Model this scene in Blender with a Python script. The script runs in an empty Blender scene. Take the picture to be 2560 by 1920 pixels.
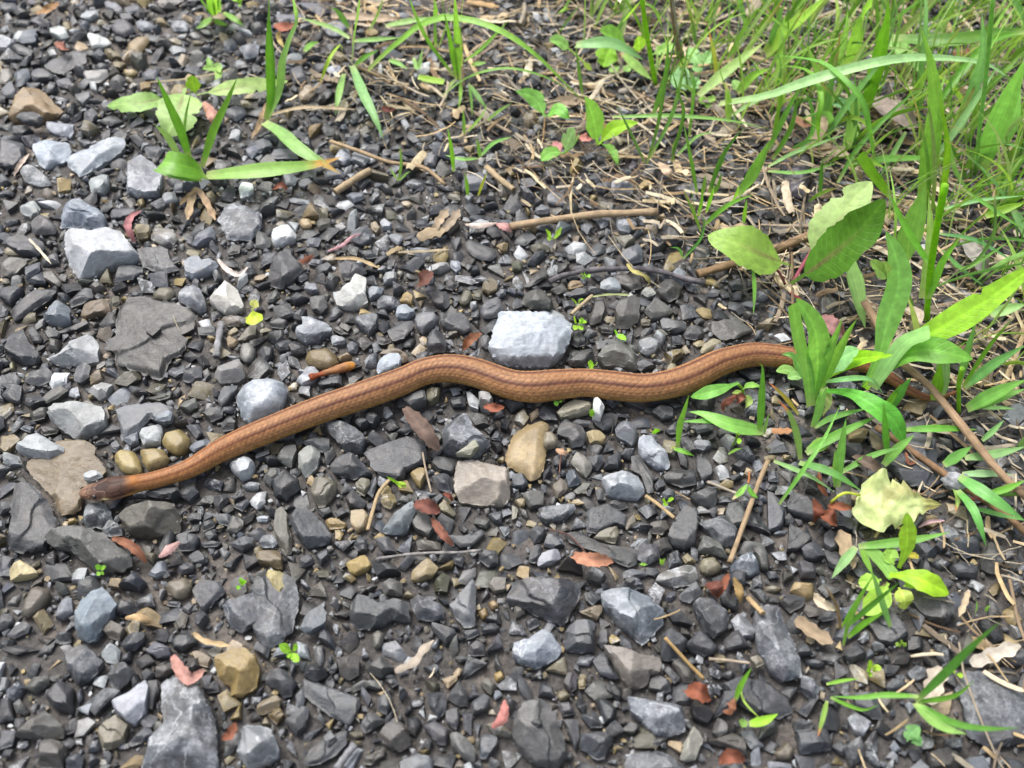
import bpy, math, random
import numpy as np
from mathutils import Vector, noise as mnoise

# ------------------------------------------------------------------ camera, sky, sun, exposure
scene = bpy.context.scene
COL = scene.collection
TILT, DIST, FPX = math.radians(36.0), 0.288, 2459.0       # tilt from straight down, metres to the middle, focal length in photo pixels
CAM = np.array((0.0, -DIST * math.sin(TILT), DIST * math.cos(TILT)))
FWD = np.array((0.0, math.sin(TILT), -math.cos(TILT)))
UPV = np.array((0.0, math.cos(TILT), math.sin(TILT)))
cam = bpy.data.cameras.new("camera")
cam.sensor_width = 36.0
cam.lens = 36.0 * FPX / 2560.0
cam.clip_start, cam.clip_end = 0.005, 200.0
cam.dof.use_dof = True
cam.dof.focus_distance = 0.283
cam.dof.aperture_fstop = 15.0
camo = bpy.data.objects.new("camera", cam)
camo.location = CAM
camo.rotation_euler = (TILT, 0, 0)
COL.objects.link(camo)
scene.camera = camo

SUN_EL, SUN_AZ = math.radians(60), math.radians(-38)      # azimuth clockwise from the far side
world = bpy.data.worlds.new("World")
scene.world = world
world.use_nodes = True
wn = world.node_tree
sky = wn.nodes.new("ShaderNodeTexSky")
sky.sky_type = 'NISHITA'
sky.sun_disc = False
sky.sun_elevation = SUN_EL
sky.sun_rotation = SUN_AZ
sky.air_density = 1.0
sky.dust_density = 6.0
sky.ozone_density = 0.6
bg = wn.nodes["Background"]
bg.inputs["Strength"].default_value = 0.13
hs = wn.nodes.new("ShaderNodeHueSaturation")          # thin overcast: a paler, greyer sky than a clear one
hs.inputs["Saturation"].default_value = 0.5
wn.links.new(sky.outputs[0], hs.inputs["Color"])
wn.links.new(hs.outputs[0], bg.inputs[0])
sun = bpy.data.lights.new("sun", 'SUN')
sun.energy = 1.35
sun.angle = math.radians(20)
sun.color = (1.0, 0.98, 0.95)
suno = bpy.data.objects.new("sun", sun)
sd = Vector((math.sin(SUN_AZ) * math.cos(SUN_EL), math.cos(SUN_AZ) * math.cos(SUN_EL), math.sin(SUN_EL)))
suno.rotation_euler = sd.to_track_quat('Z', 'Y').to_euler()
suno.location = (0, 0, 2)
COL.objects.link(suno)
scene.view_settings.view_transform = 'Standard'
scene.view_settings.look = 'None'
scene.view_settings.exposure = 1.2
scene.view_settings.gamma = 1.0
scene.view_settings.use_curve_mapping = False
scene.render.engine = 'CYCLES'
scene.cycles.max_bounces = 6
scene.cycles.transparent_max_bounces = 8

# ------------------------------------------------------------------ helpers
R = random.Random(7)
NR = np.random.default_rng(11)
MM = 0.001
TS = 2212.0 / 640.0                                          # scale of the enlarged squares the outlines were read from


def to_px(tile, pts):
    pts = np.asarray(pts, float)
    if tile == 'O':
        return pts * (2560.0 / 2212.0)
    return pts / TS + np.array((640.0 * int(tile[1]), 480.0 * int(tile[0])))


def unproj(px, z):
    """photo pixel + height above the ground -> point in the world"""
    px = np.atleast_2d(np.asarray(px, float))
    z = np.broadcast_to(np.asarray(z, float), (len(px),))
    dx = (px[:, 0] - 1280.0) / FPX
    dy = -(px[:, 1] - 960.0) / FPX
    ray = FWD[None] + dx[:, None] * np.array((1.0, 0, 0)) + dy[:, None] * UPV
    t = (z - CAM[2]) / ray[:, 2]
    return CAM[None] + ray * t[:, None]


def depth(P):
    return (np.atleast_2d(P) - CAM) @ FWD


def proj(P):
    d = np.atleast_2d(P) - CAM
    w = d @ FWD
    return np.stack((1280.0 + FPX * d[:, 0] / w, 960.0 - FPX * (d @ UPV) / w), 1)


def lin(h, k=1.0):
    c = np.array([int(h[i:i + 2], 16) / 255.0 for i in (0, 2, 4)])
    return np.where(c <= 0.04045, c / 12.92, ((c + 0.055) / 1.055) ** 2.4) * k


def smooth(a, b, x):
    t = np.clip((x - a) / (b - a), 0, 1)
    return t * t * (3 - 2 * t)


def mesh_from(name, verts, faces, cols=None, uv=None, mats=None, flat=False, sharp=None):
    """faces: list of tuples, or an int array (n,3)/(n,4)"""
    me = bpy.data.meshes.new(name)
    verts = np.asarray(verts, np.float32)
    if isinstance(faces, np.ndarray):
        n, k = faces.shape
        me.vertices.add(len(verts))
        me.vertices.foreach_set("co", verts.ravel())
        me.loops.add(n * k)
        me.loops.foreach_set("vertex_index", faces.astype(np.int32).ravel())
        me.polygons.add(n)
        me.polygons.foreach_set("loop_start", np.arange(0, n * k, k, dtype=np.int32))
        me.update(calc_edges=True)
        me.validate()
    else:
        me.from_pydata(verts.tolist(), [], faces)
        me.update()
    if cols is not None:
        ca = me.color_attributes.new("Col", 'FLOAT_COLOR', 'POINT')
        c = np.ones((len(verts), 4), np.float32)
        cols = np.asarray(cols, np.float32)
        c[:, :cols.shape[1]] = cols
        if cols.shape[1] == 3:
            c[:, 3] = 0.0
        ca.data.foreach_set("color", c.ravel())
    if uv is not None:
        ul = me.uv_layers.new(name="UVMap")
        li = np.zeros(len(me.loops), np.int32)
        me.loops.foreach_get("vertex_index", li)
        ul.data.foreach_set("uv", np.asarray(uv, np.float32)[li].ravel())
    me.polygons.foreach_set("use_smooth", np.full(len(me.polygons), not flat, bool))
    if sharp:
        me.set_sharp_from_angle(angle=math.radians(sharp))
    for m in (mats or []):
        me.materials.append(m)
    return me


def link(name, me, parent=None, loc=(0, 0, 0)):
    o = bpy.data.objects.new(name, me)
    o.location = loc
    if parent is not None:
        o.parent = parent
    COL.objects.link(o)
    return o


def tag(o, label=None, cat=None, group=None, kind=None):
    for k, v in (("label", label), ("category", cat), ("group", group), ("kind", kind)):
        if v:
            o[k] = v
    return o


def catmull(pts, n):
    """resample a polyline of any dimension smoothly, evenly by length of the first two axes"""
    p = np.asarray(pts, float)
    if len(p) == 2:
        return p[0] + (p[1] - p[0]) * np.linspace(0, 1, n)[:, None]
    q = np.vstack((2 * p[0] - p[1], p, 2 * p[-1] - p[-2]))
    out = []
    for i in range(1, len(q) - 2):
        t = np.linspace(0, 1, 16, endpoint=False)[:, None]
        a, b, c, d = q[i - 1], q[i], q[i + 1], q[i + 2]
        out.append(0.5 * (2 * b + (c - a) * t + (2 * a - 5 * b + 4 * c - d) * t ** 2 + (3 * b - a - 3 * c + d) * t ** 3))
    f = np.vstack(out + [p[-1:]])
    s = np.concatenate(([0], np.cumsum(np.linalg.norm(np.diff(f[:, :2], axis=0), axis=1))))
    x = np.linspace(0, s[-1], n)
    return np.stack([np.interp(x, s, f[:, k]) for k in range(f.shape[1])], 1)


# ------------------------------------------------------------------ materials
def nodes_of(name):
    m = bpy.data.materials.new(name)
    m.use_nodes = True
    nt = m.node_tree
    return m, nt, nt.nodes["Principled BSDF"]


def N(nt, kind, **kw):
    n = nt.nodes.new(kind)
    for k, v in kw.items():
        if k in n.inputs:
            n.inputs[k].default_value = v
        else:
            setattr(n, k, v)
    return n


def ramp(nt, src, stops):
    r = nt.nodes.new("ShaderNodeValToRGB")
    el = r.color_ramp.elements
    while len(el) < len(stops):
        el.new(0.5)
    for e, (p, c) in zip(el, stops):
        e.position = p
        e.color = (*c, 1) if isinstance(c, tuple) else (c, c, c, 1)
    nt.links.new(src, r.inputs[0])
    return r.outputs[0]


def mix(nt, fac, a, b, mode='MIX'):
    n = nt.nodes.new("ShaderNodeMix")
    n.data_type = 'RGBA'
    n.blend_type = mode
    for i, v in ((0, fac), (6, a), (7, b)):
        if hasattr(v, "links"):
            nt.links.new(v, n.inputs[i])
        elif i == 0:
            n.inputs[0].default_value = v
        else:
            n.inputs[i].default_value = (*v, 1)
    return n.outputs[2]


def math_n(nt, op, a, b=0.0, clamp=False):
    n = nt.nodes.new("ShaderNodeMath")
    n.operation = op
    n.use_clamp = clamp
    for i, v in ((0, a), (1, b)):
        if hasattr(v, "links"):
            nt.links.new(v, n.inputs[i])
        else:
            n.inputs[i].default_value = v
    return n.outputs[0]


def stone_material(name, per_object):
    m, nt, bs = nodes_of(name)
    tc = N(nt, "ShaderNodeTexCoord")
    co = tc.outputs["Object"]
    if per_object:
        oi = N(nt, "ShaderNodeObjectInfo")
        sc = N(nt, "ShaderNodeVectorMath", operation='SCALE')
        sc.inputs[0].default_value = (3.1, 5.7, 7.3)
        nt.links.new(oi.outputs["Random"], sc.inputs["Scale"])
        ad = N(nt, "ShaderNodeVectorMath", operation='ADD')
        nt.links.new(co, ad.inputs[0])
        nt.links.new(sc.outputs[0], ad.inputs[1])
        co = ad.outputs[0]
    at = N(nt, "ShaderNodeVertexColor", layer_name="Col")

    def nz(scale, detail=5.0, rough=0.6, dist=0.0, src=co):
        n = N(nt, "ShaderNodeTexNoise", Scale=scale, Detail=detail, Roughness=rough, Distortion=dist)
        nt.links.new(src, n.inputs["Vector"])
        return n.outputs["Fac"]
    big, mid, fine = nz(160, 3), nz(620, 6, 0.68), nz(2600, 3, 0.7)
    st = N(nt, "ShaderNodeMapping")                     # slaty streaks: one axis stretched
    st.inputs["Scale"].default_value = (420, 1500, 1500)
    st.inputs["Rotation"].default_value = (0.2, 0.3, 0.7)
    nt.links.new(co, st.inputs["Vector"])
    streak = nz(1.0, 4, 0.6, 0.6, st.outputs[0])
    c = mix(nt, 1.0, at.outputs["Color"], ramp(nt, mid, [(0.25, 0.76), (0.5, 1.0), (0.75, 1.26)]), 'MULTIPLY')
    c = mix(nt, 0.7, c, ramp(nt, streak, [(0.3, 0.8), (0.7, 1.22)]), 'MULTIPLY')
    c = mix(nt, 0.55, c, ramp(nt, fine, [(0.3, 0.8), (0.7, 1.2)]), 'MULTIPLY')
    c = mix(nt, 0.8, c, ramp(nt, nz(75, 5, 0.62), [(0.32, 0.66), (0.5, 1.0), (0.7, 1.16)]), 'MULTIPLY')
    dust = ramp(nt, big, [(0.45, 0.0), (0.75, 0.32)])
    c = mix(nt, dust, c, (0.10, 0.088, 0.075))
    # pale mineral: thin crooked seams and frosted patches, only where the stone carries them (alpha)
    seam = math_n(nt, 'ABSOLUTE', math_n(nt, 'SUBTRACT', nz(85, 4, 0.5, 0.5), 0.5))
    seam = ramp(nt, seam, [(0.0, 0.7), (0.005, 0.3), (0.012, 0.0)])
    frost = math_n(nt, 'MULTIPLY', ramp(nt, nz(150, 8, 0.74), [(0.46, 0.0), (0.64, 0.85)]), ramp(nt, nz(1500, 4, 0.75), [(0.38, 0.25), (0.62, 1.0)]))
    pale = math_n(nt, 'MULTIPLY', math_n(nt, 'MAXIMUM', seam, frost), at.outputs["Alpha"], True)
    c = mix(nt, pale, c, (0.42, 0.445, 0.47))
    speck = ramp(nt, nz(3800, 1, 0.5), [(0.71, 0.0), (0.78, 0.3)])
    c = mix(nt, speck, c, (0.38, 0.38, 0.37))
    nt.links.new(c, bs.inputs["Base Color"])
    nt.links.new(ramp(nt, mid, [(0.3, 0.34), (0.7, 0.6)]), bs.inputs["Roughness"])
    bs.inputs["Specular IOR Level"].default_value = 0.5
    h = math_n(nt, 'ADD', math_n(nt, 'MULTIPLY', mid, 1.0), math_n(nt, 'MULTIPLY', streak, 0.55))
    h = math_n(nt, 'ADD', h, math_n(nt, 'MULTIPLY', fine, 0.3))
    bp = N(nt, "ShaderNodeBump", Strength=0.7, Distance=0.00032)
    nt.links.new(h, bp.inputs["Height"])
    nt.links.new(bp.outputs[0], bs.inputs["Normal"])
    return m


def plant_material(name, rough=0.42, trans=0.35, stripes=0.0, spec=0.4, mottle=0.25, fibres=False):
    m, nt, bs = nodes_of(name)
    at = N(nt, "ShaderNodeVertexColor", layer_name="Col")
    tc = N(nt, "ShaderNodeTexCoord")
    n1 = N(nt, "ShaderNodeTexNoise", Scale=420, Detail=5)
    nt.links.new(tc.outputs["Object"], n1.inputs["Vector"])
    c = mix(nt, 1.0, at.outputs["Color"], ramp(nt, n1.outputs["Fac"], [(0.3, 1 - mottle), (0.7, 1 + mottle)]), 'MULTIPLY')
    mp = N(nt, "ShaderNodeMapping")
    mp.inputs["Scale"].default_value = (26, 1.2, 1) if fibres else (11, 0.25, 1)
    nt.links.new(tc.outputs["UV"], mp.inputs["Vector"])
    n2 = N(nt, "ShaderNodeTexNoise", Scale=1.0, Detail=3, Roughness=0.6)
    nt.links.new(mp.outputs[0], n2.inputs["Vector"])
    veins = None
    if name == "leaf_green":                                    # side veins slanting off the midrib
        sp = N(nt, "ShaderNodeSeparateXYZ")
        nt.links.new(tc.outputs["UV"], sp.inputs[0])
        off = math_n(nt, 'ABSOLUTE', math_n(nt, 'SUBTRACT', sp.outputs[0], 0.5))
        w = math_n(nt, 'SUBTRACT', math_n(nt, 'MULTIPLY', sp.outputs[1], 4.2), math_n(nt, 'MULTIPLY', off, 3.4))
        w = math_n(nt, 'ADD', w, math_n(nt, 'MULTIPLY', n1.outputs["Fac"], 0.5))
        tri_w = math_n(nt, 'ABSOLUTE', math_n(nt, 'SUBTRACT', math_n(nt, 'FRACT', w), 0.5))
        veins = ramp(nt, tri_w, [(0.0, 1.0), (0.10, 0.0)])
        c = mix(nt, math_n(nt, 'MULTIPLY', veins, 0.10), c, (0.42, 0.60, 0.22))
    if stripes:
        c = mix(nt, stripes, c, ramp(nt, n2.outputs["Fac"], [(0.3, 0.68), (0.7, 1.36)]), 'MULTIPLY')
    n3 = N(nt, "ShaderNodeTexNoise", Scale=150, Detail=6, Roughness=0.7)
    nt.links.new(tc.outputs["Object"], n3.inputs["Vector"])
    c = mix(nt, ramp(nt, n3.outputs["Fac"], [(0.66, 0.0), (0.72, 0.6)]), c, (0.16, 0.105, 0.05))     # withered spots
    nt.links.new(c, bs.inputs["Base Color"])
    bs.inputs["Roughness"].default_value = rough
    bs.inputs["Specular IOR Level"].default_value = spec
    hh = math_n(nt, 'ADD', n2.outputs["Fac"], math_n(nt, 'MULTIPLY', n1.outputs["Fac"], 0.6))
    if veins is not None:
        hh = math_n(nt, 'SUBTRACT', hh, math_n(nt, 'MULTIPLY', veins, 0.45))
    bp = N(nt, "ShaderNodeBump", Strength=0.5, Distance=0.00025)
    nt.links.new(hh, bp.inputs["Height"])
    nt.links.new(bp.outputs[0], bs.inputs["Normal"])
    if trans:
        tr = N(nt, "ShaderNodeBsdfTranslucent")
        nt.links.new(mix(nt, 0.6, c, (1.15, 1.1, 0.55), 'MULTIPLY'), tr.inputs["Color"])
        ms = N(nt, "ShaderNodeMixShader", Fac=trans)
        out = nt.nodes["Material Output"]
        nt.links.new(bs.outputs[0], ms.inputs[1])
        nt.links.new(tr.outputs[0], ms.inputs[2])
        nt.links.new(ms.outputs[0], out.inputs["Surface"])
    return m


def snake_material():
    m, nt, bs = nodes_of("snake_skin")
    at = N(nt, "ShaderNodeVertexColor", layer_name="Col")
    tc = N(nt, "ShaderNodeTexCoord")
    n1 = N(nt, "ShaderNodeTexNoise", Scale=900, Detail=4)
    nt.links.new(tc.outputs["Object"], n1.inputs["Vector"])
    c = mix(nt, 0.8, at.outputs["Color"], ramp(nt, n1.outputs["Fac"], [(0.3, 0.78), (0.7, 1.25)]), 'MULTIPLY')
    nt.links.new(c, bs.inputs["Base Color"])
    bs.inputs["Roughness"].default_value = 0.56
    bs.inputs["Specular IOR Level"].default_value = 0.26
    bp = N(nt, "ShaderNodeBump", Strength=0.3, Distance=0.00012)
    nt.links.new(n1.outputs["Fac"], bp.inputs["Height"])
    nt.links.new(bp.outputs[0], bs.inputs["Normal"])
    return m


def eye_material():
    m, nt, bs = nodes_of("snake_eye")
    bs.inputs["Base Color"].default_value = (0.012, 0.008, 0.006, 1)
    bs.inputs["Roughness"].default_value = 0.08
    return m


def ground_material():
    m, nt, bs = nodes_of("wet_soil")
    tc = N(nt, "ShaderNodeTexCoord")

    def nz(scale, detail=6.0, rough=0.65):
        n = N(nt, "ShaderNodeTexNoise", Scale=scale, Detail=detail, Roughness=rough)
        nt.links.new(tc.outputs["Object"], n.inputs["Vector"])
        return n.outputs["Fac"]
    patch, crumb, fine = nz(38, 4), nz(700, 6), nz(2600, 4)
    vo = N(nt, "ShaderNodeTexVoronoi", Scale=420)
    nt.links.new(tc.outputs["Object"], vo.inputs["Vector"])
    c = mix(nt, ramp(nt, patch, [(0.52, 0.0), (0.72, 1.0)]), (0.048, 0.044, 0.041), (0.130, 0.110, 0.094))
    c = mix(nt, 1.0, c, ramp(nt, crumb, [(0.3, 0.45), (0.7, 1.6)]), 'MULTIPLY')
    c = mix(nt, 0.5, c, ramp(nt, fine, [(0.3, 0.6), (0.7, 1.5)]), 'MULTIPLY')
    nt.links.new(c, bs.inputs["Base Color"])
    bs.inputs["Roughness"].default_value = 0.75
    h = math_n(nt, 'ADD', crumb, math_n(nt, 'MULTIPLY', vo.outputs["Distance"], 0.6))
    bp = N(nt, "ShaderNodeBump", Strength=0.9, Distance=0.0009)
    nt.links.new(h, bp.inputs["Height"])
    nt.links.new(bp.outputs[0], bs.inputs["Normal"])
    return m


M_STONE = stone_material("slate_stone", True)
M_GRAVEL = stone_material("slate_gravel", False)
M_GRASS = plant_material("grass_green", 0.4, 0.42, 0.5, 0.42, 0.14)
M_LEAF = plant_material("leaf_green", 0.46, 0.42, 0.12, 0.4, 0.2)
M_DRY = plant_material("dry_straw", 0.7, 0.12, 0.75, 0.2, 0.25, True)
M_SCALE = plant_material("bud_scale_skin", 0.6, 0.25, 0.55, 0.25, 0.4, True)
M_TWIG = plant_material("bark", 0.8, 0.0, 0.6, 0.2, 0.55, True)
M_SNAKE, M_EYE, M_GROUND = snake_material(), eye_material(), ground_material()

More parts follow.
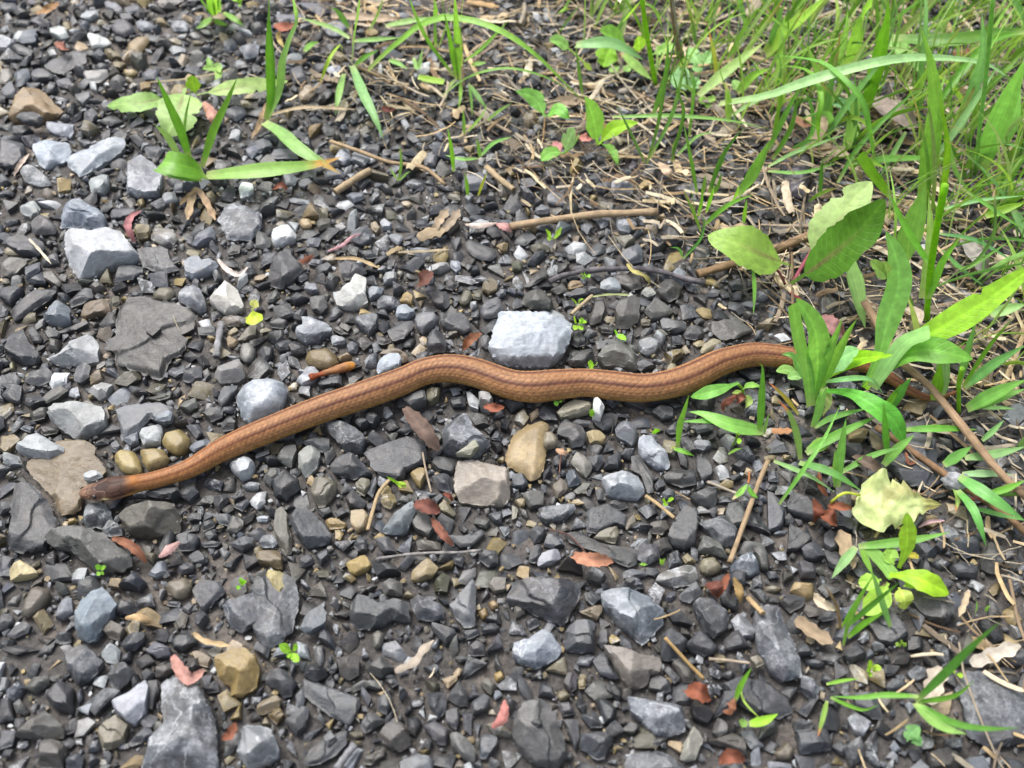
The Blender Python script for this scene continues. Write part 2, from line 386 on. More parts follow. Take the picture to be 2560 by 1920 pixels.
# ------------------------------------------------------------------ outlines read from the photograph: #row-column of the enlarged square; colour, flags, corners | short name | label
STONES = """
#00
a08660 80,1000 100,900 160,810 240,745 320,735 400,800 470,890 550,950 520,990 380,1050 280,1010 150,1060 85,1060|tan boulder|largest rough tan stone, partly behind a dark chip, on the upper gravel
4e5055S 130,1010 170,970 300,965 370,1010 330,1070 220,1065
9a9ea6V 400,1045 630,1055 635,1140 610,1200 560,1190 480,1160 400,1110
a9b2bbV 280,1230 340,1205 480,1215 590,1220 605,1310 560,1390 400,1470 340,1420 290,1330|frosted stone|pale frosted blue-grey stone with a small nick on its top beside the light bar-shaped stone
a3aab0V 575,1390 600,1350 760,1270 900,1190 1060,1180 1085,1240 1060,1290 950,1380 810,1470 690,1540 600,1440|grey bar|long light grey bar-shaped stone with a dark front side, lying slantwise
5f6066 0,1200 180,1205 220,1270 215,1400 130,1470 0,1450
6e7377V 160,1460 230,1410 300,1430 430,1560 450,1610 350,1620 220,1570
7a7e86V 1090,1430 1130,1370 1210,1320 1290,1380 1380,1450 1400,1560 1380,1700 1200,1720 1110,1680|frosted plate|broad grey frosted stone beside the cut grass blades
a5aaa8V 760,1560 870,1500 935,1500 940,1600 900,1680 800,1680
c9cbc6 750,290 790,275 920,310 960,375 890,410 800,435 765,340|white flake|small bright white stone chip behind the tan oval pebble
c0c5c0 420,230 500,215 570,240 600,330 530,345 440,290
a08a62R 1095,410 1110,370 1180,315 1290,310 1300,340 1250,410 1200,480 1110,460|tan oval|tan oval pebble with a dark smudge on top, standing on end
55575cF 380,580 420,530 650,430 740,450 750,540 600,610 560,660 450,630|upper slab|dark flat five-sided slab in the out-of-focus gravel behind the tan boulder
9d9a95 715,630 740,610 920,590 940,650 870,720 760,730
a5a9a9 690,150 740,80 840,80 850,140 780,180
7d8088 890,0 1000,20 1060,80 1000,105 920,70
858a90 1170,180 1260,170 1340,225 1320,260 1240,280 1190,240
777b80V 1470,180 1590,170 1640,230 1620,280 1500,270
55575c 260,640 300,590 380,590 470,660 440,690 290,710
6c747c 115,620 170,580 240,590 265,660 200,750 150,760
8f8a80 0,580 80,585 110,680 60,740 0,730
63666c 5,790 90,680 145,800 120,850 40,855
6a6b70 480,690 600,670 670,770 600,780 500,740
6f7072 640,810 780,790 790,850 720,920 670,890
b09a6aR 1060,600 1160,595 1195,630 1140,655 1080,650
6a6c74 1220,640 1290,600 1380,610 1340,690 1260,700
5d6060 90,400 150,370 290,440 270,490 160,470
67707a 160,360 190,280 290,240 325,300 310,370 200,380
66666e 260,180 320,140 440,190 430,240 350,230
6a6e78V 2060,400 2120,370 2240,385 2230,500 2120,520
50555c 0,20 130,20 150,90 60,120 0,90
5c616b 1940,960 2000,920 2100,910 2130,980 2050,1060 1970,1020
787c88 2120,1290 2212,1240 2235,1310 2180,1380 2130,1340
d4d8d6 2060,1620 2090,1570 2180,1580 2190,1640 2150,1700 2080,1720|white nugget|small white stone nugget beside the pale-tipped grass blade
3f4348 100,1090 200,1080 290,1130 200,1190 110,1160
5b5e68 1500,1600 1540,1560 1600,1560 1580,1670 1500,1670
55555f 960,240 1020,160 1140,200 1170,270 1080,330 1000,300
565b66 1070,60 1200,50 1230,100 1130,130 1080,100
6a6a6e 1030,120 1120,110 1160,170 1060,210
4c4e56 860,900 980,860 1040,900 980,960 890,960
60636a 1080,960 1160,940 1190,1010 1110,1040
55585e 720,960 800,920 850,1000 790,1070 730,1030
5d5f63 1240,1270 1330,1240 1420,1290 1370,1390 1280,1370
4d5055 980,1150 1060,1120 1130,1180 1080,1240 1000,1210
#01
6c6e76F 160,130 420,110 440,190 200,210
636570 370,20 600,30 640,100 560,150 420,90
787a84V 560,230 620,180 740,170 790,250 740,320 620,310
9a9da5 1430,420 1500,410 1580,490 1560,540 1480,520
aab0bc 600,600 640,570 740,560 750,620 650,650
55585e 280,600 400,560 440,690 330,735
b5a184R 360,830 400,740 470,725 520,780 500,830 400,880|cream pebble|cream rounded pebble at the foot of the tall wide grass blades
6a6c75 850,850 950,830 1050,870 1030,900 880,890
62666e 0,1200 110,1190 145,1270 50,1330 0,1330
5f626cF 110,1380 150,1290 340,1280 370,1380
8c8f97V 670,1400 720,1280 800,1270 820,1390 760,1440
8a8e92 820,1390 830,1310 880,1300 990,1370 940,1440
777b82 230,1530 300,1480 360,1540 340,1610 260,1610
53555b 1590,950 1700,920 1740,1000 1690,1060 1610,1040
6d7078 1195,1000 1250,950 1310,970 1290,1040 1210,1040
807b70 890,1120 960,1080 980,1140 930,1200
858b95 1540,1170 1590,1120 1630,1170 1600,1220
7d7d80 1440,1380 1520,1300 1570,1350 1550,1440 1470,1440
737479 1690,1280 1790,1260 1810,1340 1700,1350
6d7078 590,1490 700,1450 770,1500 760,1540 600,1560
7a7c82 1780,1560 1850,1480 1980,1480 2000,1640 1790,1660
8f9297 1830,1060 1870,1030 1900,1080 1840,1110
5a5c62 940,1280 1020,1230 1080,1270 1050,1350 960,1330
5f6168 380,1540 460,1530 500,1590 420,1640 370,1610
#02
8f9299VT 880,1520 960,1500 1060,1560 1045,1670 880,1680 850,1640|straw-side block|blocky grey stone with a pale frosted top among the dry straw
5a5b60 1130,1470 1200,1430 1260,1460 1230,1560 1130,1530
8a857e 720,1310 800,1290 875,1360 820,1410 740,1390
8a847c 100,1420 160,1370 260,1420 250,1480 110,1460
5d5b5e 270,1490 340,1430 400,1470 390,1560 290,1560
8a8c8c 500,1610 600,1600 600,1680 500,1690
5d5e66F 440,1010 560,990 700,1050 690,1120 500,1110
9a9ea0 330,410 400,410 420,450 350,460
8e9494 180,1080 230,1060 270,1100 200,1150
828794 320,1120 370,1130 380,1190 340,1210
83868f 120,1140 180,1110 200,1170 150,1180
67686c 720,1590 850,1560 860,1610 800,1670 740,1660
55575e 60,640 180,620 260,690 160,790 80,760
4f5056 1980,430 2080,420 2100,500 2000,520
#03
6d6570R 120,1380 260,1330 370,1340 390,1440 350,1560 340,1720 160,1700 150,1540|plum stone|plum-grey rounded stone half hidden in the tall grass
#10
b5b7b8T 540,380 590,315 700,310 800,335 870,305 1030,310 1060,370 1150,470 1195,540 1130,590 960,640 820,720 690,760 620,680 580,580|pale wedge|big pale grey stone with a notched top edge and darker striped front side
7f8a98VT 515,230 540,130 600,60 690,55 760,100 880,170 920,230 900,290 800,330 700,300 520,310|veined peak|blue-grey peaked stone crossed by white veins behind the big pale notched stone
a3a8a5 170,150 220,80 300,70 345,130 340,200 270,225 190,190|chalky lump|small chalky light grey lump left of the blue-grey veined peak
58595d 280,340 260,250 340,190 430,230 495,320 480,365 300,380
52555d 950,190 970,140 1140,110 1190,180 1120,240 960,240
8f7d4fR 1180,80 1240,50 1250,110 1220,135
9a8c66T 1155,330 1180,270 1280,275 1300,330 1280,400 1200,420|tan cube|small tan cube-like stone beside the curved pink bud scale
8d867cV 1300,350 1330,310 1480,310 1540,400 1500,470 1400,470 1300,400|spotted lump|brownish lump with pale spots right of the small tan cube
7d8087T 1660,460 1700,360 1800,280 1860,330 1860,420 1700,470|grey pyramid|grey pyramid-shaped stone with a bright facet below the uprooted grass base
62666fVF 1875,240 1950,120 2050,90 2190,160 2250,180 2280,300 2170,430 1970,420 1920,320|flecked plate|flat blue-black plate flecked with white below the grass roots
93979b 1400,0 1510,0 1540,90 1430,115 1400,60
67645f 1960,530 2000,450 2080,460 2070,530 1990,550
4d4e52VF 1180,480 1400,470 1460,500 1480,600 1560,680 1400,720 1240,650 1200,560
5c5d60 1440,590 1530,550 1560,600 1480,640
8f949a 1580,620 1620,570 1700,540 1740,590 1800,560 1890,630 1820,710 1680,760 1610,740|heart stone|light grey heart-shaped stone beside the curved pinkish-white petal
4c5056 990,790 1020,640 1130,620 1230,630 1235,700 1150,760
9b9075R 30,510 60,470 150,460 185,500 170,545 50,545
807c74 0,640 80,560 220,575 225,610 150,700 70,740 0,700
4b4d54 0,430 150,360 360,420 390,470 340,560 180,560 30,450
555a63 210,640 340,600 350,680 230,770
4d5560 230,775 360,680 400,790 300,800
6b675f 360,690 460,680 540,800 510,830 380,760
4a4d53 0,830 100,810 200,830 100,990 0,930
4b4c50 100,1010 300,840 490,850 440,920 270,1050 120,1130
8d949aT 400,1020 470,910 580,950 605,1110 530,1170 390,1120 375,1080|pale-topped knob|knob-like stone with pale blue-grey front and dark tip, left of the banded brown brick
54575c 590,960 700,830 790,830 810,930 730,960 620,1010
7d6a50 700,1070 720,960 910,915 960,1030 930,1050 740,1100|banded brick|small brown brick-shaped stone with rusty bands
67624f 945,960 960,900 1020,895 1040,960 980,1010
55534fF 995,1230 1010,1080 1060,980 1110,920 1250,900 1330,930 1530,960 1640,1020 1690,1080 1680,1170 1560,1220 1610,1260 1600,1340 1560,1400 1450,1480 1420,1600 1380,1630 1100,1530 990,1480 1000,1400 900,1370 920,1290|great slab|largest flat dark brownish slab, with a tiny chip lying on it
76705aR 1310,890 1370,820 1480,815 1520,870 1450,950 1340,930
474a4e 1120,870 1180,840 1240,880 1200,920 1130,920
73767cV 1540,870 1600,810 1720,820 1780,950 1790,1030 1730,1060 1620,990 1540,940
ddd8ccT 1810,950 1930,765 2040,800 2100,960 2090,1030 2020,1050 1950,1050 1880,1010|cream tooth|brightest cream-white tooth-shaped stone beside a yellow-green scrap of leaf
75695aV 1910,1090 1990,1060 2110,1080 2135,1120 2070,1170 1960,1170
42454a 1700,1160 1860,1150 1880,1250 1720,1240
b0b1b0T 405,1440 500,1370 740,1220 800,1230 840,1310 850,1460 720,1500 500,1500|pale ramp|light grey three-cornered ramp-shaped stone left of the largest flat slab
4b4e53 40,1390 60,1280 180,1150 240,1280 360,1430 330,1490 230,1500 100,1440
3f4247 240,1200 280,1150 370,1260 360,1310 280,1310
55575a 370,1190 480,1180 520,1220 510,1270 430,1290
46484b 490,1220 740,1100 760,1130 660,1190 520,1230
6a6c6e 210,1640 250,1560 400,1500 450,1560 430,1640 330,1690
63666a 640,1630 660,1490 720,1455 780,1500 770,1600 700,1660
8e8c88T 1850,1590 1870,1520 2060,1430 2110,1530 2120,1600 2060,1640 1900,1660|saddle stone|light grey-brown saddle-topped stone above the round speckled blue-grey stone
85827bR 2070,1420 2080,1310 2160,1290 2212,1360 2190,1450 2130,1490 2090,1460
484d58 1580,1560 1640,1520 1740,1500 1750,1620 1650,1660 1580,1640
4b4e54 0,940 80,1020 60,1080 0,1090
807868 2050,1290 2150,1150 2212,1140 2212,1240 2120,1290
4b4d50 900,1450 990,1470 980,1540 920,1540
504e4cS 1255,1195 1330,1190 1390,1165 1330,1240 1320,1250 1260,1215
505459 0,1560 120,1550 180,1620 150,1700 0,1700
8f8a6aR 80,1490 120,1460 130,1540 90,1550
#11
c4c5c4 130,370 150,310 280,275 350,370 350,410 270,450 160,475 140,440|white block|white squarish block-like stone below the straw-covered gravel
b29a72R 365,250 400,220 470,230 490,300 430,320 390,300
c9c8c0T 680,910 730,840 810,770 860,700 950,720 950,880 965,945 900,1000 810,1010 700,970|cream trapezoid|cream-white tapering stone with a rough grey-striped lower edge
57575a 105,760 110,640 180,520 270,510 380,620 410,670 320,780 220,850 120,810|folded slab|big dark slate slab with one straight ridge, right of the curved pink-white petal
4a4b51 705,590 800,590 920,620 960,700 800,770 740,740
84898fVT 335,1190 400,1120 380,1040 480,1050 600,1100 660,1170 640,1210 580,1240 540,1290 430,1310 350,1250|crystal stone|blue-grey streaky crystalline stone with a sharp bright ridge
55585eV 840,1110 870,1070 1000,1040 1060,1060 1050,1170 980,1260 940,1220
7e7f82 1370,1100 1400,1050 1530,1030 1585,1100 1550,1160 1440,1230 1390,1200
5d5f63 1590,1120 1650,1080 1770,1030 1850,1110 1860,1190 1810,1230 1690,1200 1600,1160
505256F 1130,1200 1250,1130 1360,1110 1350,1190 1280,1270 1180,1300
5a5654 1040,1230 1140,1260 1180,1300 1090,1330 1050,1310
4a4b4f 1470,1280 1520,1180 1590,1190 1660,1340 1640,1390 1480,1400
6d6e71 1935,1010 2000,930 2090,880 2140,1000 2080,1090 1960,1100
ad925d 1240,940 1270,880 1310,855 1360,900 1350,985 1290,970|ochre thumb|small ochre upright stone between dark chips, below the curled brown leaf scrap
99a1a8 1205,1060 1220,980 1300,965 1380,1040 1300,1100 1220,1090
64656aV 1040,960 1090,880 1180,890 1240,950 1220,1010 1050,1015
8f959a 955,850 1000,805 1110,830 1080,890 980,940
98999a 1095,740 1120,690 1210,690 1215,760 1110,800
706c58R 1750,940 1790,850 1850,835 1875,890 1840,970 1780,985
65624f 1875,930 1880,850 1930,830 1960,880 1940,940
7e6f50 1950,850 1960,780 2030,730 2090,770 2080,850 2010,890
4f5154FR 1800,440 1830,390 1990,450 2080,510 2080,580 2000,605 1880,570 1820,500|flat oval|flat dark oval stone carrying a tiny chip near the straw bundle
93969a 1140,370 1210,350 1280,400 1230,470 1170,420
5c6066V 810,380 870,310 960,290 1000,380 990,440 920,465 840,440
9a9896 680,290 740,250 790,320 720,350
ab9c80 990,270 1030,245 1075,310 1040,360 1000,320
a5a7ab 1070,250 1110,220 1180,280 1160,320 1090,320
5d5a50 520,270 560,220 640,220 650,300 560,340 540,350
6c7076 430,420 460,395 565,400 540,480 450,480
83847f 790,490 830,460 885,480 870,560 810,540
6b6b68 0,330 70,340 130,430 120,480 60,500 0,480
55585b 510,650 620,600 660,640 620,710 540,720
6a6c72 440,600 490,570 580,590 560,650 460,630
5f6166 330,710 430,680 450,750 390,790 340,750
85888dV 410,830 440,780 520,790 540,860 480,880
5e5d5b 460,900 600,890 620,1000 560,1060 480,1020
888d98V 1680,590 1760,590 1770,660 1730,700 1680,650
4a4b50 1500,860 1560,830 1660,870 1680,980 1640,1020 1530,960
484648 1640,770 1700,740 1750,810 1700,860 1640,840
7c8186V 640,1260 690,1230 780,1270 770,1320 660,1330
60646a 780,1330 830,1280 890,1330 870,1400 800,1400
66625c 660,1190 720,1150 780,1230 740,1240
857148R 420,1440 440,1370 500,1350 620,1340 690,1400 730,1490 660,1540 560,1540 450,1500|bronze pebble|rounded bronze-brown stone behind the glossy orange bud pod
a8b0b8 1040,1540 1060,1450 1100,1400 1230,1385 1260,1450 1250,1510 1150,1570 1060,1580|ice stone|pale ice-blue stone touching the far side of the snake before its first bend
8a7a66 1060,1400 1110,1360 1230,1345 1320,1420 1320,1460 1260,1490 1240,1390
9a9ca2V 345,1640 400,1560 430,1500 500,1500 560,1570 500,1650 400,1680
4d525a 530,1650 560,1610 740,1580 745,1680 560,1690
3f4147 20,1390 60,1320 150,1350 140,1440 60,1480
35373b 270,1330 330,1280 430,1340 420,1400 320,1420
4a4c51 160,1320 270,1260 310,1290 280,1370 200,1380
4d4f52 110,1130 190,1080 280,1120 240,1190 140,1180
5f605c 80,920 170,830 200,880 160,960 100,960
3b3d41 165,960 230,920 290,970 240,1010
5d5e5f 1130,620 1150,570 1200,580 1190,650 1140,650
6d6e70 1940,1260 1990,1220 2030,1270 2000,1370 1950,1340
8a8d90 280,55 320,40 470,80 460,115 300,95
767a80 770,30 820,0 930,0 940,60 850,100
8a8372 1650,50 1680,10 1760,20 1765,80 1700,70
4e5158 1370,250 1480,230 1490,310 1390,320
77705e 1660,1210 1740,1190 1750,1230 1670,1250
55565c 1330,430 1390,380 1450,440 1370,480
4c4f56 880,500 1000,490 1060,570 960,590
3f4045 760,1490 850,1440 920,1500 830,1540
#12
b4bac0T -205,1340 -160,1130 -100,1000 0,1010 280,1015 330,1040 525,1100 510,1260 440,1430 330,1510 100,1530 -50,1520 -130,1470 -200,1400|pale block|biggest pale blue-grey block, square, touching the far side of the snake's dip
9aa0a3 760,830 770,770 850,730 910,750 945,830 930,870 830,850|blue pebble|pale blue-grey pebble below the dark lichened twig
a6a69c 1115,870 1160,815 1215,830 1245,880 1170,920
4f4d49 860,720 1000,700 1120,740 1120,840 1050,860 950,800
55544f 1255,790 1330,740 1430,770 1480,830 1430,920 1360,960 1270,890
5d5a54T 890,1050 930,900 1060,870 1110,910 1090,1120 1000,1190 900,1180|twin block|brown-grey block with a ribbed top, tallest of the row below the lichened twig
5a5853 665,1120 720,920 790,910 810,1020 770,1130 680,1160
65655f 1140,1030 1240,900 1330,960 1400,1030 1330,1080 1200,1110
54534e 80,960 110,850 270,830 350,930 340,1030 160,1010
5f6165 1280,1100 1310,1080 1510,1130 1500,1200 1420,1220 1300,1190
44474c 1480,1230 1530,1150 1650,1150 1660,1260 1580,1290 1490,1270
7f7f77T 735,1430 780,1340 900,1270 1010,1300 1090,1420 1085,1550 960,1510 800,1500|dusty hump|humped dusty grey stone touching the far side of the snake right of the pale block
86898aV 1090,1320 1110,1260 1200,1250 1290,1300 1240,1390 1160,1420 1100,1380
a09678R 1620,1390 1650,1310 1740,1255 1810,1280 1820,1320 1720,1370 1640,1420|straw-coloured disc|flat cream-tan disc-like stone leaning on the snake where it rises to the weeds
5e5f60F 720,1290 920,1265 1000,1300 740,1370
4b4b47 480,1480 560,1380 690,1350 720,1420 640,1520 500,1510
36383d 510,1320 520,1240 600,1200 640,1260 630,1330 560,1350
4e4d49 740,1160 810,1130 900,1180 870,1230 780,1220
837b68 1110,1110 1140,1080 1195,1100 1190,1160 1120,1160
7b776c 1220,1200 1300,1180 1350,1230 1290,1260
84888cV 890,250 960,215 1070,220 1075,310 1010,360 920,330
808284 590,280 690,270 695,310 650,375 600,330
74787e 720,230 840,240 830,290 770,325
85806f 895,380 1000,365 1075,410 970,485 920,430
60656c 940,520 1090,430 1140,520 1130,600 1010,630 950,580
474a4c 1310,250 1400,220 1480,290 1480,460 1400,475 1310,440
6a6553 145,470 230,430 330,480 320,520 200,540
66674f 0,590 60,570 95,610 80,680 0,690
4f4e49 100,830 280,650 310,690 300,740 150,830
5d5b52 330,850 440,770 480,860 390,890
a08560 480,810 500,770 590,765 620,810 500,850
5a5a5e 470,890 560,820 670,840 650,900 500,920
7a7c82 190,170 250,95 335,150 310,190 220,200
7b7c80 300,50 320,0 450,0 465,120 420,130 310,90
6b6c72 860,0 1030,0 1020,60 960,75 880,40
484b50 1870,780 1980,740 2000,850 1900,850
5f5d58F 1720,1120 1950,1090 2100,1200 1950,1270 1800,1290 1720,1200
474b52 435,940 530,930 540,1000 450,1010
4d4e4f 530,1080 640,1000 660,1110 590,1110
75706a 730,350 790,330 805,370 750,400
6a6b6e 1150,380 1220,340 1240,420 1180,440
4a4a4c 1160,560 1290,510 1330,570 1200,600
54555a 1040,1480 1150,1440 1250,1510 1110,1560
46474b 1370,1250 1450,1230 1480,1320 1390,1330
#13
75736b 440,900 520,850 600,990 540,1080 450,1090
565a62 340,700 440,700 430,790 350,790
5d6470 2130,820 2230,780 2230,900 2140,900
a9a5aa 1780,20 2000,-80 2240,-110 2240,40 2050,50|pale rock|pale lilac-grey rock at the edge, behind crossing grass blades
4a4b50 1540,130 1650,110 1700,230 1600,300 1530,240
#20
a5a7a4T 405,220 440,180 700,130 860,130 890,230 905,340 790,430 680,500 660,500 560,410 440,330|anvil stone|light-topped anvil-like block with a dark front side behind the flat brown stone
74777bF 1000,220 1100,180 1250,170 1400,160 1490,210 1480,330 1420,360 1300,290 1200,420 1060,500 1040,400 1020,290|flaky plate|flaky mid-grey layered plate above the three ochre pebbles
8f969cS 1340,290 1440,220 1490,240 1480,320 1400,330 1350,320
a9adac 1195,420 1220,370 1390,340 1410,430 1390,520 1240,545 1220,480|grey cube|light grey frosted cube-like stone just above the middle ochre pebble
7b8086 1050,470 1190,405 1200,520 1130,540
a8945fR 1390,490 1420,410 1560,375 1650,480 1630,560 1540,625 1440,570|upper ochre|ochre rounded pebble, topmost of the three beside the snake's neck
ac985fR 975,610 1040,555 1150,570 1210,650 1240,770 1150,800 1060,770 1000,690|head-side ochre|ochre pebble nearest the snake's head, with a dark chip at its foot
a8935fR 1195,560 1330,545 1400,550 1470,650 1430,700 1300,750 1260,740|middle ochre|ochre pebble between the two other ochre pebbles beside the snake's neck
8a785cF 215,690 300,620 480,490 740,480 820,540 830,610 890,680 910,760 870,830 700,900 720,1010 700,1090 640,1130 540,1140 500,1100 470,1020 380,910 330,850 260,780|brown plate|wide flat brown stone lying under the snake's snout
a8acacS 135,560 200,460 310,405 420,470 560,550 550,600 430,660 300,640 160,590|white lozenge|pale grey lozenge-shaped stone resting on the edge of the flat brown stone
aaaeacS 720,780 780,740 850,750 890,800 800,850 730,830|pale crumb|small pale grey stone on the flat brown stone touching the snake's head
4a4d51F 70,1380 90,1150 120,850 260,850 420,1010 440,1100 490,1180 520,1240 400,1440 200,1470 80,1430|left slate|tall dark slate plate left of the flat brown stone, with a rusty mark
666661T 340,1310 390,1270 540,1220 680,1225 880,1280 1000,1380 1145,1500 1140,1570 1060,1640 850,1640 760,1570 660,1480 600,1420 450,1400|bent bar|big long olive-grey bent bar-like stone with a seedling before it
6d685cT 1010,1120 1090,1060 1260,1010 1500,1020 1550,1130 1555,1270 1440,1300 1380,1330 1140,1330 1060,1200|grained loaf|brown-grey loaf-shaped stone with wood-like grain just below the snake's neck
6c7175V 720,1090 760,1030 900,1010 950,1090 960,1150 900,1270 830,1240 760,1260 720,1200|chin stone|mottled grey lumpy stone right under the snake's chin
5f6264VS 880,1290 920,1170 970,1150 1070,1250 1060,1310 960,1330
686761 360,130 450,30 520,10 590,50 520,110 400,180
50545a 0,110 60,30 0,-10 180,0 180,180 110,160
54554f 250,270 330,200 410,200 390,300 300,330
6f757b 175,390 200,350 290,370 270,430
55554f 340,370 420,360 520,390 500,430 390,455
71695a 880,210 920,195 950,290 920,330
b5b8b8T 1970,690 2010,650 2120,605 2200,680 2180,790 2090,840 2010,760|neck-side white|white-grey nugget touching the near side of the snake behind its neck
4c4e51 1280,910 1530,890 1550,920 1480,1000 1350,990 1250,960
c9b98a 70,1590 170,1510 310,1610 320,1640 230,1680 130,1700 90,1700|cream corner|cream-yellow angular stone on dark slate near the frame edge
5a5e66F 0,1480 120,1500 90,1560 110,1660 0,1670
3d3f44 380,1490 460,1430 490,1500 480,1590 400,1560
33353a 490,1440 560,1430 600,1490 530,1540
4f5256 1505,1310 1600,1260 1730,1330 1690,1440 1560,1450
5f6367 1830,1120 1990,1120 2010,1250 1900,1210
74726a 1960,1280 2000,1120 2100,1170 2100,1230 2050,1290
595d62 1980,1380 2060,1310 2190,1320 2190,1400 2100,1455
5b5d60 1620,1470 1720,1430 1800,1520 1790,1550 1660,1550
555960 1530,1590 1600,1530 1680,1560 1660,1630 1560,1660
484b4e 1740,1200 1840,1160 1860,1230 1760,1290
55585b 1760,1300 1830,1250 1880,1310 1810,1370
484a4e 1610,1150 1650,1100 1740,1110 1740,1180 1640,1190
434448 1840,970 1960,940 1980,1000 1900,1110 1850,1060
4e5054 2000,980 2080,900 2110,960 2030,1010
50534f 1700,1050 1780,950 1880,970 1830,1040
5c5f63 2010,1060 2130,990 2160,1010 2100,1110
616259 1270,130 1440,70 1490,60 1470,120 1380,155
65665f 1540,180 1690,110 1710,200 1640,250 1560,220
56595b 1740,240 1820,195 1930,220 1920,290 1830,340
65686b 1880,150 1920,20 2050,0 2040,60 1980,150 1920,210
4b4f57 1600,350 1720,350 1755,430 1700,480
474a4e 1900,330 1980,270 2050,330 2020,400 1930,420
70777f 1625,550 1680,500 1800,470 1810,530 1680,600
a58c4fR 580,1170 650,1150 670,1190 600,1220
55585b 0,1010 100,1020 100,1080 0,1140
9b8a68 0,430 100,410 170,470 90,560 60,620 0,570
4d5054 1730,1380 1830,1350 1920,1370 1880,1410 1770,1420
63666b 950,520 1000,480 1050,540 1020,600 960,590
#21
4b4e54F 930,600 960,570 1300,450 1400,470 1470,560 1480,660 1430,700 1300,770 1280,830 1200,840 1070,790 1010,740 960,640|slate plate|broad smooth blue-black slate plate below the snake's first bend
53565a 630,710 690,640 810,580 900,650 1010,790 900,810 850,830 690,790|slate pyramid|dark three-cornered stone left of the broad blue-black plate
6c7075VT 1600,350 1650,300 1750,220 1820,230 1870,340 2030,510 1980,560 1930,620 1750,640 1620,590|sparkling stone|sparkling grey pyramid-like stone right of the wilted brown leaf
a69b8c 1705,810 1750,655 1900,660 2190,730 2195,990 2150,1050 2000,1060 1760,1020 1720,960|loaf brick|square brown-grey brick-like stone with a white worn patch
606263 1515,690 1540,625 1700,630 1725,720 1690,785 1570,760
4d535b 1520,780 1590,750 1690,800 1700,960 1570,910
7f8688T 1090,1270 1160,1140 1250,1060 1355,990 1380,1090 1310,1280 1260,1310 1120,1300|fin stone|light blue-grey fin-shaped pyramid below the tan grass straw
a8946e 815,1080 930,1075 980,1160 950,1260 870,1285 825,1230|straw-side ochre|rough ochre stone beside the lower end of the tan straw
a68d5a 590,1170 660,1145 790,1210 760,1250 640,1265
8f7e52V 1060,970 1190,930 1220,1020 1160,1090 1100,1060
a28d5f 1330,770 1410,715 1450,720 1475,800 1420,905 1370,850|ochre triangle|ochre triangular stone crossed by a thin upright straw
ac945a 775,1550 860,1500 940,1470 1000,1570 960,1620 850,1655 800,1620|ochre box|boxy ochre stone below the left end of the grey weathered twig
a6946e 1340,1630 1430,1530 1490,1495 1575,1580 1530,1660 1400,1720 1340,1700|ochre roof|roof-shaped ochre stone below the middle of the grey weathered twig
979992T 360,620 380,570 480,510 555,580 540,700 470,800 430,820 370,730|two-tone crystal|two-tone stone, pale on top and dark below, under the snake's straight stretch
7d7766 470,930 500,800 600,800 700,850 690,930 600,1070 540,1080 490,1000|brown wedge|brown-grey wedge with a bright left face, below the two-tone stone
55595dT 285,1170 340,1065 450,1080 560,1180 655,1320 640,1380 450,1430 350,1320|smooth slate|big smooth dark slate stone with a thick front edge, beside a long brownish sliver
6d6a5f 170,1080 220,1050 270,1120 270,1170 315,1370 310,1470 260,1500 220,1420 150,1260|brown sliver|long brownish sliver of stone left of the big smooth slate
7d6b4a 0,1450 180,1420 240,1520 235,1610 170,1600 0,1540|rusty block|rusty brown block above the pale yellow three-cornered pebble
b0a26f 70,1660 100,1595 200,1615 290,1660 300,1720 200,1880 160,1850|yellow triangle|pale yellow three-cornered pebble left of the large dark slate with a stone on it
77725f 850,860 900,805 980,820 990,880 940,980 870,930
4d5158 960,950 1000,820 1040,790 1050,860 1010,990
5c5d5a 180,640 240,530 340,520 350,600 310,740 230,700
45484c 140,850 240,730 370,830 380,900 260,1020 160,970
5a5e63VT 600,360 700,310 780,330 900,400 960,480 920,600 840,590 780,590 720,530 640,420|ridged stone|rugged striped dark stone with a white ridge touching the snake's near side
54575a 400,500 540,440 630,460 640,560 580,600 470,560
6c6e6c 1270,130 1390,60 1460,50 1475,130 1340,190
837d63 1470,40 1590,20 1580,120 1520,160 1480,140
4f5256 1670,150 1700,100 1810,110 1810,200 1700,210
b5b7b6 1815,60 1860,70 1935,150 1920,225 1840,190|white splinter|white splinter of stone under the snake, left of a pale grey block
a9a8a3 1920,60 2010,60 2045,130 2020,185 1930,150
616360 1345,1200 1400,1110 1500,1140 1555,1250 1500,1340 1370,1260
55585aF 1650,1300 1800,1310 1950,1250 1980,1300 1880,1400 1760,1420
6f6a60 1380,1350 1470,1340 1590,1370 1600,1450 1400,1440
55585b 1920,1510 1960,1430 2090,1440 2090,1560 2010,1590
6a6b6c 1690,1480 1810,1490 1780,1590 1710,1550
8d8468 1580,1040 1630,990 1730,1130 1700,1150 1590,1100
54555a 370,1490 470,1470 510,1540 440,1590 375,1590
4f5357 510,1480 600,1420 640,1470 560,1570
55575a 840,1400 890,1300 960,1340 960,1450 880,1450
50545a 1020,1330 1150,1310 1220,1470 1100,1470
6f7273 0,610 110,550 115,600 0,650
33363b 770,990 830,900 960,1030 920,1100 800,1070
3f4246 520,1090 640,1060 660,1110 580,1160
45484a 660,1100 740,1060 800,1110 700,1170
4e5256 1530,990 1590,940 1620,970 1560,1050
a5aaae 0,1160 60,1130 120,1150 100,1190 20,1195
75787bV 20,1370 60,1300 130,1290 190,1370 150,1420 60,1420
85888a 2100,1230 2180,1225 2190,1290 2150,1330
5a5d62 2000,1130 2130,1090 2120,1210 2060,1200
4f524b 1880,1210 1900,1150 2030,1190 1990,1260
9a8a60R 2075,660 2130,620 2160,640 2140,690
55595e 2030,480 2070,400 2130,430 2110,500
4d5053 1975,390 2050,350 2080,380 2020,440
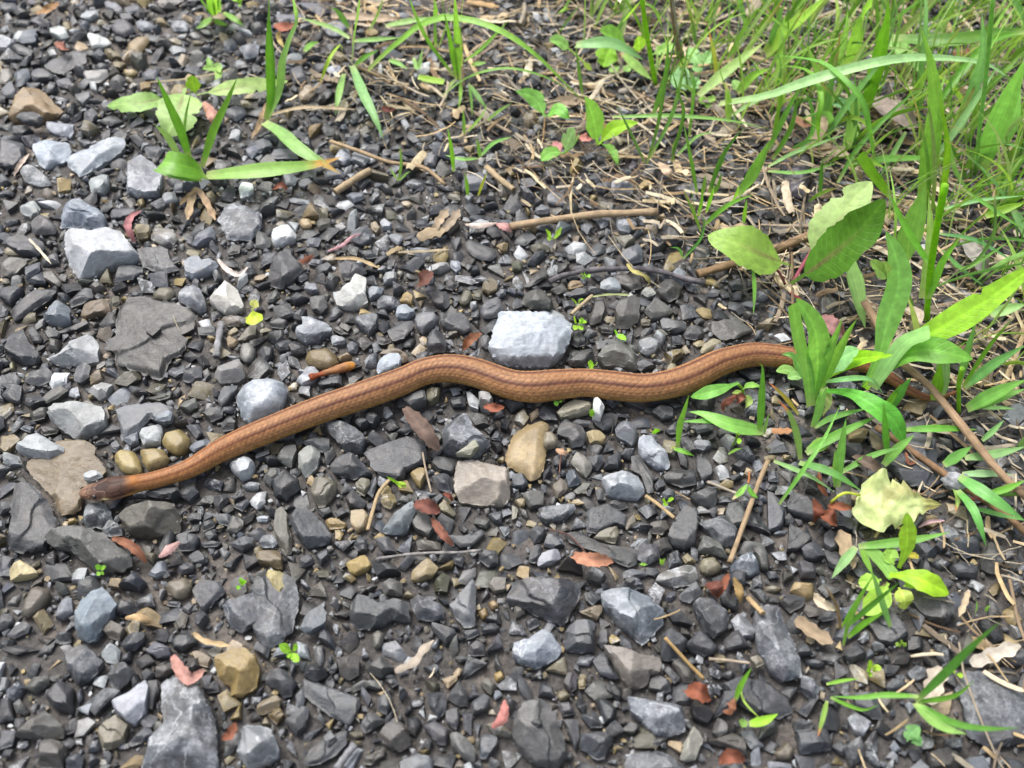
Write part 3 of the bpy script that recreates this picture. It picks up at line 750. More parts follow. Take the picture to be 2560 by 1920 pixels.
65665f 1530,430 1610,410 1630,470 1570,530
46494d 850,320 900,270 980,330 900,380
515458 940,250 1020,230 1070,290 1010,350 950,320
484b50 1210,410 1320,330 1350,400 1300,450
aaa890S 1830,520 1890,475 1930,540 1850,620 1720,610
8a8468 1190,600 1240,560 1300,580 1250,640
#22
b59d70RF 0,440 60,380 150,330 250,285 330,320 310,420 300,560 290,700 230,830 160,860 110,790 0,740 -60,700 -60,600|tan egg|large tan oval stone with a thin white seam down its middle
958b72RS 260,520 280,410 340,400 400,470 390,530 300,555|tan knob|small tan rounded stone leaning on the large tan oval one
565758 385,440 420,320 600,350 640,450 620,530 520,560 480,470 400,430
a89566 640,400 760,390 820,470 790,520 670,530|ochre chunk|ochre chunk at the right corner of a dark stone below the snake
aba38cT 385,250 460,160 540,125 690,160 680,220 560,260 420,295|cream lens|cream and ochre lens-shaped stone touching the snake's near side
d5d5d0T 705,120 740,108 800,190 770,290 700,250|white tooth|small bright white upright stone touching the snake's near side
9a9fa6VT 1085,550 1100,450 1200,435 1250,500 1340,590 1370,690 1350,750 1270,740 1130,640|marbled stone|blue-white marbled lumpy stone left of a single upright grass shoot
a3a7abVT 770,800 850,760 950,740 1100,785 1150,940 1090,1000 900,985 820,960|frosted block|pale frosted block with a dark left side, below the blue-white marbled stone
7b7f83T 890,390 930,320 1020,310 1090,420 1080,500 1040,545 900,440
8a877c 505,680 560,575 700,690 690,740 640,820 600,790|kite stone|pale brown-grey kite-shaped stone right of the large tan oval
55565a 690,730 650,620 800,610 790,690 740,760
44474c 790,740 810,650 940,570 940,690 920,740
646c75T 465,770 540,725 600,830 580,870 490,900
84796a 345,890 420,805 475,860 470,930 390,1000 350,940
65655f 90,940 200,910 275,920 270,1060 150,1085 110,1010
5f6165V 225,1170 240,1070 400,1040 540,1030 560,1080 500,1140 430,1180 300,1215
505356F 650,1080 830,1030 1000,1150 980,1240 900,1220 720,1300 640,1280
87816d 705,1330 760,1270 915,1215 930,1300 890,1390|olive shard|light olive-brown shard leaning on a dark slab left of centre below the frosted block
474846F 440,1300 540,1270 760,1370 1090,1430 1080,1560 1000,1590 870,1540 650,1430 500,1370|long slab|long dark slab with an orange bud scale lying on its lower edge
505355T 1335,1330 1420,1130 1500,1030 1610,1070 1600,1280 1580,1400 1480,1440 1400,1400|slate tower|tall dark slate lump right of the short broken straw
4d4e4f 1305,790 1400,720 1590,720 1595,870 1460,900 1330,840
4f5254 1600,640 1680,610 1730,690 1730,800 1640,850 1600,760
5a5b5b 1540,960 1700,880 1790,900 1760,1050 1720,1090 1600,1030
55595dV 1610,1180 1830,1130 1960,1260 1940,1410 1800,1420 1690,1280
6b6c66 1600,1450 1650,1290 1800,1360 1870,1520 1740,1470
5f625f 1840,1150 1880,1010 1980,1020 2020,1110 1990,1240 1890,1255
67625a 1185,1290 1200,1190 1340,1165 1360,1260 1300,1310
867d6c 965,1220 1050,1120 1075,1190 990,1270
55524c 1210,1370 1340,1310 1390,1420 1260,1500
8a8268R 1610,1590 1640,1500 1750,1480 1830,1590 1770,1640 1680,1660|tan lump|rounded tan-brown lump left of the pale blue pyramid with the long straw
9a8c6a 1470,1500 1520,1450 1590,1540 1500,1560
7f8890VT 1880,1580 1960,1490 2090,1440 2140,1560 2140,1640 2060,1660 1900,1620|blue pyramid|pale frosted blue pyramid-shaped stone at the lower end of the long slanting straw
6b6b66 1950,1480 2000,1350 2150,1370 2212,1450 2212,1620 2150,1600 2090,1440
8b8e92 1565,500 1610,475 1715,490 1720,540 1650,580 1590,560
626464 1540,370 1640,345 1740,355 1730,400 1600,435
5a5b5c 1770,420 1800,370 1930,390 1930,450 1790,455
55585b 1320,400 1390,330 1450,330 1440,440 1360,440
9a9ca2 210,1550 260,1450 400,1415 430,1500 350,1560 230,1580|pale slip|pale grey rectangular stone left of the orange bud scale with a stalk
5a5e64V 270,1400 310,1280 420,1300 460,1400 350,1430
484a4cV 1210,230 1270,180 1390,190 1390,290 1300,310
505256 690,310 850,240 920,260 890,380 780,410
565a5e 1290,950 1350,890 1410,930 1400,1000 1320,1000
3c3f45 1890,700 1970,640 2060,700 1980,770
545b63 0,780 90,750 140,870 100,920 0,880
5b5c5cF 1030,620 1100,600 1220,800 1225,940 1170,960 1120,790 1030,740
777a7d 960,1620 1030,1595 1160,1620 1170,1660 960,1690
84827cV 1270,1640 1490,1560 1590,1570 1610,1690 1560,1740 1400,1765 1240,1700
a39270 20,1010 80,980 125,1000 110,1060 70,1070
8f8a79 0,1040 50,1080 40,1160 0,1180
4a4d50 720,910 790,900 810,1010 740,1010
5b5c5e 1230,870 1290,810 1330,880 1250,930
4a4a48 840,1010 920,1000 1010,1070 930,1100 850,1060
45484c 350,640 430,590 480,660 420,730 360,710
505256 140,1280 220,1200 300,1250 270,1350 190,1390
45474b 170,1400 250,1380 260,1480 200,1560 140,1540
66675a 530,930 620,850 690,850 640,930 560,960
45464a 1450,450 1550,470 1600,590 1520,600 1470,540
#23
5a5d63F 1040,700 1190,420 1440,430 1480,650 1550,850 1350,925 1160,860|stalk slate|large flat slate under the two fallen stalks, with a whitish patch
484b52 1370,280 1490,320 1480,360 1180,420 1190,345
4e4f52T 170,1040 220,890 330,940 420,1080 420,1180 380,1190 180,1100|bract-side slate|dark slate lump left of the curled rusty bracts
4d5158 1570,1310 1740,1290 1840,1370 1820,1480 1700,1510 1600,1430
55554f 1830,1520 1930,1350 2060,1440 2050,1550 1940,1650 1840,1600
4e5259 1580,1570 1720,1520 1810,1590 1800,1670 1620,1670
484c54 290,1410 420,1340 500,1500 400,1530 320,1500
55565a 490,1290 540,1250 620,1330 600,1430 540,1460 480,1390
414448 160,1450 200,1170 380,1330 290,1430
57555a 260,1540 310,1510 410,1560 410,1680 280,1680
55585f 0,900 60,950 155,1080 130,1250 0,1290
484c55 1990,560 2060,470 2200,480 2190,600 2110,640
4c4b52 1580,460 1680,420 1690,540 1620,560
5c626a 0,740 80,750 90,850 0,850
5e6064 690,1230 760,1140 800,1150 750,1310
65625d 1310,950 1530,890 1540,970 1400,1000
4b4c52 440,640 500,620 560,700 480,780 430,740
46474d 1440,1400 1500,1310 1560,1400 1490,1470
#30
8b979fT 640,340 690,200 880,85 940,150 1000,240 940,350 830,560 760,585 680,540 650,470|blue blade|upright pointed blue-grey stone with a white rim and dark right side
71685aR 175,340 200,230 260,100 330,75 430,120 430,190 330,320 250,375|brown egg|elongated brown egg-like stone near the frame edge below the cream-yellow stone
7a7e85 490,380 510,240 530,200 610,180 635,320 550,390
55575bVT 525,680 640,590 720,570 880,730 840,830 760,930 670,950 600,860|glossy slate|glossy dark slate lump with a bright glint, below the pointed blue-grey stone
55575a 920,860 990,740 1090,740 1180,840 1100,930 1000,1010 950,930
b3b5bbT 955,1080 1120,990 1240,875 1265,930 1250,1160 1170,1300 1120,1290 1000,1180|white kite|white kite-shaped stone left of the big white-flecked boulder
918975T 820,1350 850,1280 980,1190 1090,1270 1070,1420 960,1500 890,1500|tan hexagon|tan six-sided stone just below the white kite-shaped stone
6f7276VT 1200,1740 1250,1500 1400,1250 1370,900 1480,860 1600,900 1720,930 1840,1200 1900,1640 1880,1740|flecked boulder|largest dark boulder densely flecked with white at the lower frame edge
a88f58 1845,700 1960,640 2110,610 2212,690 2240,800 2212,960 2100,1050 2000,1050 1990,960 1900,900 1860,800|ochre nugget|big rough ochre stone with a darker pitted top
505258 1660,110 1720,10 1900,50 1950,130 1830,260 1770,330 1700,240
555962V 1910,240 2080,170 2180,120 2212,170 2250,420 2090,500 1990,440
857a66R 1420,110 1450,40 1610,0 1670,100 1620,180 1520,215
67655f 130,1390 350,1130 490,1250 560,1310 550,1400 420,1420
5a5b5e 390,1060 450,930 540,900 610,940 640,1200 500,1170
55554f 210,980 270,880 410,860 430,930 320,1030
4b4f52 0,330 90,320 120,390 80,450 0,490
565a60 60,520 130,420 200,390 270,420 240,490 130,550
6e665c 880,470 950,375 1080,450 1040,570 950,540
464a50 1040,590 1090,490 1240,480 1250,560 1180,640 1090,660
6c6d74 1260,660 1320,560 1480,620 1480,690 1360,710
46494d 1480,560 1540,500 1690,520 1700,580 1600,655 1500,640
45474c 970,330 1020,190 1130,230 1220,290 1100,350
5a554f 1340,780 1470,730 1510,810 1440,880 1350,890
9a8a74 1650,650 1720,635 1840,720 1800,800 1720,770|beige chip|beige chip lying on the curled pink-red bud scale above the ochre nugget
5d5a56 300,1430 480,1410 570,1480 550,1680 340,1680
55585f 0,1320 130,1330 110,1470 0,1510
555a62 1110,1440 1260,1290 1340,1370 1220,1450 1130,1480
8a8e90VT 2050,1350 2130,1270 2250,1270 2330,1310 2400,1450 2410,1560 2320,1640 2150,1680 2060,1560|half-white boulder|rounded boulder, white-flecked above and dark below, at the lower frame edge
474a4e 470,540 500,470 610,480 620,580 520,600
474a50 1440,260 1450,220 1560,220 1560,280
6b655a 1500,410 1560,290 1620,330 1600,450 1530,470
a3a6a6 0,870 70,880 60,980 0,1000
4b4d52 0,1050 80,1050 130,1250 0,1280
4a4c50 1270,900 1350,890 1370,1000 1320,1160 1280,1150
4c4e52 1740,960 1870,900 1900,1000 1800,1020
55565a 570,1280 640,1220 670,1260 650,1350 580,1380
50545a 570,1570 650,1530 720,1560 710,1680 580,1680
#31
55585dVF -70,260 -20,10 190,-40 330,-10 370,200 310,480 240,570 110,640 10,560 -60,380|stacked slate|large dark slate carrying a small oval grey stone
70767bS 380,460 420,340 560,235 610,310 590,420 470,505 420,490|top oval|small oval grey stone lying on top of the large dark slate
56595b 800,380 830,200 880,150 1000,190 1060,230 1180,190 1320,220 1335,400 1180,370 1110,440 980,470 870,470|wrinkled plate|wrinkled dark grey plate right of the slate carrying an oval stone
51545aV 1325,190 1400,165 1500,190 1620,260 1630,380 1530,400 1390,380
77797bT 1665,260 1800,100 1870,0 1900,90 1895,440 1800,450 1720,350|silver pyramid|silvery grey pyramid with a bright glint, left of two ochre pebbles
6a6863 1080,70 1150,15 1270,60 1260,180 1120,170
5c5f62F 395,890 420,880 640,960 910,1060 880,1200 800,1300 610,1190 420,1040|slanting plate|flat grey parallelogram plate slanting across the lower gravel
4b4d51 75,930 130,790 250,810 355,920 310,1040 240,1060 170,980
8c7d62 5,1120 60,1060 180,1030 220,1070 200,1140 60,1210 10,1190
8a7448 100,1210 200,1130 250,1200 180,1290
606265 240,1260 390,1110 455,1140 430,1310 350,1390
4d5054F 410,1600 480,1480 700,1350 790,1330 780,1450 690,1550 560,1630 430,1650
75787aS 580,1400 640,1330 700,1400 620,1480
5d5c5a 945,810 1060,680 1130,720 1200,810 1080,890 960,840
696a64 815,970 900,900 1090,900 1080,980 940,960 850,1010
5b5c5e 1110,900 1200,880 1240,930 1180,970
76746aR 990,500 1060,455 1115,500 1080,620 1020,640
4d5055 1505,440 1520,390 1720,460 1730,500 1640,610
5d5852T 1060,1390 1100,1290 1200,1210 1320,1350 1340,1460 1240,1530 1140,1490|brown ridge|ridged brownish stone with a roof-like top at the lower frame edge
5e5e5f 900,1290 960,1170 1040,1180 1115,1260 940,1370
65656a 1440,1300 1540,1250 1670,1330 1640,1470 1570,1460
73736f 1670,1360 1730,1340 1850,1420 1910,1540 1890,1630 1790,1590 1690,1450
6c7176 1930,1500 1960,1350 2080,1370 2090,1450 1990,1590 1930,1580
46494c 1650,1050 1750,890 1840,1030 1830,1130 1740,1130
53575d 1465,1000 1560,980 1650,1010 1640,1160 1580,1250 1500,1130
5b5e61 1855,1100 1960,1010 2030,1060 2000,1170 1870,1210
55565a 1640,1160 1750,1130 1760,1260 1730,1340 1640,1270
b5a080 1605,890 1740,840 1740,890 1660,975|peach chip|peach-tan chip above a dark three-cornered stone in the lower gravel
605e5f 1830,620 1900,550 1980,590 1980,690 1870,700
6b675e 940,1560 1110,1480 1110,1560 990,1640 930,1630
7b7e80 1230,1610 1400,1530 1530,1570 1540,1720 1240,1720
625f54 1930,920 2000,870 2080,940 2030,1040
a68b50R 2050,850 2130,800 2150,880 2080,920
56534e 700,700 890,690 890,860 800,910 720,840
8f7748R 1910,310 1990,260 2010,350 1960,385
a18355R 2000,230 2060,200 2105,260 2040,300
807a70 2010,90 2050,0 2160,0 2150,130 2060,150
5f6265 1050,1050 1150,1000 1180,1100 1130,1210 1050,1160
505258 1780,1190 1870,1180 1860,1390 1800,1340
4a4c50 610,820 700,730 720,800 680,840
5d5f60 1710,700 1790,690 1850,720 1760,750
7a7c7e 1440,790 1560,760 1590,800 1540,850
45474c 1940,470 2020,400 2110,440 2080,490 1950,510
55575b 1780,480 1920,450 1940,500 1830,560
4e5055 130,620 0,560 -20,640 100,720
#32
7f868dVT 760,150 830,90 960,80 1100,120 1230,200 1320,290 1310,400 1180,560 1120,600 1050,540 930,440 850,290 790,240|frosted chunk|big frosted blue-grey chunk with white edges above the bird-shaped tan stone
8e857aT 790,580 1000,620 1130,680 1280,690 1300,750 1280,840 1200,850 1180,930 1100,980 1000,970 950,880 870,720|bird stone|tan-grey bird-shaped flat stone with a pointed corner
4c4e54V -60,200 0,20 240,10 420,20 570,60 600,130 540,280 450,440 300,400 150,300|cracked slate|big dark slate with white cracks left of the frosted chunk
90979fV 0,650 20,570 150,530 260,455 360,510 435,640 390,720 300,760 220,810 80,770 10,720|flecked oval|pale blue white-flecked oval stone below the cracked dark slate
65686cT 450,540 490,420 560,370 700,380 720,500 710,660 600,670 460,650
82868cVT 1000,1030 1100,1020 1300,1060 1400,1050 1490,1130 1495,1340 1380,1400 1240,1390 1130,1250 1030,1150|waxy stone|grey stone with a waxy pale front below the bird-shaped stone
55585cV 1560,230 1620,180 1740,190 1880,330 1850,480 1740,550 1660,480
5b5d61 1490,600 1600,480 1680,470 1780,650 1700,700 1560,660
6f6e6cT 0,1340 30,1180 100,1090 260,1040 340,1100 420,1310 470,1450 480,1560 400,1680 200,1660 40,1480|pebble carrier|big brown-grey stone carrying a dark crumb, at the lower frame edge
3f4044S 165,1260 200,1230 260,1240 260,1300 210,1335 170,1310
5d6065 580,1480 600,1360 760,1340 880,1390 800,1580 740,1600
a9a698T 1450,1580 1480,1450 1570,1290 1660,1410 1580,1590 1480,1610|white diamond|cream-white diamond-shaped stone with a grey left side
51545aV 960,1680 1000,1540 1250,1510 1400,1560 1490,1720 980,1740
50545a 695,730 800,640 850,760 930,880 900,910 760,850
565759 1200,870 1270,850 1370,910 1370,1000 1320,1020 1180,980
55565a 730,580 770,450 830,450 840,590 780,640
625f58 1380,740 1450,700 1590,830 1560,930 1480,930
5b5d5f 1310,820 1350,770 1450,880 1400,940
474a4d 720,1060 800,1040 910,1170 880,1260 800,1290
4b5056 590,1200 720,1160 790,1310 680,1320
57565a 390,1100 500,1080 550,1200 440,1220
525458 440,1240 570,1230 580,1420 550,1530
656361 1730,1350 1780,1210 1880,1290 1870,1370 1790,1410
75777aT 1440,170 1590,30 1650,150 1540,240 1450,210
7d7f84V 1890,380 1960,320 2040,370 2110,470 2080,550 1970,540|salted lump|small white-and-black salted lump left of the long grey pillar stone
51565a 620,140 690,120 790,200 700,270 640,210
94866f 580,300 700,260 785,240 770,340 740,390|tan heart|tan heart-shaped chip between the cracked slate and the frosted chunk
5f5f5c 940,1340 1030,1250 1110,1310 1050,1370
6e7275 1970,1340 2080,1330 2180,1480 2060,1500
5c5750 1680,1430 1900,1350 2020,1400 2030,1560 1850,1480
505256 1280,720 1300,500 1380,440 1540,570 1440,700 1350,750
807656R 380,1050 400,990 460,975 515,1040 420,1095
8a7b50 570,930 590,840 640,850 630,980 580,980
555154 440,930 480,830 560,840 560,980 500,1020
57585a 2070,120 2150,100 2212,180 2180,250
303338 800,930 960,960 930,1090 820,1010
26292e 1540,1130 1700,1120 1750,1210 1690,1300 1560,1240
4a4d51 1800,170 1860,110 1960,240 1940,310 1820,250
6a655c 10,260 110,250 110,330 30,380
55565a 110,390 160,350 230,370 240,430 150,480
8f8672S 2060,700 2140,680 2180,760 2110,800
55575a 1280,1380 1350,1400 1260,1480 1180,1450
474a4fF 1820,930 1960,870 2200,900 2390,1060 2430,1180 2300,1240 2100,1200 1920,1080|bent-shoot slate|smooth dark flat slate beside a bent yellow-green grass shoot
#33
6f7278VT -120,400 -110,300 0,240 90,260 150,370 290,790 280,880 130,920 20,850 -80,640|grey pillar|long smooth grey pillar-like stone, standing slantwise
55585eFV 1630,980 1720,800 1900,820 2212,1000 2300,1300 2212,1450 1900,1500 1720,1380 1700,1250 1680,1050|corner slate|very large dark slate in the corner under blurred grass blades
4a4543V 1230,170 1260,110 1500,120 1630,290 1590,410 1490,440 1340,360|peaty stone|dark brown speckled stone below the light green oval leaf
3f4044V 860,340 1000,240 1150,370 1220,520 1080,600 960,560
9a9ca0 0,1600 200,1620 210,1700 0,1700
5a5d62 245,1350 530,1310 555,1500 270,1550
7d7260R 40,1540 170,1410 240,1500 190,1600 80,1590
5c5f62 220,1260 290,1220 390,1290 370,1340 230,1350
55565a 750,1000 950,1000 990,1260 900,1240 760,1130
73767cV 690,1220 760,1170 900,1270 820,1400 740,1350
45474c 640,690 760,560 860,640 850,700 720,760
3c3e43 1000,870 1010,750 1150,770 1080,860
54575a 1010,960 1080,880 1190,890 1180,990 1040,1000
5d6166V 1210,830 1290,760 1370,790 1350,890 1250,920
55575d 420,370 520,290 590,310 570,380 470,400
545456 90,220 200,160 330,180 310,260 190,330
55504c 1380,1530 1560,1470 1690,1560 1640,1680 1400,1680
7e8288 1700,1580 1880,1540 1920,1700 1700,1700
54555a 250,1170 430,990 450,1050 330,1230
4d5055 550,1480 620,1420 680,1480 640,1560
6d6c6e 1960,690 2230,610 2230,770 2120,780
747a84 640,270 740,260 760,370 650,370
#O
98a0a8VR 508,852 522,828 545,814 580,810 612,820 622,845 612,875 590,900 560,915 540,920 520,900|speckled round|big round blue-grey stone speckled white, touching the snake's far side
"""
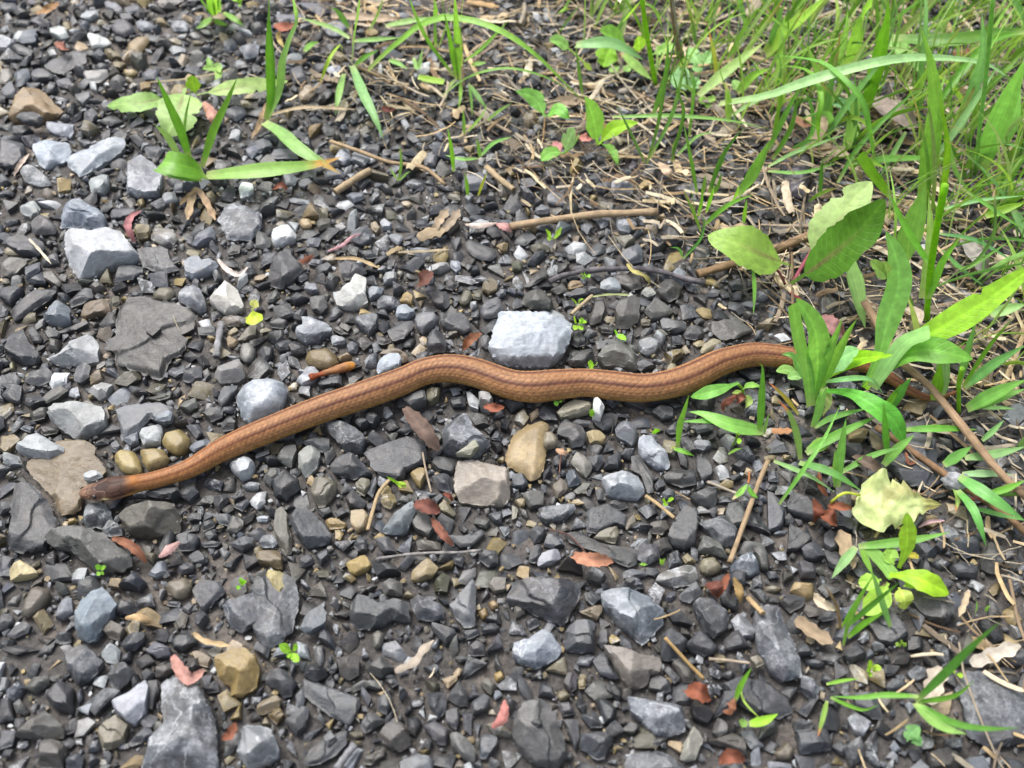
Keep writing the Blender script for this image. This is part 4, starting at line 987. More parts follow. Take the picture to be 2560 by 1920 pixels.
PLANTS = """
@grass_tuft|grass|uprooted grass tuft with a broad cut blade and a long pale-tipped blade, on the gravel
b 00 1640,1380 1560,1130 1450,880 1350,650|75|5c9a38|3,36
b 00 1590,1200 1610,1000 1660,760|32|76ae55|3,28
b 00 1750,1440 1850,1130 1960,890 2050,670|78|6ca63e|4,36
b 00 1550,1360 1450,1190 1330,1070|60|93c275|3,14
B 00 1760,1490 1600,1440 1405,1400|215|6fae3f|5,12,3
b 00 1740,1550 1500,1505 1310,1465|95|6aa545|4,8,2
b 00 1780,1520 2212,1480 2700,1425 2960,1355|135|8ec46a>d8b070|4,5,4
d 10 1700,-40 1650,90 1620,240|70|c9a878|2,2,1
d 10 1710,-30 1790,100 1860,240|60|b8956a|2,2,1
d 10 1690,-20 1580,80 1560,110|40|c09a60|2,2,1
@broadleaf_weed|weed|flat toothed pale-leaved weed behind the uprooted grass tuft
t 00 1460,840 1250,880 925,915|190|98c97e>8cc070|3,3,2
t 00 1600,760 1540,960 1440,1170|370|a2cf8c|5,3,3
o 00 1690,810 1670,730 1660,650|120|8dc53c|6,12
t 00 1700,820 1950,770 2490,700|150|a8d08c|3,4,4
@weed_sprig|weed|tiny three-pointed pale green sprig in the out-of-focus gravel
l 00 1860,620 1810,590 1745,595|60|98cc78|3,4
l 00 1850,600 1810,540 1795,490|50|8cc46c|3,5
l 00 1850,600 1890,640 1860,690|60|a0d080|3,3
l 00 1850,610 1880,580 1900,630|70|98c878|3,4
@grass_tuft|grass|small dark-based grass tuft cut by the upper frame edge, behind the gravel
b 00 1830,140 1770,60 1690,-60|70|69aa3a|3,20
b 00 1850,140 1820,40 1780,-80|60|79b84a|3,22
b 00 1870,130 1870,30 1865,-90|60|8cc850|3,24
b 00 1900,110 1890,20 1880,-60|40|72b048|3,20
b 00 1830,150 1760,210 1690,250|60|86bc6c|3,3,2
b 00 1930,110 2030,170 2115,230|50|84bc62|3,3,3
b 00 1850,170 1900,200 1970,220|50|80b850|3,2
b 00 1990,-20 2060,0 2075,65|60|8ecb4e|8,3,3
@grass_tuft|grass|tall pair of wide upright blades with one short drooping blade turning straw-coloured
b 01 85,1040 130,850 130,500 115,0 105,-200|95|5d9f33|3,72
b 01 100,1040 200,800 240,520 310,300 355,180 320,0 300,-100|88|8cc47a|3,66
b 01 70,1060 220,1150 390,1300 730,1500|115|8fc67c>d9bb7e|4,4,4
d 01 100,1000 300,945 480,925 860,945|34|cbb285|3,3,3
d 01 100,890 50,1010 0,1160|50|a88a5c|4,3
d 01 60,1030 10,1100 -40,1200|30|b0946a|3,2
@grass_tuft|grass|sprawling grass tuft with one long drooping blade and one long arching blade
b 01 830,545 850,350 880,150 900,-60|52|7cb060|3,48
b 01 830,570 930,820 1020,1000 1100,1200|85|84bd84|4,3,5
b 01 760,640 720,800 685,1000|58|86bb70|3,2,3
b 01 850,355 1000,345 1250,325|45|80b86a|14,15
b 01 980,260 1050,130 1110,-40|34|84bd56|3,22
b 01 810,330 650,240 370,150|44|86b86c|12,14
b 01 800,240 710,110 640,60|52|70b052|8,16
b 01 420,445 470,390 540,360|52|74b64c|3,4
b 01 560,700 640,500 730,385 745,450|34|9bc94c|3,10,6
b 01 850,570 950,490 1065,430|46|62a040|4,10
b 01 970,605 1150,430 1300,310 1420,215 1620,150 1750,160 1950,200 2212,320 2470,520 2670,720 2845,890|62|84c158|4,4,26
b 01 1120,225 1350,180 1570,150|56|92c47e|8,14
b 01 1150,520 1230,550 1310,600|44|7cbb60|4,4
b 01 1360,500 1400,590 1440,420|40|86bb74|3,10
@grass_tuft|grass|dense upright grass tuft with a pinkish-brown foot, standing alone beyond the straw
b 01 1740,690 1690,450 1630,150 1590,-80|58|64a038|3,52
b 01 1755,690 1735,300 1715,-80|58|7ab84e|3,56
b 01 1710,660 1500,380 1385,150 1310,-60|42|6fae48|3,44
b 01 1780,570 1770,250 1795,-60|26|84b054|4,46
b 01 1800,530 1950,420 2190,170|38|78b454|5,26
b 01 1555,400 1555,150 1540,-30|56|74b24e|4,34
b 01 1580,410 1640,240 1690,-20|40|80b858|4,34
b 01 1770,700 1765,850 1745,945|32|90c860|3,2,2
b 01 1840,720 1860,860 1870,1015|22|74b450|3,2,2
b 01 1850,740 1920,840 2000,945|42|82bc72|3,2,2
b 01 1600,830 1800,685 2000,610 2212,590 2460,650 2650,740 2820,870|24|7eb860|4,5,16
b 01 1720,690 1660,760 1640,860|34|a2c484|3,2
b 01 1860,560 1930,550 1995,540|40|8ac46a|5,6
@grass_shoot|grass|short cut yellow-green blade piece lying on the straw
B 01 1400,665 1510,690 1625,710|58|98d040|4,4
@grass_tuft|grass|thin spidery grass tuft on straw-covered gravel, left of the sprouting broad leaves
b 01 1935,1360 1925,1280 1905,1190|34|7ebb56|3,9
b 01 1945,1345 2050,1240 2212,1180|36|7cc068|3,10
b 01 1920,1370 1780,1375 1630,1340|32|8cc878|3,4,3
b 01 1800,1160 1795,1050 1790,940|28|7cb64e|3,10
b 01 2000,1040 2100,960 2212,890|30|84b860|3,9
b 01 1830,1140 1950,1000 2000,900|24|88bc5c|3,9
@grass_tuft|grass|two short upright grass shoots on the straw in front of the spidery tuft
b 01 1710,1480 1690,1300 1655,1100|38|72b440|3,22
b 01 1830,1690 1820,1580 1805,1490|34|74b244|3,12
b 01 1920,1690 1960,1580 2000,1480|26|b4c848|3,12
@grass_tuft|grass|thin single grass seedling standing in pale straw beside a broken stalk
b 01 1235,1560 1255,1400 1240,1250|26|7cb25c|3,16
b 01 1240,1560 1300,1500 1340,1480|20|7cb25c|3,6
b 01 1230,1560 1180,1490 1160,1440|20|88b868|3,6
@broadleaf_weed|weed|broad-leaved sprout with an upright and a yellow-green leaf, under the long arching blade
l 02 740,1250 700,1020 625,830|180|80c25e|3,26
l 02 745,1250 880,1120 1095,1058|135|8fcb36|3,12
l 02 780,1190 790,1110 780,1030|60|c09aa0|3,10
l 02 770,1240 860,1290 920,1430|70|7cbc58|3,3,2
@broadleaf_weed|weed|sprout with two broad leaves held like wings, at the edge of the straw
l 02 285,1010 200,860 30,785|150|86cc6e|4,12
l 02 285,1010 390,950 500,1025|125|7cc664|4,9,4
s 02 285,1010 280,1080 270,1200|16|a08a6a|5,2
@broadleaf_weed|weed|low sprout with a pale upright oval leaf and a pink leaf, nearest the gravel
o 02 455,1310 490,1210 540,1105|130|9ccf98|3,14
o 02 440,1320 340,1320 250,1390|115|80c266|4,5
o 02 420,1310 400,1270 350,1230|80|c88fa0|3,4
s 02 440,1330 520,1270 580,1170|20|84be62|3,8
@broadleaf_weed|weed|young weed with a single spoon-shaped leaf behind the arching blade
o 02 500,430 420,370 325,350|130|92cf7c|8,14
s 02 690,600 590,510 490,420|20|9cc870|3,8
o 02 690,610 650,570 620,540|50|9cc058|3,5
@broadleaf_weed|weed|cluster of the largest rounded leaves around a bright green stalk
o 02 1010,430 860,320 760,265|190|8cce66|8,20
o 02 890,380 830,460 790,580|190|90d050|10,4
b 02 550,395 800,375 950,410 1140,520|110|84bd88|16,12,4
b 02 960,470 1080,580 1210,690|85|a8dc88|10,4
o 02 1100,450 1095,380 1090,310|120|9ad654|8,16
o 02 1215,470 1300,430 1405,390|100|94d074|8,12
o 02 930,570 880,600 835,605|70|a4d88a|4,4
o 02 960,570 990,590 1020,620|70|94cc78|4,4
s 02 1240,730 1200,500 1150,200 1120,-30|44|98d634|3,52
b 02 1130,20 1230,80 1300,250 1350,450|34|86bc5c|46,16,6
b 02 960,190 1040,100 1120,0|46|a0dc50|20,34
r 02 1470,560 1410,280 1375,-40|60|b89c70|3,36
r 02 1440,300 1410,150 1385,-40|28|d8ccb0|20,38
@grass_tuft|grass|wiry dark grass tuft at the gravel's straw border, crossed by a fallen blade
b 02 1165,1420 1260,1080 1350,600 1445,200|28|5f9640|3,50
b 02 1190,1370 1380,1000 1480,600 1540,325|34|74ac60|3,46
b 02 1150,1410 1010,1120 890,880|26|5d9050|3,26
b 02 1230,980 1300,750 1350,540|44|68a844|12,30
b 02 1215,990 1330,620 1350,300|36|6aa848|14,40
b 02 870,1010 1400,1002 1900,1045 2230,1120|38|84bc70|14,10,5
b 02 610,830 580,620 550,380|30|64984c|3,22
@grass_tuft|grass|loose wiry grass tuft right of the dark wiry tuft, in the straw
b 02 1375,1400 1480,1000 1440,820 1365,560|30|5c9440|3,38
b 02 1530,1180 1570,800 1560,700 1500,540|28|64a04c|3,34
b 02 1600,1680 1550,1400 1480,1050|34|64a046|3,30
b 02 1430,1340 1600,1180 1760,1140|30|84bc6c|3,12
b 02 1390,1400 1400,1260 1450,1140|26|84b858|3,14
@grass_tuft|grass|dark upright grass tuft leaning right, above the largest toothed leaf
b 02 1700,1680 1800,1400 1900,1230 2010,1100|44|528a3c|3,34
b 02 1810,1430 1830,1300 1815,1130|36|4f8638|8,30
b 02 1950,1690 2090,1500 2240,1200|110|74b450|3,34
b 02 1640,1690 1660,1600 1670,1500|34|74a44c|3,10
b 02 1740,1690 1790,1580 1810,1480|30|68a044|3,12
@grass_tuft|grass|fallen pale grass tuft with a wide two-tone blade
b 02 1610,830 1800,660 2000,500 2190,360|95|a2cf86>b8d890|4,20
b 02 1870,1060 1870,900 1845,690|58|98ce68>e0d8b8|3,18
b 02 1950,800 2080,660 2230,590|80|86c24a|4,14
b 02 1900,1000 2040,910 2230,825|34|90c08c|4,12
b 02 1860,520 1980,300 2130,50|44|84bc58|6,30
b 02 1760,640 1750,500 1700,260|40|a4b858>c08850|3,22
@lobed_weed|weed|bluish-green lobed leaves lying flat among the straw
o 02 1500,780 1420,690 1390,620|120|9fd8ac|3,4
o 02 1510,770 1470,660 1460,560|130|a4dcb4|3,6
o 02 1520,770 1580,720 1630,700|120|98d4a0|3,5
o 02 1650,560 1580,500 1535,410|120|92d08c|4,6
o 02 1650,560 1690,510 1740,450|120|94d090|4,6
o 02 1650,580 1600,590 1550,580|90|98d494|4,5
o 02 1980,800 1940,740 1910,690|80|9cd48c|3,5
o 02 1985,790 2010,740 1990,690|70|98d088|3,6
o 02 1690,890 1650,870 1615,850|70|84be54|3,4
o 02 1690,890 1720,860 1760,860|70|8cc45c|3,4
o 02 1690,890 1690,910 1680,930|60|80ba50|3,2
@grass_tuft|grass|tallest broad dark green blade standing in the dense grass
b 03 830,980 930,600 1010,200 1050,-120|130|5f9f2f|3,62
b 03 770,1060 700,1200 640,1290|110|90cc68|6,3
b 03 690,1280 730,1050 800,680|90|a0d674|3,22
@grass_tuft|grass|pale bluish long blade arching over the other grass
b 03 -420,900 0,830 300,720 700,600 1100,515 1500,505 1900,560 2150,740 2260,900|92|a0d6a2|6,10,30
@grass_tuft|grass|upright striped blade ending in a fine bent tip, in the middle of the dense grass
b 03 1330,1760 1350,1600 1400,1300 1440,1000 1440,850 1390,500 1310,215|150|80bf58|4,64
b 03 1500,1750 1540,1400 1540,1200 1480,820|62|84c038|4,44
b 03 1760,1690 1620,1480 1530,1150 1450,950|50|84bd70|3,36
@grass_tuft|grass|cluster of wide pale blades with a whitish-green stalk, beside the arching blade
s 03 1790,1510 1830,1100 1890,600 1945,-60|44|90d078|3,72
b 03 1840,1470 1950,1150 2100,800 2250,480|180|7cc266|3,54
b 03 1650,1150 1750,850 1850,500 1850,100|95|84c480|8,48
b 03 2040,1240 2130,1020 2180,780|90|84c87a|6,30
b 03 2000,1690 2100,1480 2260,1300|110|68a85c|4,20
b 03 1800,1205 1980,1220 2230,1290|34|74b472|14,12
b 03 1440,1370 1640,1100 1990,570|60|9cd4a0|6,38
@grass_tuft|grass|dark broad blade bent flat across the dense grass
b 03 1080,330 1500,355 1900,300 2260,235|125|5b903c|14,22,4
b 03 2260,280 2050,310 1850,420 1500,850 1300,1250|70|5c9c34|30,4,6
@grass_tuft|grass|steep wide pair of blades crossing at the upper frame edge
b 03 690,580 760,350 850,100 910,-80|115|8cca5c|6,48
b 03 -20,470 150,290 350,130 540,-60|165|9ad060|4,42
b 03 590,620 660,330 690,80|60|86be70|6,36
b 03 0,420 60,260 170,-40|60|6cac5c|6,36
@grass_tuft|grass|arching thin blade with a kink, before the tallest broad blade
b 03 920,1450 880,1150 800,850 560,600 400,520 0,470|52|6cb050|4,16,26
b 03 440,1330 430,1050 460,850 380,640 200,575 0,600|44|74b444|4,12,22
b 03 740,980 690,800 540,560 700,290|40|649c3c|6,40
@grass_tuft|grass|bright green blade with a cut tip leaning over the long toothed leaves
B 03 1050,1690 900,1500 790,1335|100|78b82e|6,20
b 03 700,1410 1100,1370 1620,1370|62|74b856|8,10
b 03 960,280 1150,430 1350,660|130|a0d890|12,5
b 03 600,1580 800,1250 1200,850 1410,735|44|5f9c44|4,30
b 03 0,1440 250,1310 700,1150|36|8cc484|4,12
b 03 0,1300 120,1050 290,720|50|6cac4c|4,28
b 03 250,1300 380,1150 380,950 290,720|40|68a84c|4,24
b 03 40,1380 200,1100 260,800|44|5f963c|4,28
b 03 1190,1140 1080,1330 950,1560|44|80b872|14,3
b 03 450,1690 460,1500 475,1350|36|54903c|3,16
b 03 0,1480 300,1490 620,1400|34|74b45c|4,8
b 03 530,1050 530,900 550,780|60|84c068|4,14
b 03 470,860 620,890 840,1000|90|74b884|8,5,3
@grass_tuft|grass|wiry grass tuft beside the largest toothed leaf, one blade hooked over
b 12 1660,290 1770,190 1900,100 2090,20|52|6cac48|4,26
b 12 1480,575 1620,420 1660,290 1650,180|26|4c8c3c|3,14
b 12 1590,220 1560,60 1540,-60|28|74b840|3,26
b 12 1610,210 1640,60 1640,-80|30|68a83c|3,28
b 12 1680,180 1720,50 1750,-60|34|6cb03c|3,26
b 12 1630,340 1560,160 1480,-20|34|6ca044|3,24
b 12 1870,120 1930,50 1960,-60|34|78bc40|8,26
b 12 2000,280 2010,180 2030,60|34|74b440|3,16
b 12 1475,570 1440,490 1360,480|22|5c9c4c|3,7
b 12 2080,640 2095,850 2085,1060|34|7cc05c|12,3
@dock_plant|weed|dock-like plant with three large toothed leaves and red-purple stalks
t 12 2420,640 2212,560 1950,450 1690,375|380|8cbc5c|7,16,4
t 13 200,790 480,600 800,330 1010,60|420|52892f|5,42
t 13 330,640 560,330 720,100 900,-90|400|a6ce90|8,26
s 13 210,790 320,600 440,420|34|a8607c|3,12
s 13 150,800 100,700 40,640|26|6c3c44|3,6
s 13 190,870 280,930 330,1000|26|8c3c50|3,2
r 13 170,780 190,620 190,480|16|8a6450|3,14
@grass_shoot|grass|pale striped single blade bent in front of the dock leaf
b 13 690,550 760,800 800,1000 840,1180|130|90c47e|14,3
@leafy_weed|weed|leafy weed growing in front of the snake's tail half, with two tall folded leaves
L 23 390,150 430,-180 400,-480 240,-740|270|86cc66|3,44
B 23 370,190 340,-100 270,-350 210,-690|110|84c46a|4,40
l 13 390,1700 270,1500 210,1420 115,1400|110|88cc80|4,22
o 13 470,1590 600,1460 785,1360|190|90d098|8,18
b 13 400,1750 480,1500 560,1300 645,1085|90|80c062|4,36
b 13 440,1720 600,1400 690,1220 770,1095|84|86c45e|4,36
l 13 500,1630 720,1460 1080,1410|140|8ed02c|5,22
L 23 500,60 740,90 1000,250 1100,340 1190,520|220|64be4c|6,5,9
b 23 480,40 420,280 380,380|70|7cc458|6,3
b 13 500,1640 750,1610 900,1630 1000,1750|50|86cc8a|12,6,6
b 23 500,30 530,150 470,280|50|9cba70|6,4
o 13 260,1600 170,1540 70,1550|90|94cc7c|4,6
o 13 300,1610 240,1590 170,1610|90|98d08c|4,5
@leafy_weed|weed|tall leafy weed with one upright folded leaf and a long broad leaf, beyond the tail
L 13 830,1690 960,1400 1040,1100 1130,800 1100,550 1015,335|250|86cc70|3,46
L 13 930,1650 1150,1420 1400,1370 1770,1440|270|6cb04a|5,20,6
L 13 840,1700 1100,1400 1400,1230 1800,1000 2300,640|280|90d03c|4,44
B 13 900,1690 1150,1330 1400,1210|130|98d490|6,26
@reed_grass|grass|bright green jointed grass stalk with leaves standing apart, beside the dock plant
s 13 1370,1110 1400,700 1460,300 1530,-60|64|8cd424|3,58
b 13 1400,640 1200,330 1040,0|66|70ba44|24,40
b 13 1390,920 1500,620 1660,395|66|7cc44e|14,34
b 13 1150,600 1250,300 1360,-60|190|84c264|10,34
b 13 1330,920 1400,500 1390,20|90|a0d080|6,38
s 23 1650,240 1650,0 1680,-140|42|8ccc3c|3,20
b 13 1440,1800 1470,1600 1490,1480|100|84c838|3,14
B 13 1490,1760 1510,1600 1510,1480|110|94c88c|3,12
@grass_tuft|grass|crossing thin grass blades at the frame edge beyond the long broad leaf
b 13 1480,360 1800,420 2140,610|40|6cae78|16,6
b 13 1720,0 1960,160 2230,340|36|74b45c|22,14
b 13 1880,215 2050,150 2230,90|80|80b830|14,20
b 13 1490,150 1850,70 2230,30|34|80bc84|16,22
b 13 1920,1060 2050,1020 2230,970|100|8cc47c|8,12
b 13 1640,1690 1730,1350 1800,1100|62|7cc070|4,26
b 13 1700,1690 1950,1490 2230,1320|86|72b870|4,20
b 13 1680,1690 1900,1350 2130,1070|36|74b040|4,30
b 13 1960,50 1950,350 1800,590 1480,790|28|54803c|30,4
b 13 1500,500 1700,690 1880,820|36|6cac6c|10,4
b 13 2120,160 2200,300 2250,460|80|90cc90|14,8
b 13 1560,560 1700,660 2100,420|34|68a04c|4,18
@broadleaf_weed|weed|pale wilting small leaf standing beside the upright folded leaf
o 13 1040,750 960,680 880,600|140|98cc78|4,12
o 13 1040,740 1020,660 1000,600|90|98c878|4,10
@grass_tuft|grass|trampled grass tuft with many crossing blades before the leafy weed
b 23 1190,395 1500,385 1815,395|66|66ae46|5,5,3
b 23 1000,700 1110,570 1265,440|84|80c068|3,12
b 23 630,765 900,620 1190,535|56|6cae54|4,10
b 23 600,890 620,640 675,290|76|82c868|3,22
b 23 580,890 575,740 580,560|40|90d06c|3,14
b 23 1030,610 1010,400 1000,160|62|66b048|4,22
b 23 270,680 540,760 820,930|68|66a85c|6,6,4
b 23 50,665 350,790 570,930|44|90c888|5,5
b 23 95,1040 300,750 480,480 630,170|38|74bc58|5,16,5
b 23 330,600 600,440 950,275|80|6cb04c|4,10
b 23 280,650 250,450 180,250 80,135|60|84b468>d88060|3,20
b 23 265,265 140,110 0,-20|40|9c9a44>e09078|4,12
b 23 350,585 460,520 600,450|110|90cc68|4,5
b 23 400,380 560,290 870,205|54|74b85c|4,8
b 23 385,370 460,180 510,10|64|88c878|4,22
b 23 1060,210 1140,80 1240,-60|80|5ca452|5,22
b 23 1000,230 1080,110 1150,0|50|7cc048|5,16
@grass_tuft|grass|spreading grass tuft growing out beside the far end of the fallen stalks
b 23 1720,215 1950,90 2230,-40|120|7cc064|4,18
b 23 1720,215 2000,120 2230,40|90|84c470|4,14
b 23 1850,210 2000,205 2140,215|36|80bc78|4,5
b 23 1640,920 1780,1100 1890,1410|74|68b462|5,3,4
b 23 1760,1065 2000,1130 2230,1180|44|68a860|4,6
b 23 1900,950 2050,910 2230,830|62|70b848|6,12
b 23 1650,800 1850,930 2230,1190|110|6cb468|6,6,4
b 23 1520,700 1640,620 1760,540|90|6cb05c|4,10
b 23 1700,640 1950,610 2230,540|84|80b87c|5,9
b 23 1680,780 1900,775 2120,785|66|98cca0|4,5
s 23 1740,1000 1950,960 2230,950|46|9c5c6c>6a9a4c|5,8
b 23 1850,490 1950,400 2040,310|50|74b470|4,8
b 23 1600,880 1640,980 1620,1110|44|90b868>c89060|4,3
@wilted_leaf|leaf|wilted pale yellow-green maple-like leaf lying face up
T 23 770,990 960,1010 1200,1030 1500,1040|520|c2dca8>a8b078|5,4,4
s 23 545,1020 620,960 690,940 790,960|28|c4dc60|6,7,3
@leafy_weed|weed|small weed with one upright yellow-green leaf rising before the wilted pale leaf
L 23 1130,1590 1200,1400 1195,1110|170|9cd44c|4,22
b 23 780,1405 1200,1360 1580,1280|80|72b056|5,9
B 23 830,1390 980,1530 1090,1670|110|84bf64|5,4
b 23 760,1410 660,1530 550,1680|80|84b880|5,4
b 23 800,1410 850,1530 910,1660|56|80bb54|5,3
L 33 1050,-10 1250,10 1420,80 1565,155|230|9cd636|5,6,3
o 33 1130,100 1170,180 1195,280|150|b4d46c|5,3,2
o 33 1040,60 960,200 830,335|200|96cc50|6,3
o 33 980,30 900,50 780,60|150|98d054|6,4
o 23 1180,1480 1260,1480 1300,1510|60|b8b84c|5,5
o 23 1090,1560 1060,1500 1090,1420|130|8cc458|5,6
o 33 1170,90 1260,60 1310,80|100|a4dc48|6,5
@grass_tuft|grass|blurred thin grass tuft with a brown dead blade, below the small weed
b 33 635,450 720,300 920,-20|36|74bc4c|3,30
b 33 680,440 900,250 1140,50|48|5c9c44|3,30
b 33 690,530 820,420 1010,310|54|70b440|3,18
b 33 650,600 700,400 870,60|34|7cbc54|3,28
b 33 1055,440 980,230 890,-60|66|74b470|6,30
d 33 630,460 590,250 490,80|30|b08a50|3,20
@grass_tuft|grass|blurred spreading grass tuft over the corner slate, with a very long blade
b 33 1280,1080 1500,870 1750,620 2010,390|72|5ca04c|4,48
b 33 1280,1090 1600,1040 1785,905|46|5f9c3c|4,18
b 33 1285,1100 1600,1270 1900,1320 2180,1310|62|5a9844|4,24
b 33 1270,1100 1400,1230 1540,1320 1720,1365|92|88be70|4,14
b 33 1300,1040 1000,1030 800,1050 540,1040|50|6cb048|14,6
b 33 540,1050 750,1140 850,1155 960,1110|34|6cae3c|6,6
b 33 510,1080 480,1200 430,1395|44|84b060>c08860|5,10
b 33 505,935 640,905 790,885|32|80c048|4,7
@clover_sprout|sprout|blurred round-leaved sprout below the spreading grass tuft
o 33 1200,1430 1230,1370 1310,1300|130|84c488|4,8
o 33 1240,1440 1280,1420 1330,1400|100|78bc78|4,5
@grass_shoot|grass|single upright shoot right of the blue-white marbled stone
b 22 1430,540 1450,360 1490,230 1530,90|52|7ec050|3,22
b 22 1400,560 1470,580 1575,620|44|74b84c|4,3,2
b 22 1420,560 1390,545 1370,570|24|98a860|3,3
@broadleaf_weed|weed|small weed holding one broad leaf against the near side of the snake
L 22 1960,-10 1750,60 1545,110|140|74bc5c|8,5,3
s 22 2000,90 1990,40 1950,0|30|90cc4c|3,8
l 22 1990,50 2050,10 2150,20|56|84c45c|6,7
l 22 2000,90 2050,140 2020,210|60|98bc68|3,2
l 22 2000,90 1960,70 1900,80|40|98c060|4,4
@grass_tuft|grass|low grass tuft with a flat folded blade pointing along the snake
b 22 2170,410 1900,360 1650,260 1525,240|125|84c868|4,5,3
b 22 1950,330 1700,320 1450,325|50|76bc5c|4,4,2
b 22 2140,420 2155,150 2165,-130 2130,-180|64|66ac44|4,26
b 22 2180,430 2190,360 2220,250|28|84bc68|3,9
@bent_shoot|grass|bent yellow-green grass shoot leaning over smooth dark slate
b 32 1930,1070 1980,940 2070,790|50|74b840|4,12
b 32 2050,1280 2180,1250 2300,1190|80|98d848|4,8
b 32 1970,960 2010,1090 2150,1240|20|a0cc60|4,4
o 32 2040,1260 2000,1270 1960,1250|70|90c470|3,5
@seedling|sprout|four-leaved seedling in front of the long olive-grey bent bar-like stone
o 20 870,1610 850,1585 820,1570|46|84cc50|5,7
o 20 870,1610 890,1590 915,1575|40|8cd054|5,7
o 20 865,1620 850,1640 835,1650|40|90d058|5,5
o 20 880,1615 885,1640 885,1630|30|84c44c|5,5
@seedling|sprout|four-leaved seedling with a dark heart left of the slanting plate
o 31 310,650 260,630 200,590|80|98d850|3,6
o 31 315,650 340,620 350,580|44|90d048|3,6
o 31 315,660 340,710 370,740|70|94d44c|3,4
o 31 305,660 290,680 275,710|40|8ccc44|3,4
@seedling|sprout|bright seedling on dark slate above the big ochre nugget
o 30 2080,80 2100,60 2130,50|44|84d42c|4,6
o 30 2075,85 2060,100 2050,115|40|7ccc2c|4,4
o 30 2080,70 2080,40 2095,20|34|8cd840|4,7
@seedling|sprout|pale two-leaved seedling in front of the tan broken stem
l 12 345,410 320,370 290,320|46|9cd850|3,9
l 12 350,410 390,370 430,300|46|a4dc5c|3,9
l 12 340,405 320,405 300,395|34|a0d860|3,4
@seedling|sprout|leafy seedling touching the right side of the pale block
o 12 560,1130 545,1110 530,1085|60|a4d848|3,7
o 12 575,1130 610,1125 645,1130|44|98d44c|3,6
o 12 570,1150 550,1170 535,1190|50|a0d850|3,4
o 12 580,1150 595,1170 610,1195|44|98d050|3,4
o 12 575,1140 600,1110 590,1090|44|90cc44|3,7
@seedling|sprout|two-leaved seedling behind the dusty hump
o 12 900,1240 895,1215 890,1190|40|84d83c|3,9
o 12 900,1240 940,1250 985,1280|56|90d848|3,5
@seedling|sprout|two-leaved seedling at the foot of the dusty hump, touching the snake
o 12 710,1500 680,1490 655,1475|80|98d848|4,6
o 12 715,1500 725,1490 735,1480|44|8cd040|4,7
@seedling|sprout|feathery seedling before the left part of the dark lichened twig
o 12 630,740 610,720 595,705|36|90c858|3,7
o 12 635,740 630,710 625,690|36|88c450|3,8
o 12 640,740 660,725 670,740|36|88c450|3,6
o 12 630,745 610,745 600,740|30|80c04c|3,5
@seedling|sprout|thin-leaved seedling beside the cut pale straw near the pale block
l 12 560,990 545,950 510,920|34|98d038|3,10
l 12 570,985 590,940 625,925|36|90cc40|3,10
@seedling|sprout|three-leaved seedling right of the short broken straw
o 22 1335,1020 1315,1010 1300,995|40|98d83c|3,6
o 22 1340,1015 1370,1000 1400,990|40|9cdc44|3,6
o 22 1330,1025 1325,1040 1320,1055|40|94d43c|3,4
@seedling|sprout|round-leaved seedling above the blue-white marbled stone
o 22 1240,430 1240,410 1240,385|70|84d430|3,6
@seedling|sprout|dark-stalked seedling with one round leaf, between the trampled tuft and the upright shoot
s 22 1900,540 1930,490 1950,430|18|7ca83c|3,10
o 22 1940,500 1960,495 1985,490|50|98dc40|5,6
o 22 1945,440 1955,430 1960,420|30|90d048|9,10
b 22 1870,605 1930,570 1995,555|26|74a84c|3,6
@seedling|sprout|white-tipped two-leaved seedling over the long slanting straw
l 22 2040,850 1990,920 1900,1000|48|84c85c>d8d0b0|6,4
l 22 2040,860 2060,930 2125,985|44|74c04c|6,4
s 22 2040,860 2050,810 2050,760|20|c08458|6,7
@seedling|sprout|tiny forked seedling at the lower right of the long slab
l 22 1295,1570 1285,1530 1275,1505|26|90cc50|3,7
l 22 1295,1570 1305,1535 1325,1505|26|98d05c|3,7
l 22 1095,1555 1130,1558 1170,1560|26|7cb848|4,4
@seedling|sprout|yellow-green seedling among dry grass right of the long grey pillar
o 33 890,820 880,770 880,725|50|98d440|3,8
o 33 900,820 940,800 965,820|70|a0cc54|3,6
o 33 890,830 885,850 880,870|40|90cc3c|3,4
o 33 885,830 870,820 850,820|40|90cc3c|3,5
@seedling|sprout|pale feathery seedling below the dark speckled slate lump
o 33 1150,610 1120,590 1110,610|36|98c468|3,5
o 33 1155,600 1150,570 1140,555|36|90c05c|3,6
o 33 1160,600 1180,590 1190,575|36|94c460|3,6
@seedling|sprout|two pale round leaflets beside the corner slate
o 33 1620,830 1605,825 1590,825|50|a8dc58|3,5
o 33 1640,840 1655,850 1660,880|50|a0d850|3,5
@seedling|sprout|small green leaflets near the frame edge among dry stems
o 33 1900,300 1895,280 1900,255|60|84c454|4,7
l 33 1790,330 1800,280 1800,215|34|80c060|3,12
@seedling|sprout|green leaflets peeping out under the near side of the snake
o 22 400,150 380,165 360,170|50|70bc38|4,4
o 22 410,140 420,150 430,155|30|74b83c|4,4
o 22 695,290 690,250 695,215|50|84c848|3,6
@leaf_scrap|leaf|yellow-green scrap of leaf beside the cream tooth-shaped stone
O 10 2120,1090 2190,1080 2250,1050|150|b8d850|4,6,2
O 10 2190,1010 2200,970 2215,930|80|d0e090|5,7
@moss_sprig|moss|tiny bright moss sprig at the top of the tan straw
l 21 1240,870 1180,830 1125,800|24|78b828|5,8
l 21 1230,850 1240,880 1260,900|24|88bc30|5,5
l 21 1220,840 1270,860 1305,860|26|90c038|5,6
l 21 1250,870 1280,880 1295,900|24|84b42c|5,5
l 21 1200,830 1215,850 1225,880|22|84b42c|5,5
"""
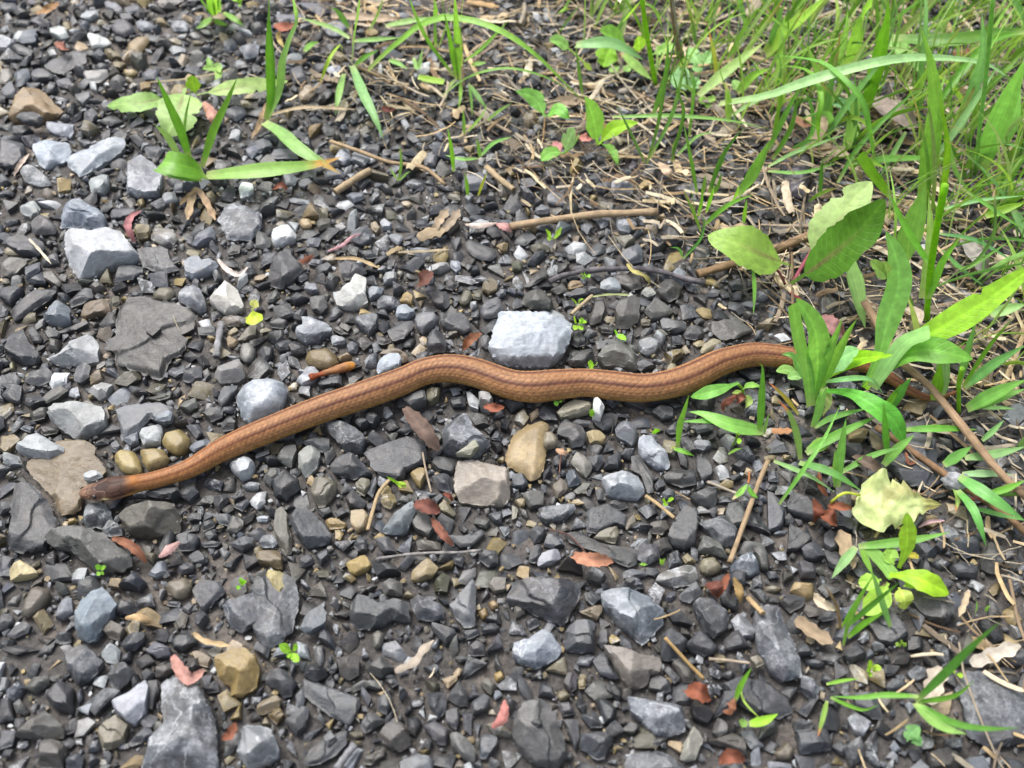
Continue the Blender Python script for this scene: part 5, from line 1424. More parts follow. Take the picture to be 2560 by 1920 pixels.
LITTER = """
stem_piece|stick|thick broken tan stem with an open end, lying across the straw|r 12 -20,300 20,290 350,240 700,195 1000,180 1260,168|88|c2a274|5,6|
twig|twig|dark lichen-speckled twig lying above the row of dark stones|r 12 320,780 450,720 750,670 1100,665 1300,690 1500,750 1670,785|70|6a656a|4,5|
stem_piece|stick|short cut pale straw leaning beside the pale block|r 12 510,1060 600,975 695,895|48|c8b080|4,6|
straw|straw|thin grass straw lying from the cut pale straw to the twig|d 12 695,905 850,885 1040,890|22|a4b068|5,6|
curled_leaf|dry leaf|yellow-green curled strip draped over the dark lichened twig|d 12 995,620 1040,680 1140,720 1190,780 1170,800|40|b4a84c|7,5,3|
stem_piece|stick|thick brown broken stem under the dock leaf's tip|r 12 1600,710 1800,650 2020,590|100|a07c50|4,6|
stem_piece|stick|split brown stem pointing at the dock plant|r 13 -10,520 180,450 440,340|110|a88458|5,7|
straw|straw|tan straw lying below the curled brown leaf, its lower end split|r 21 1160,820 1060,945 1010,1100 965,1265|44|c9ab74|6,6|
straw|straw|thin upright straw crossing the ochre triangle|r 21 1440,590 1465,730 1515,940|24|bca888|6,6|
twig|twig|grey weathered twig lying flat above the ochre roof-shaped stone|r 21 1035,1510 1300,1475 1500,1460 1760,1455 1960,1435|40|918c88|5,5|
straw|straw|short broken straw with a forked end left of the slate tower|r 22 1155,965 1260,1040 1405,1160|46|c4a468|5,5|
straw|straw|thin brown straw across a dark stone right of the slate tower|r 22 1410,930 1540,1000|24|9c8460|4,4|
straw|straw|white-ended straw pointing into dark slate|r 22 1690,845 1800,890 1940,945|36|d0c0a4|4,4|
straw|straw|long slanting straw reaching down to the blue pyramid|r 22 2215,660 2130,860 2050,1080 1960,1330 1880,1545|58|b8996c|5,6|
twig|twig|thin black bent twig beside the ochre chunk|r 22 870,270 875,350 850,450 790,530|18|3c3a3c|5,5|
straw|straw|straight tan straw leaning beside the bird-shaped stone|r 32 1320,530 1430,650 1540,770 1660,890|44|c8a050|6,6|
straw|straw|pale straw with a broad withered end below the salted lump|r 32 1700,715 1880,730 2060,755|36|b8a488|4,4|
straw|straw|short thick straw above the long grey pillar|r 32 2040,190 2170,325|62|c8a468|5,5|
husk|husk|pale withered grass husk pointing down left among the lower gravel|d 31 1200,825 1370,740 1440,640 1535,555|74|bfae98|4,6,2|
fallen_stalk|stalk|longest fallen tan-brown stalk running past the snake's tail to the frame edge|r 13 830,950 1000,1220 1130,1450 1380,1665 1490,1790 1700,2050 1850,2240 2000,2420 2230,2640|96|b08c60|9,8|
fallen_stalk|stalk|second fallen brown stalk carrying a grey fuzzy knot|r 23 930,370 1200,550 1500,760 1700,900 2050,1130 2240,1300|80|9c7448|6,6|
bud_pod|bud|glossy orange-brown bud pod with a frilled foot lying behind the snake|p 11 460,1605 560,1575 640,1550 860,1490|100|c07c34|6,8|
bud_scale|bud scale|shiny red-brown bud scale lying against the long olive bent bar-like stone|e 20 970,1330 1100,1380 1200,1460 1265,1540|95|a06038|5,4,2|
flower_scrap|flower|crumpled pink-white flower scrap below the grained loaf|e 20 1370,1490 1450,1430 1550,1360|100|e8b0a8|5,6,2|
petal|petal|curved rose-pink bud scale standing beside the small tan cube|e 10 1160,430 1105,300 1140,210 1215,165|75|d07c80|4,9,2|
petal|petal|curved pinkish-white petal like a smile, above the cream tooth-shaped stone|e 10 1880,580 1960,670 2060,715 2140,650|58|ecd8cc|5,6,1|
straw|straw|thin pale bent straw at the left frame edge|d 10 250,405 340,500 440,620|26|d8ccae|4,4|
petal|petal|thin pink petal lying on slate right of the white block|e 11 620,510 740,460 830,385 905,360|42|d898a0|4,5,1|
petal|petal|pink-and-white split petal at the left end of the tan stem|e 11 1810,280 1960,285 2080,265|60|f0d4c4|5,6,1|
petal|petal|crumpled coral-pink scrap touching the end of the tan stem|e 11 2080,270 2150,290 2210,340|90|e09a94|5,5,2|
straw|straw|curved tan straw lying on dark slate|d 11 680,575 850,575 960,610 1070,662|34|b89c68|4,5|
bud_scale|bud scale|curled red-brown scale right of the folded slab|e 11 375,600 430,570 490,540|95|8c4c2c|4,5,3|
dry_leaf|dry leaf|dark red-brown folded leaf scrap above the ochre thumb|e 11 1400,800 1460,740 1500,680|150|7c4838|4,6,3|
bud_scale|bud scale|rust-brown crumpled scale beside the pale block's left edge|e 11 1790,1360 1850,1280 1940,1220|100|9c5c30|5,8,3|
husk|husk|frayed flat straw bundle, widest one, on the gravel edge|d 11 1400,400 1500,350 1640,330|110|b49c74|4,5|
husk|husk|frayed straw strip rising from the widest bundle|d 11 1540,330 1590,240 1660,150|80|b49c78|4,6|
husk|husk|second frayed straw strip beside the grass shoots|d 11 1620,340 1700,240 1760,150|80|a89478|4,6|
straw|straw|cross-lying thin straw in front of the frayed bundle|d 11 1230,520 1450,510 1670,495|26|bca880|4,4|
straw|straw|short straw stub slanting before the frayed bundle|d 11 1130,540 1190,500 1260,475|46|b8a070|4,4|
dry_leaf|dry leaf|wilted grey-brown folded leaf with a thin stalk below the snake's first bend|e 21 1285,205 1380,320 1480,440 1580,575|175|7e6456|7,7,3|
dry_leaf|dry leaf|red-brown pointed leaf scrap lying on an olive stone right of the fin-shaped stone|e 21 1370,1030 1470,1060 1590,1095|150|8c4c3c|6,6,2|
bud_scale|bud scale|rusty strip-shaped scale below the red-brown leaf scrap|e 21 1520,1155 1590,1270 1700,1395|90|a05c40|5,5,2|
bud_scale|bud scale|orange-brown fork-ended scale touching the white splinter's pale neighbour|e 21 1970,185 2050,210 2140,195|95|b05c34|5,5,3|
bud_scale|bud scale|small dark red curl at the corner of the loaf brick|e 21 1620,945 1670,970 1700,1010|50|8c3c20|6,6,2|
bud_scale|bud scale|orange bud scale with a thin stalk lying on the long slab|e 22 515,1475 650,1520 870,1530|150|d0875c|6,6,3|
twig|twig|thin dark reddish leaf stalk above the orange bud scale|r 22 320,1255 480,1300 570,1380 640,1460|22|6c4840|6,7|
flower_scrap|flower|tiny peach-coloured withered flower on a thread-like stalk below the tan knob|e 22 380,560 430,575 490,590|75|d8a478|5,6,2|
straw|straw|thread-like reddish stalk hanging from the tiny withered flower|r 22 425,600 415,680 410,770|14|a8705c|4,5|
bud_scale|bud scale|rusty curled scale under the small weed beside the snake|e 22 1830,230 1840,170 1940,90|80|b05c40|4,5,3|
bud_scale|bud scale|small red-brown scale beside the small weed's stalk|e 22 1940,160 1980,110 2020,110|80|a0543c|4,5,2|
bracts|dry leaf|curled cluster of rusty brown bracts left of the wilted pale leaf|e 23 400,990 440,1080 410,1190|110|8c4420|5,5,4|
bud_scale|bud scale|broad rusty bract curled below the rusty cluster|e 23 450,1110 520,1140 590,1210|150|984c24|5,5,4|
bud_scale|bud scale|rusty tapering bract pointing at the wilted pale leaf|e 23 520,1050 620,1060 730,1075|90|a85828|6,6,3|
bud_scale|bud scale|thin upright rusty bract above the rusty cluster|e 23 510,970 450,880 440,760|60|a05428|5,9|
bud_scale|bud scale|orange-tan dry blade piece before the leafy weed|d 23 30,405 120,405 215,400|60|c88848|4,5|
dry_leaf|dry leaf|red-and-green withered leaf behind the leafy weed's tall leaves|e 13 450,1080 560,1170 660,1240|190|a8706c|4,5,3|
dry_leaf|dry leaf|brown dead leaf strip hanging behind the wilted pale leaf|e 23 740,620 860,680 1010,770|120|7c6654|6,6,3|
dry_leaf|dry leaf|upright dull brown dead leaf under the big shiny leaf|e 23 1010,620 960,520 890,400|120|8c7c5c|4,6,2|
bud_scale|bud scale|orange-brown folded leaf scrap at the lower end of the straight tan straw|e 32 1510,980 1600,1000 1710,1050|190|a8562c|5,6,4|
bud_scale|bud scale|curled orange tube-like scale at the foot of the bent shoot|e 32 1830,1160 1880,1150 1930,1060|100|b06c40|5,6,4|
bud_scale|bud scale|red-brown folded scale at the lower frame edge right of the white diamond|e 32 1790,1600 1890,1560 2010,1580|140|a05430|5,6,4|
dry_leaf|dry leaf|maroon and orange leaf scrap above the smooth dark hump|e 32 1680,60 1760,80 1780,180|150|8c4c38|5,5,4|
bud_scale|bud scale|orange side of the maroon leaf scrap, standing upright|e 32 1770,180 1820,90 1870,-20|80|a8582c|5,8,2|
petal|petal|coral-pink curved petal leaning on the pebble carrier's left|e 31 2035,1310 2130,1220 2150,1070|110|e08478|5,8,2|
husk|husk|ragged golden seed husk left of the short thick straw|e 32 1920,10 1960,100 1980,230|90|b08c40|4,5,2|
bud_scale|bud scale|torn golden-tan scrap on dark chips right of the pointed blue stone|e 30 1080,360 1180,350 1320,395|80|d8b070|5,5,2|
petal|petal|pink-red curled petal under the beige chip|e 30 1490,690 1570,830 1650,890 1760,810|130|d09080|4,5,3|
husk|husk|two pale straw slivers left of the big ochre nugget|d 30 1670,490 1760,560 1880,585 1990,605|50|c8a870|4,5|
bud_scale|bud scale|rusty scrap between the flecked and the half-white boulder|e 30 1920,1400 1990,1370 2030,1270|100|9c5430|4,5,3|
bud_scale|bud scale|orange dry leaf scrap among blurred gravel, uppermost one|e 00 310,120 400,90 510,25|90|c08c4c|4,6,3|
bud_scale|bud scale|small red-brown scrap near the frosted chips, far gravel|e 00 480,370 530,400 590,430|80|b0684c|4,5,2|
petal|petal|pale twisted petal standing on stones at the left frame edge|e 00 120,1520 170,1430 250,1330|50|e4c8b4|4,8,2|
petal|petal|coral pink leaf scrap behind the upright grass of the uprooted tuft|e 00 1760,880 1830,980 1850,1090|120|dc9880|4,5,3|
bud_scale|bud scale|rust-red scrap behind the tall wide blades|e 01 160,215 240,240 330,210|110|b05c38|4,6,4|
petal|petal|small yellow curved scrap beside the rust-red scrap|e 01 205,260 195,330 240,410|50|dcc05c|5,5|
bud_scale|bud scale|dark shiny brown seed-like scale in the straw|e 01 1080,930 1140,950 1200,940|70|6c2c1c|4,5,3|
bud_scale|bud scale|curved red-brown strip below the pale-tipped blade|e 01 140,1640 220,1600 270,1640|60|a85c40|4,5,2|
stem_piece|stick|broken thick pale stem end in the straw, pointing up right|r 01 680,1660 800,1580 930,1500 990,1470|90|c4a878|4,6|
straw|straw|long straw running from the drooping blade's tip to the right|r 01 640,1220 900,1310 1150,1400 1450,1450 1640,1600|48|c0a070|4,5|
straw|straw|second long straw beside the spidery tuft|r 01 1840,940 1980,1030 2212,1150|44|bca480|4,5|
straw|straw|thick straw stub right of the two short shoots|r 01 1990,1440 2100,1540 2230,1640|70|c4a878|4,5|
straw|straw|straw lying behind the sprawling grass tuft|r 01 850,570 1000,630 1170,720|44|b89868|4,6|
husk|husk|flat pale dead leaf strip in the far straw|d 01 650,140 900,150 1220,170|80|c0a684|5,6|
husk|husk|orange-tan dead stalk at the upper frame edge|d 01 1820,10 1960,30 2100,60|50|c49c5c|6,8|
husk|husk|flat brown dead leaf behind the winged sprout|d 02 300,920 450,880 620,850|110|a48c6c|4,5|
straw|straw|tan stalk lying behind the upright-leaved sprout|r 02 530,700 700,770 900,840|44|b08c5c|4,5|
straw|straw|long straw under the fallen horizontal blade|r 02 1030,790 1250,890 1540,970|40|b89c74|4,5|
petal|petal|pale rust and white scale standing in the straw behind the tan stem|e 02 1270,1400 1320,1440 1390,1530|100|e0bc98|4,8,3|
petal|petal|whitish chip of dry leaf in the straw|e 02 920,790 980,770 1035,750|60|d8c8b4|4,6|
bud_scale|bud scale|coral-red withered scrap at the foot of the upright-leaved sprout|e 02 580,1180 630,1190 690,1200|100|d07868|4,5,3|
dry_leaf|dry leaf|large greyish fallen leaf under the dense grass|d 03 880,860 1080,960 1300,1090|200|a89488|5,6,5|
dry_leaf|dry leaf|orange-brown fallen leaf behind the stalk in the dense grass|e 03 1600,450 1720,440 1850,460|110|a86848|6,6,4|
dry_leaf|dry leaf|folded orange dead leaf under wiry blades|e 03 220,1000 290,1060 380,1080|110|b07854|5,6,4|
dry_leaf|dry leaf|pale tan dead blade hanging in the tall grass|d 03 400,1250 470,1050 440,880|110|b49a74|5,12|
dry_leaf|dry leaf|long flat tan dead leaf below the plum-grey stone|d 03 300,1260 500,1290 700,1340|110|bca282|5,6|
dry_leaf|dry leaf|grey-white dead leaf at the frame edge under crossing blades|d 13 1700,420 1800,560 1900,700|150|a8a098|5,5,4|
dry_leaf|dry leaf|curled tan dead leaf between the two leafy weeds|d 13 1200,1000 1290,1060 1260,1220|110|c4b094|6,8,5|
bud_scale|bud scale|red-brown strip beside the second fallen stalk|d 23 1190,590 1220,690 1290,650|30|a05830|5,5|
petal|petal|thin pink-white petal below the wilted pale leaf|e 23 1300,1240 1400,1190 1525,1180|40|e0b0b4|5,5|
husk|husk|fibrous split straw bundle right of the slate chips|d 23 700,1600 680,1440 620,1260|140|b0966c|4,5|
husk|husk|fibrous pale straw patch under the blurred spreading tuft|d 33 1380,1100 1440,920 1480,780|170|c4b49c|4,5|
husk|husk|pale fibrous husk at the frame edge above the corner slate|d 33 1750,760 1950,680 2180,600|130|c8bca8|4,5|
husk|husk|wide tan fibrous strip right of the long grey pillar|d 33 240,370 400,490 560,580|130|a48c68|4,5|
husk|husk|pale cream bract curled left of the dead blade|e 33 410,150 450,230 590,290|100|dcc8a4|4,5,3|
straw|straw|curving brown dead stem along the frame edge|r 33 2080,-10 2120,180 2160,380 2230,580|40|a88c68|6,7|
straw|straw|pale short straw leaning near the frame edge|d 33 1730,130 1700,230 1650,350|56|c8b088|5,5|
twig|twig|short grey broken stick lying below the cream tooth-shaped stone|r 10 1915,1130 1885,1280 1868,1430|85|8a8a8c|4,5|
twig|twig|short grey weathered stick at the lower frame edge left of the ridged brownish stone|r 31 850,1450 770,1560 690,1670|95|8c8e92|4,5|
"""

K_STONE, K_PLANT, K_DRY = 0.64, 0.90, 0.84        # from the colour seen under this sky to the surface's own colour

# ------------------------------------------------------------------ ground: one sheet to the horizon, fine in the middle
def build_ground():
    def axis(lo, hi, n):
        mid = np.linspace(lo, hi, n)
        out = np.array((0.05, 0.15, 0.4, 1.0, 3.0, 10.0, 40.0))
        return np.concatenate((lo - out[::-1], mid, hi + out))
    xs, ys = axis(-0.40, 0.44, 210), axis(-0.26, 0.56, 210)
    X, Y = np.meshgrid(xs, ys)
    Z = np.zeros_like(X)
    for i in range(X.shape[0]):
        for j in range(X.shape[1]):
            x, y = X[i, j], Y[i, j]
            if -0.41 < x < 0.45 and -0.27 < y < 0.57:
                Z[i, j] = 0.0009 * mnoise.fractal(Vector((x * 60, y * 60, 0.3)), 1.0, 2.0, 4)
    nx, ny = len(xs), len(ys)
    idx = np.arange(nx * ny).reshape(ny, nx)
    F = np.stack((idx[:-1, :-1], idx[:-1, 1:], idx[1:, 1:], idx[1:, :-1]), -1).reshape(-1, 4)
    V = np.stack((X, Y, Z - 0.0011), -1).reshape(-1, 3)
    tag(link("ground", mesh_from("ground", V, F, mats=[M_GROUND])), kind="structure")


build_ground()

# ------------------------------------------------------------------ the snake's path (needed early: stones make room for it)
SNAKE = np.array([  # photo x, y, apparent width
    (201, 1231, 5), (204, 1230.5, 17), (209, 1230, 26), (216, 1229.5, 33), (226, 1228.8, 40), (245, 1227, 49), (267, 1223, 58), (284, 1220, 61),
    (300, 1217, 57), (320, 1213.5, 51), (350, 1207.5, 45), (382, 1201, 43), (440, 1184, 44), (484, 1166, 50), (567, 1119, 60),
    (683, 1070, 66), (798, 1025, 68), (914, 986, 73), (1001, 955, 70), (1059, 930, 70), (1120, 921, 71), (1187, 931, 72),
    (1274, 960, 75), (1331, 967, 79), (1389, 962, 78), (1462, 957, 73), (1534, 964, 74), (1606, 970, 72), (1679, 959, 72),
    (1740, 936, 70), (1800, 907, 67), (1874, 887.6, 61), (1931, 889, 58), (1989, 896, 55), (2062, 902, 50), (2134, 906, 43),
    (2180, 920, 37), (2235, 951, 28), (2279, 979, 22), (2325, 995, 17), (2368, 989, 12), (2392, 978, 8), (2402, 973, 3)], float)
SN = catmull(SNAKE, 1240)
SN[:, 2] = np.maximum(SN[:, 2], 2.0)
HEAD_PX = 122.0
s_px = np.concatenate(([0], np.cumsum(np.linalg.norm(np.diff(SN[:, :2], axis=0), axis=1))))
flatk = 0.60 + 0.34 * smooth(60, 150, s_px)                  # the head is flatter than the body
P0 = unproj(SN[:, :2], 0.006)
SN[:, 2] *= 1 + 0.014 * np.sin(s_px / 31.0) + 0.012 * np.sin(s_px / 83.0 + 1.0)
SR = SN[:, 2] * 0.5 * depth(P0) / FPX
SZ = 0.0014 + SR * flatk + 0.0022 * (1 - smooth(60, 330, s_px))
SC = unproj(SN[:, :2], SZ)
SR = SN[:, 2] * 0.5 * depth(SC) / FPX


def snake_floor(xy):
    """height that things under the snake may reach at these places (inf away from it)"""
    xy = np.atleast_2d(xy)
    c = SC[::6]
    r = SR[::6]
    d = np.linalg.norm(xy[:, None, :] - c[None, :, :2], axis=2)
    k = np.argmin(d - r[None] * 1.0, axis=1)
    dk = d[np.arange(len(xy)), k] / (r[k] * 1.02)
    z = c[k, 2] - r[k] * 0.92 * np.sqrt(np.clip(1 - dk ** 2, 0, 1)) - 0.0001
    return np.where(dk < 1.0, z, 1.0)


# ------------------------------------------------------------------ stones
GX0, GY0, GC = -0.30, -0.19, 0.0003
GNX, GNY = int(0.62 / GC), int(0.65 / GC)
OCC = np.zeros((GNY, GNX), np.uint8)
HGT = np.zeros((GNY, GNX), np.float32)


def cell(x, y):
    return np.clip(((y - GY0) / GC).astype(int), 0, GNY - 1), np.clip(((x - GX0) / GC).astype(int), 0, GNX - 1)


def inside(poly, x, y):
    r = np.zeros(x.shape, bool)
    j = len(poly) - 1
    for i in range(len(poly)):
        xi, yi, xj, yj = *poly[i], *poly[j]
        c = ((yi > y) != (yj > y)) & (x < (xj - xi) * (y - yi) / (yj - yi + 1e-15) + xi)
        r ^= c
        j = i
    return r


def mark(poly, top):
    lo, hi = poly.min(0), poly.max(0)
    i0, j0 = cell(lo[:1], lo[1:])[0][0], cell(lo[:1], lo[1:])[1][0]
    i0, j0 = [int(v[0]) for v in cell(np.array([lo[0]]), np.array([lo[1]]))]
    i1, j1 = [int(v[0]) + 1 for v in cell(np.array([hi[0]]), np.array([hi[1]]))]
    yy, xx = np.meshgrid(GY0 + (np.arange(i0, i1) + .5) * GC, GX0 + (np.arange(j0, j1) + .5) * GC, indexing='ij')
    m = inside(poly, xx, yy)
    OCC[i0:i1, j0:j1] |= m.astype(np.uint8)
    sub = HGT[i0:i1, j0:j1]
    sub[m] = np.maximum(sub[m], top)


def poly_area(p):
    x, y = p[:, 0], p[:, 1]
    return 0.5 * abs(np.dot(x, np.roll(y, -1)) - np.dot(y, np.roll(x, -1)))


def min_width(p):
    best = 1e9
    for a in np.linspace(0, math.pi, 18, endpoint=False):
        q = p @ np.array((math.cos(a), math.sin(a)))
        best = min(best, np.ptp(q))
    return best


def stone_geometry(poly, h, zb, rng, n, rings, rounded=False, flat=False, vz=None):
    """a broken stone: facets falling from a tilted top to its outline; returns verts, quads"""
    c = poly.mean(0)
    if poly_area(poly) > 0:
        a = 0
        cx = cy = 0.0
        for i in range(len(poly)):
            x0, y0 = poly[i]
            x1, y1 = poly[(i + 1) % len(poly)]
            k = x0 * y1 - x1 * y0
            a += k
            cx += (x0 + x1) * k
            cy += (y0 + y1) * k
        c = np.array((cx, cy)) / (3 * a)
    segs = np.roll(poly, -1, 0) - poly
    L = np.linalg.norm(segs, axis=1)
    s = np.concatenate(([0], np.cumsum(L)))
    # evenly spaced rim that keeps the corners
    x = np.linspace(0, s[-1], n, endpoint=False)
    for cs in s[:-1]:
        x[np.argmin(np.abs(x - cs))] = cs
    x.sort()
    pp = np.vstack((poly, poly[:1]))
    rim = np.stack((np.interp(x, s, pp[:, 0]), np.interp(x, s, pp[:, 1])), 1)
    size = math.sqrt(poly_area(poly))
    k = 3 if rounded and n > 16 else 1 if n > 16 else 0
    for _ in range(k):
        sm = (np.roll(rim, 1, 0) + np.roll(rim, -1, 0)) * 0.5
        rim = rim * (0.6 if rounded else 0.86) + sm * (0.4 if rounded else 0.14)
    off = np.array([mnoise.noise(Vector((p[0] * 900, p[1] * 900, rng.random() * 0.01 + h * 999))) for p in rim])
    nrm = rim - c
    nrm /= np.linalg.norm(nrm, axis=1)[:, None] + 1e-12
    rim = rim + nrm * (off * size * 0.045)[:, None]
    us = 1 - (np.arange(rings) / rings) ** (1.25 if n <= 16 else 1.1)                # 1 at the rim .. small near the middle
    pts = (c + (rim - c)[None] * us[:, None, None]).reshape(-1, 2)
    pts = np.vstack((pts, c[None]))
    # distance to every outline edge
    a = poly[None]
    ap = pts[:, None, :] - a
    t = np.clip((ap * segs[None]).sum(2) / (L ** 2 + 1e-15)[None], 0, 1)
    dist = np.linalg.norm(ap - t[..., None] * segs[None], axis=2)
    ns = len(poly)
    q = (pts - c) / (size + 1e-12)
    tilt = 0.12 if flat else 0.26
    top = h * (1 + q[:, 0] * rng.uniform(-tilt, tilt) + q[:, 1] * rng.uniform(-tilt, tilt))
    if rounded:
        d = dist.min(1) / (dist.min(1).max() + 1e-12)
        z = h * (0.18 + 0.82 * np.minimum(1, (1 - (1 - np.clip(d, 0, 1)) ** 2.6) ** 0.8 * 1.12)) * (0.5 + 0.5 * top / h)
    else:
        if vz is None:
            z0 = h * np.array([rng.uniform(0.2, 0.8) for _ in range(ns)])
            slope = np.array([rng.choice((rng.uniform(0.35, 0.9), rng.uniform(0.9, 2.2), rng.uniform(2.2, 6.0))) for _ in range(ns)])
        else:
            z0 = 0.5 * (vz + np.roll(vz, -1))
            lo = z0 / h                                          # low near edges rise steeply, high far edges slope gently
            slope = np.array([rng.choice((rng.uniform(0.9, 1.8), rng.uniform(1.8, 4.0), rng.uniform(4.0, 8.0))) if l < 0.40
                              else rng.choice((rng.uniform(0.10, 0.5), rng.uniform(0.4, 1.2), rng.uniform(1.5, 3.0))) for l in lo])
        z = np.minimum(top, (z0[None] + slope[None] * dist).min(1))
        nf = 1 if flat else rng.choice((2, 2, 3)) if n > 16 else rng.choice((1, 2))
        for k in range(nf):
            an = -math.pi / 2 + rng.uniform(-0.9, 0.9) if k == 0 else rng.uniform(0, 2 * math.pi)
            u = np.array((math.cos(an), math.sin(an)))
            d = q @ u
            ext = d.max()
            off = ext * (rng.uniform(0.3, 0.8) if flat else rng.uniform(0.1, 0.75) if k == 0 else rng.uniform(-0.05, 0.7))
            end = rng.uniform(0.35, 0.8) if flat else rng.uniform(0.22, 0.7)
            z = np.minimum(z, h * (1.0 - (1 - end) * (d - off) / (ext - off + 1e-9)))
        if n > 16 and rng.random() < (0.8 if flat else 0.35):      # a layer of slate split away
            an = rng.uniform(0, 2 * math.pi)
            d = q @ np.array((math.cos(an), math.sin(an))) + 0.05 * np.sin(q @ np.array((-math.sin(an), math.cos(an))) * 9)
            z = z - h * (0.22 if flat else 0.13) * smooth(0.0, 0.03, d - rng.uniform(-0.1, 0.3))
        z = np.maximum(z, h * 0.12 if vz is None else max(h * 0.08, 0.0006))
    if n > 16:
        w = np.array([mnoise.fractal(Vector((p[0] * 420 + 9, p[1] * 420, h * 3000)), 0.8, 2.1, 4) for p in pts])
        edge = smooth(0, 0.25, 1 - np.concatenate((np.repeat(us, n), [0])))
        z = z + w * min(h, size * 0.3) * 0.055 * (0.3 + 0.7 * edge)
    V = np.column_stack((pts, zb + z))
    skirt = np.column_stack((c + (rim - c) * 0.90, np.full(n, zb - max(0.0012, 0.35 * h))))
    V = np.vstack((skirt, V))
    F = []
    for r in range(rings):
        a0, b0 = r * n, (r + 1) * n
        for i in range(n):
            j = (i + 1) % n
            F.append((a0 + i, a0 + j, b0 + j, b0 + i))
    F = np.array(F)
    a0, cc = rings * n, len(V) - 1
    i = np.arange(n)
    cap = np.stack((a0 + i, a0 + (i + 1) % n, np.full(n, cc), np.full(n, cc)), 1)
    return V, F, cap[:, :3]


def tri(F4, F3=None):
    t = np.vstack((F4[:, (0, 1, 2)], F4[:, (0, 2, 3)]))
    return t if F3 is None else np.vstack((t, F3))


def parse_stones():
    out = []
    tile = None
    for ln in STONES.strip().splitlines():
        if ln.startswith('#'):
            tile = ln[1:].strip()
            continue
        f = ln.split('|')
        head, *pts = f[0].split()
        hexc, flags = head[:6], head[6:]
        px = to_px(tile, [tuple(map(float, p.split(','))) for p in pts])
        out.append(dict(hex=hexc, flags=flags, px=px, area=poly_area(px), short=f[1] if len(f) > 1 else None, label=f[2] if len(f) > 2 else None))
    return out


def place(s):
    """outline in the world: the near edge of a stone is seen low down, the far edge near its top"""
    px = s["px"]
    c, half = px[:, 1].mean(), max(1.0, np.ptp(px[:, 1]) * 0.5)
    up = np.clip((c - px[:, 1]) / half, -1, 1)
    k = (0.40, 0.16) if 'R' in s["flags"] else (0.44, 0.34)
    if 'F' in s["flags"]:
        k = (0.50, 0.34)
    vz = s["h"] * np.clip(k[0] + k[1] * up * 1.1, 0.06, 0.9)
    w = unproj(px, s["zb"] + vz)[:, :2]
    if np.dot(w[:, 0], np.roll(w[:, 1], -1)) - np.dot(w[:, 1], np.roll(w[:, 0], -1)) < 0:
        w, vz = w[::-1], vz[::-1]
    s["poly"], s["vz"] = w, vz


def stone_lin(hx):
    c = lin(hx)
    l = float(c.mean())
    return c * np.array((0.97, 1.0, 1.045)) * K_STONE * float(np.clip((l / 0.50) ** 0.30, 0.3, 1.08))


ALL = parse_stones()
for k, s in enumerate(ALL):
    w_px = min_width(s["px"])
    mw = w_px / FPX * DIST
    fl = s["flags"]
    hf = 0.22 if 'F' in fl else 0.62 if 'T' in fl else 0.42 if 'R' in fl else 0.48
    s["h"] = float(np.clip(hf * mw, 0.0012, 0.0034 if 'F' in fl else 0.0080))
    s["zb"] = 0.0030 if 'S' in fl else 0.0
    place(s)
    s["c"] = s["px"].mean(0)
    s["rank"] = s["area"] * (3 if s["label"] else 1)
order = sorted(range(len(ALL)), key=lambda i: -ALL[i]["rank"])
KEEP = set(order[:300])

# where a stacked stone lies, it rests on the one below
for i, s in enumerate(ALL):
    if 'S' in s["flags"]:
        below = [t for t in ALL if t is not s and 'S' not in t["flags"] and inside(t["px"], s["c"][:1], s["c"][1:])[0]]
        s["zb"] = max([t["h"] * 0.86 for t in below], default=0.0022)
        place(s)


def colour_words(hx):
    r, g, b = [int(hx[i:i + 2], 16) for i in (0, 2, 4)]
    l, warm = (r + g + b) / 3, r - b
    if warm > 34:
        return "ochre" if l > 118 else "brown"
    if warm > 9:
        return "cream-grey" if l > 150 else "tan-grey" if l > 112 else "olive-grey" if l > 88 else "dark brownish"
    if warm < -9:
        return "pale bluish" if l > 125 else "blue-grey" if l > 92 else "blue-black"
    return "whitish" if l > 165 else "light grey" if l > 122 else "mid-grey" if l > 92 else "dark grey" if l > 66 else "charcoal"


def shape_words(s):
    p = s["px"]
    mw = min_width(p)
    ratio = (s["area"] / mw) / mw
    if 'F' in s["flags"]:
        return "slab"
    if 'R' in s["flags"]:
        return "rounded"
    if len(p) <= 4 and ratio < 1.1:
        return "three-cornered"
    if ratio > 1.75:
        return "long"
    return "blocky" if len(p) <= 5 else "angular"


LANDMARKS = [(s["c"], "the " + s["short"]) for i, s in enumerate(ALL) if s["short"]]
LANDMARKS += [(np.array(p, float), n) for p, n in (
    ((268, 1222), "the snake's head"), ((385, 1200), "the snake's neck"), ((1115, 922), "the snake's bend"), ((1340, 965), "the snake's dip"),
    ((1890, 888), "the snake's rise"), ((812, 925), "the bud pod"), ((1560, 660), "the dark twig"), ((1460, 545), "the tan stem"), ((506, 434), "the uprooted tuft"),
    ((1062, 1080), "the wilted leaf"), ((1490, 1400), "the orange scale"), ((2230, 1280), "the pale leaf"), ((1080, 1385), "the grey twig"),
    ((1870, 1280), "the slanting straw"), ((1360, 620), "the cut straw"), ((930, 1265), "the tan straw"))]


def where(s, lm):
    d = lm[0] - s["c"]
    a = math.degrees(math.atan2(-d[1], d[0]))          # direction from the stone to the landmark
    for lo, hi, w in ((-45, 45, "left of"), (45, 135, "below"), (-135, -45, "above")):
        if lo <= a < hi:
            return w
    return "right of"


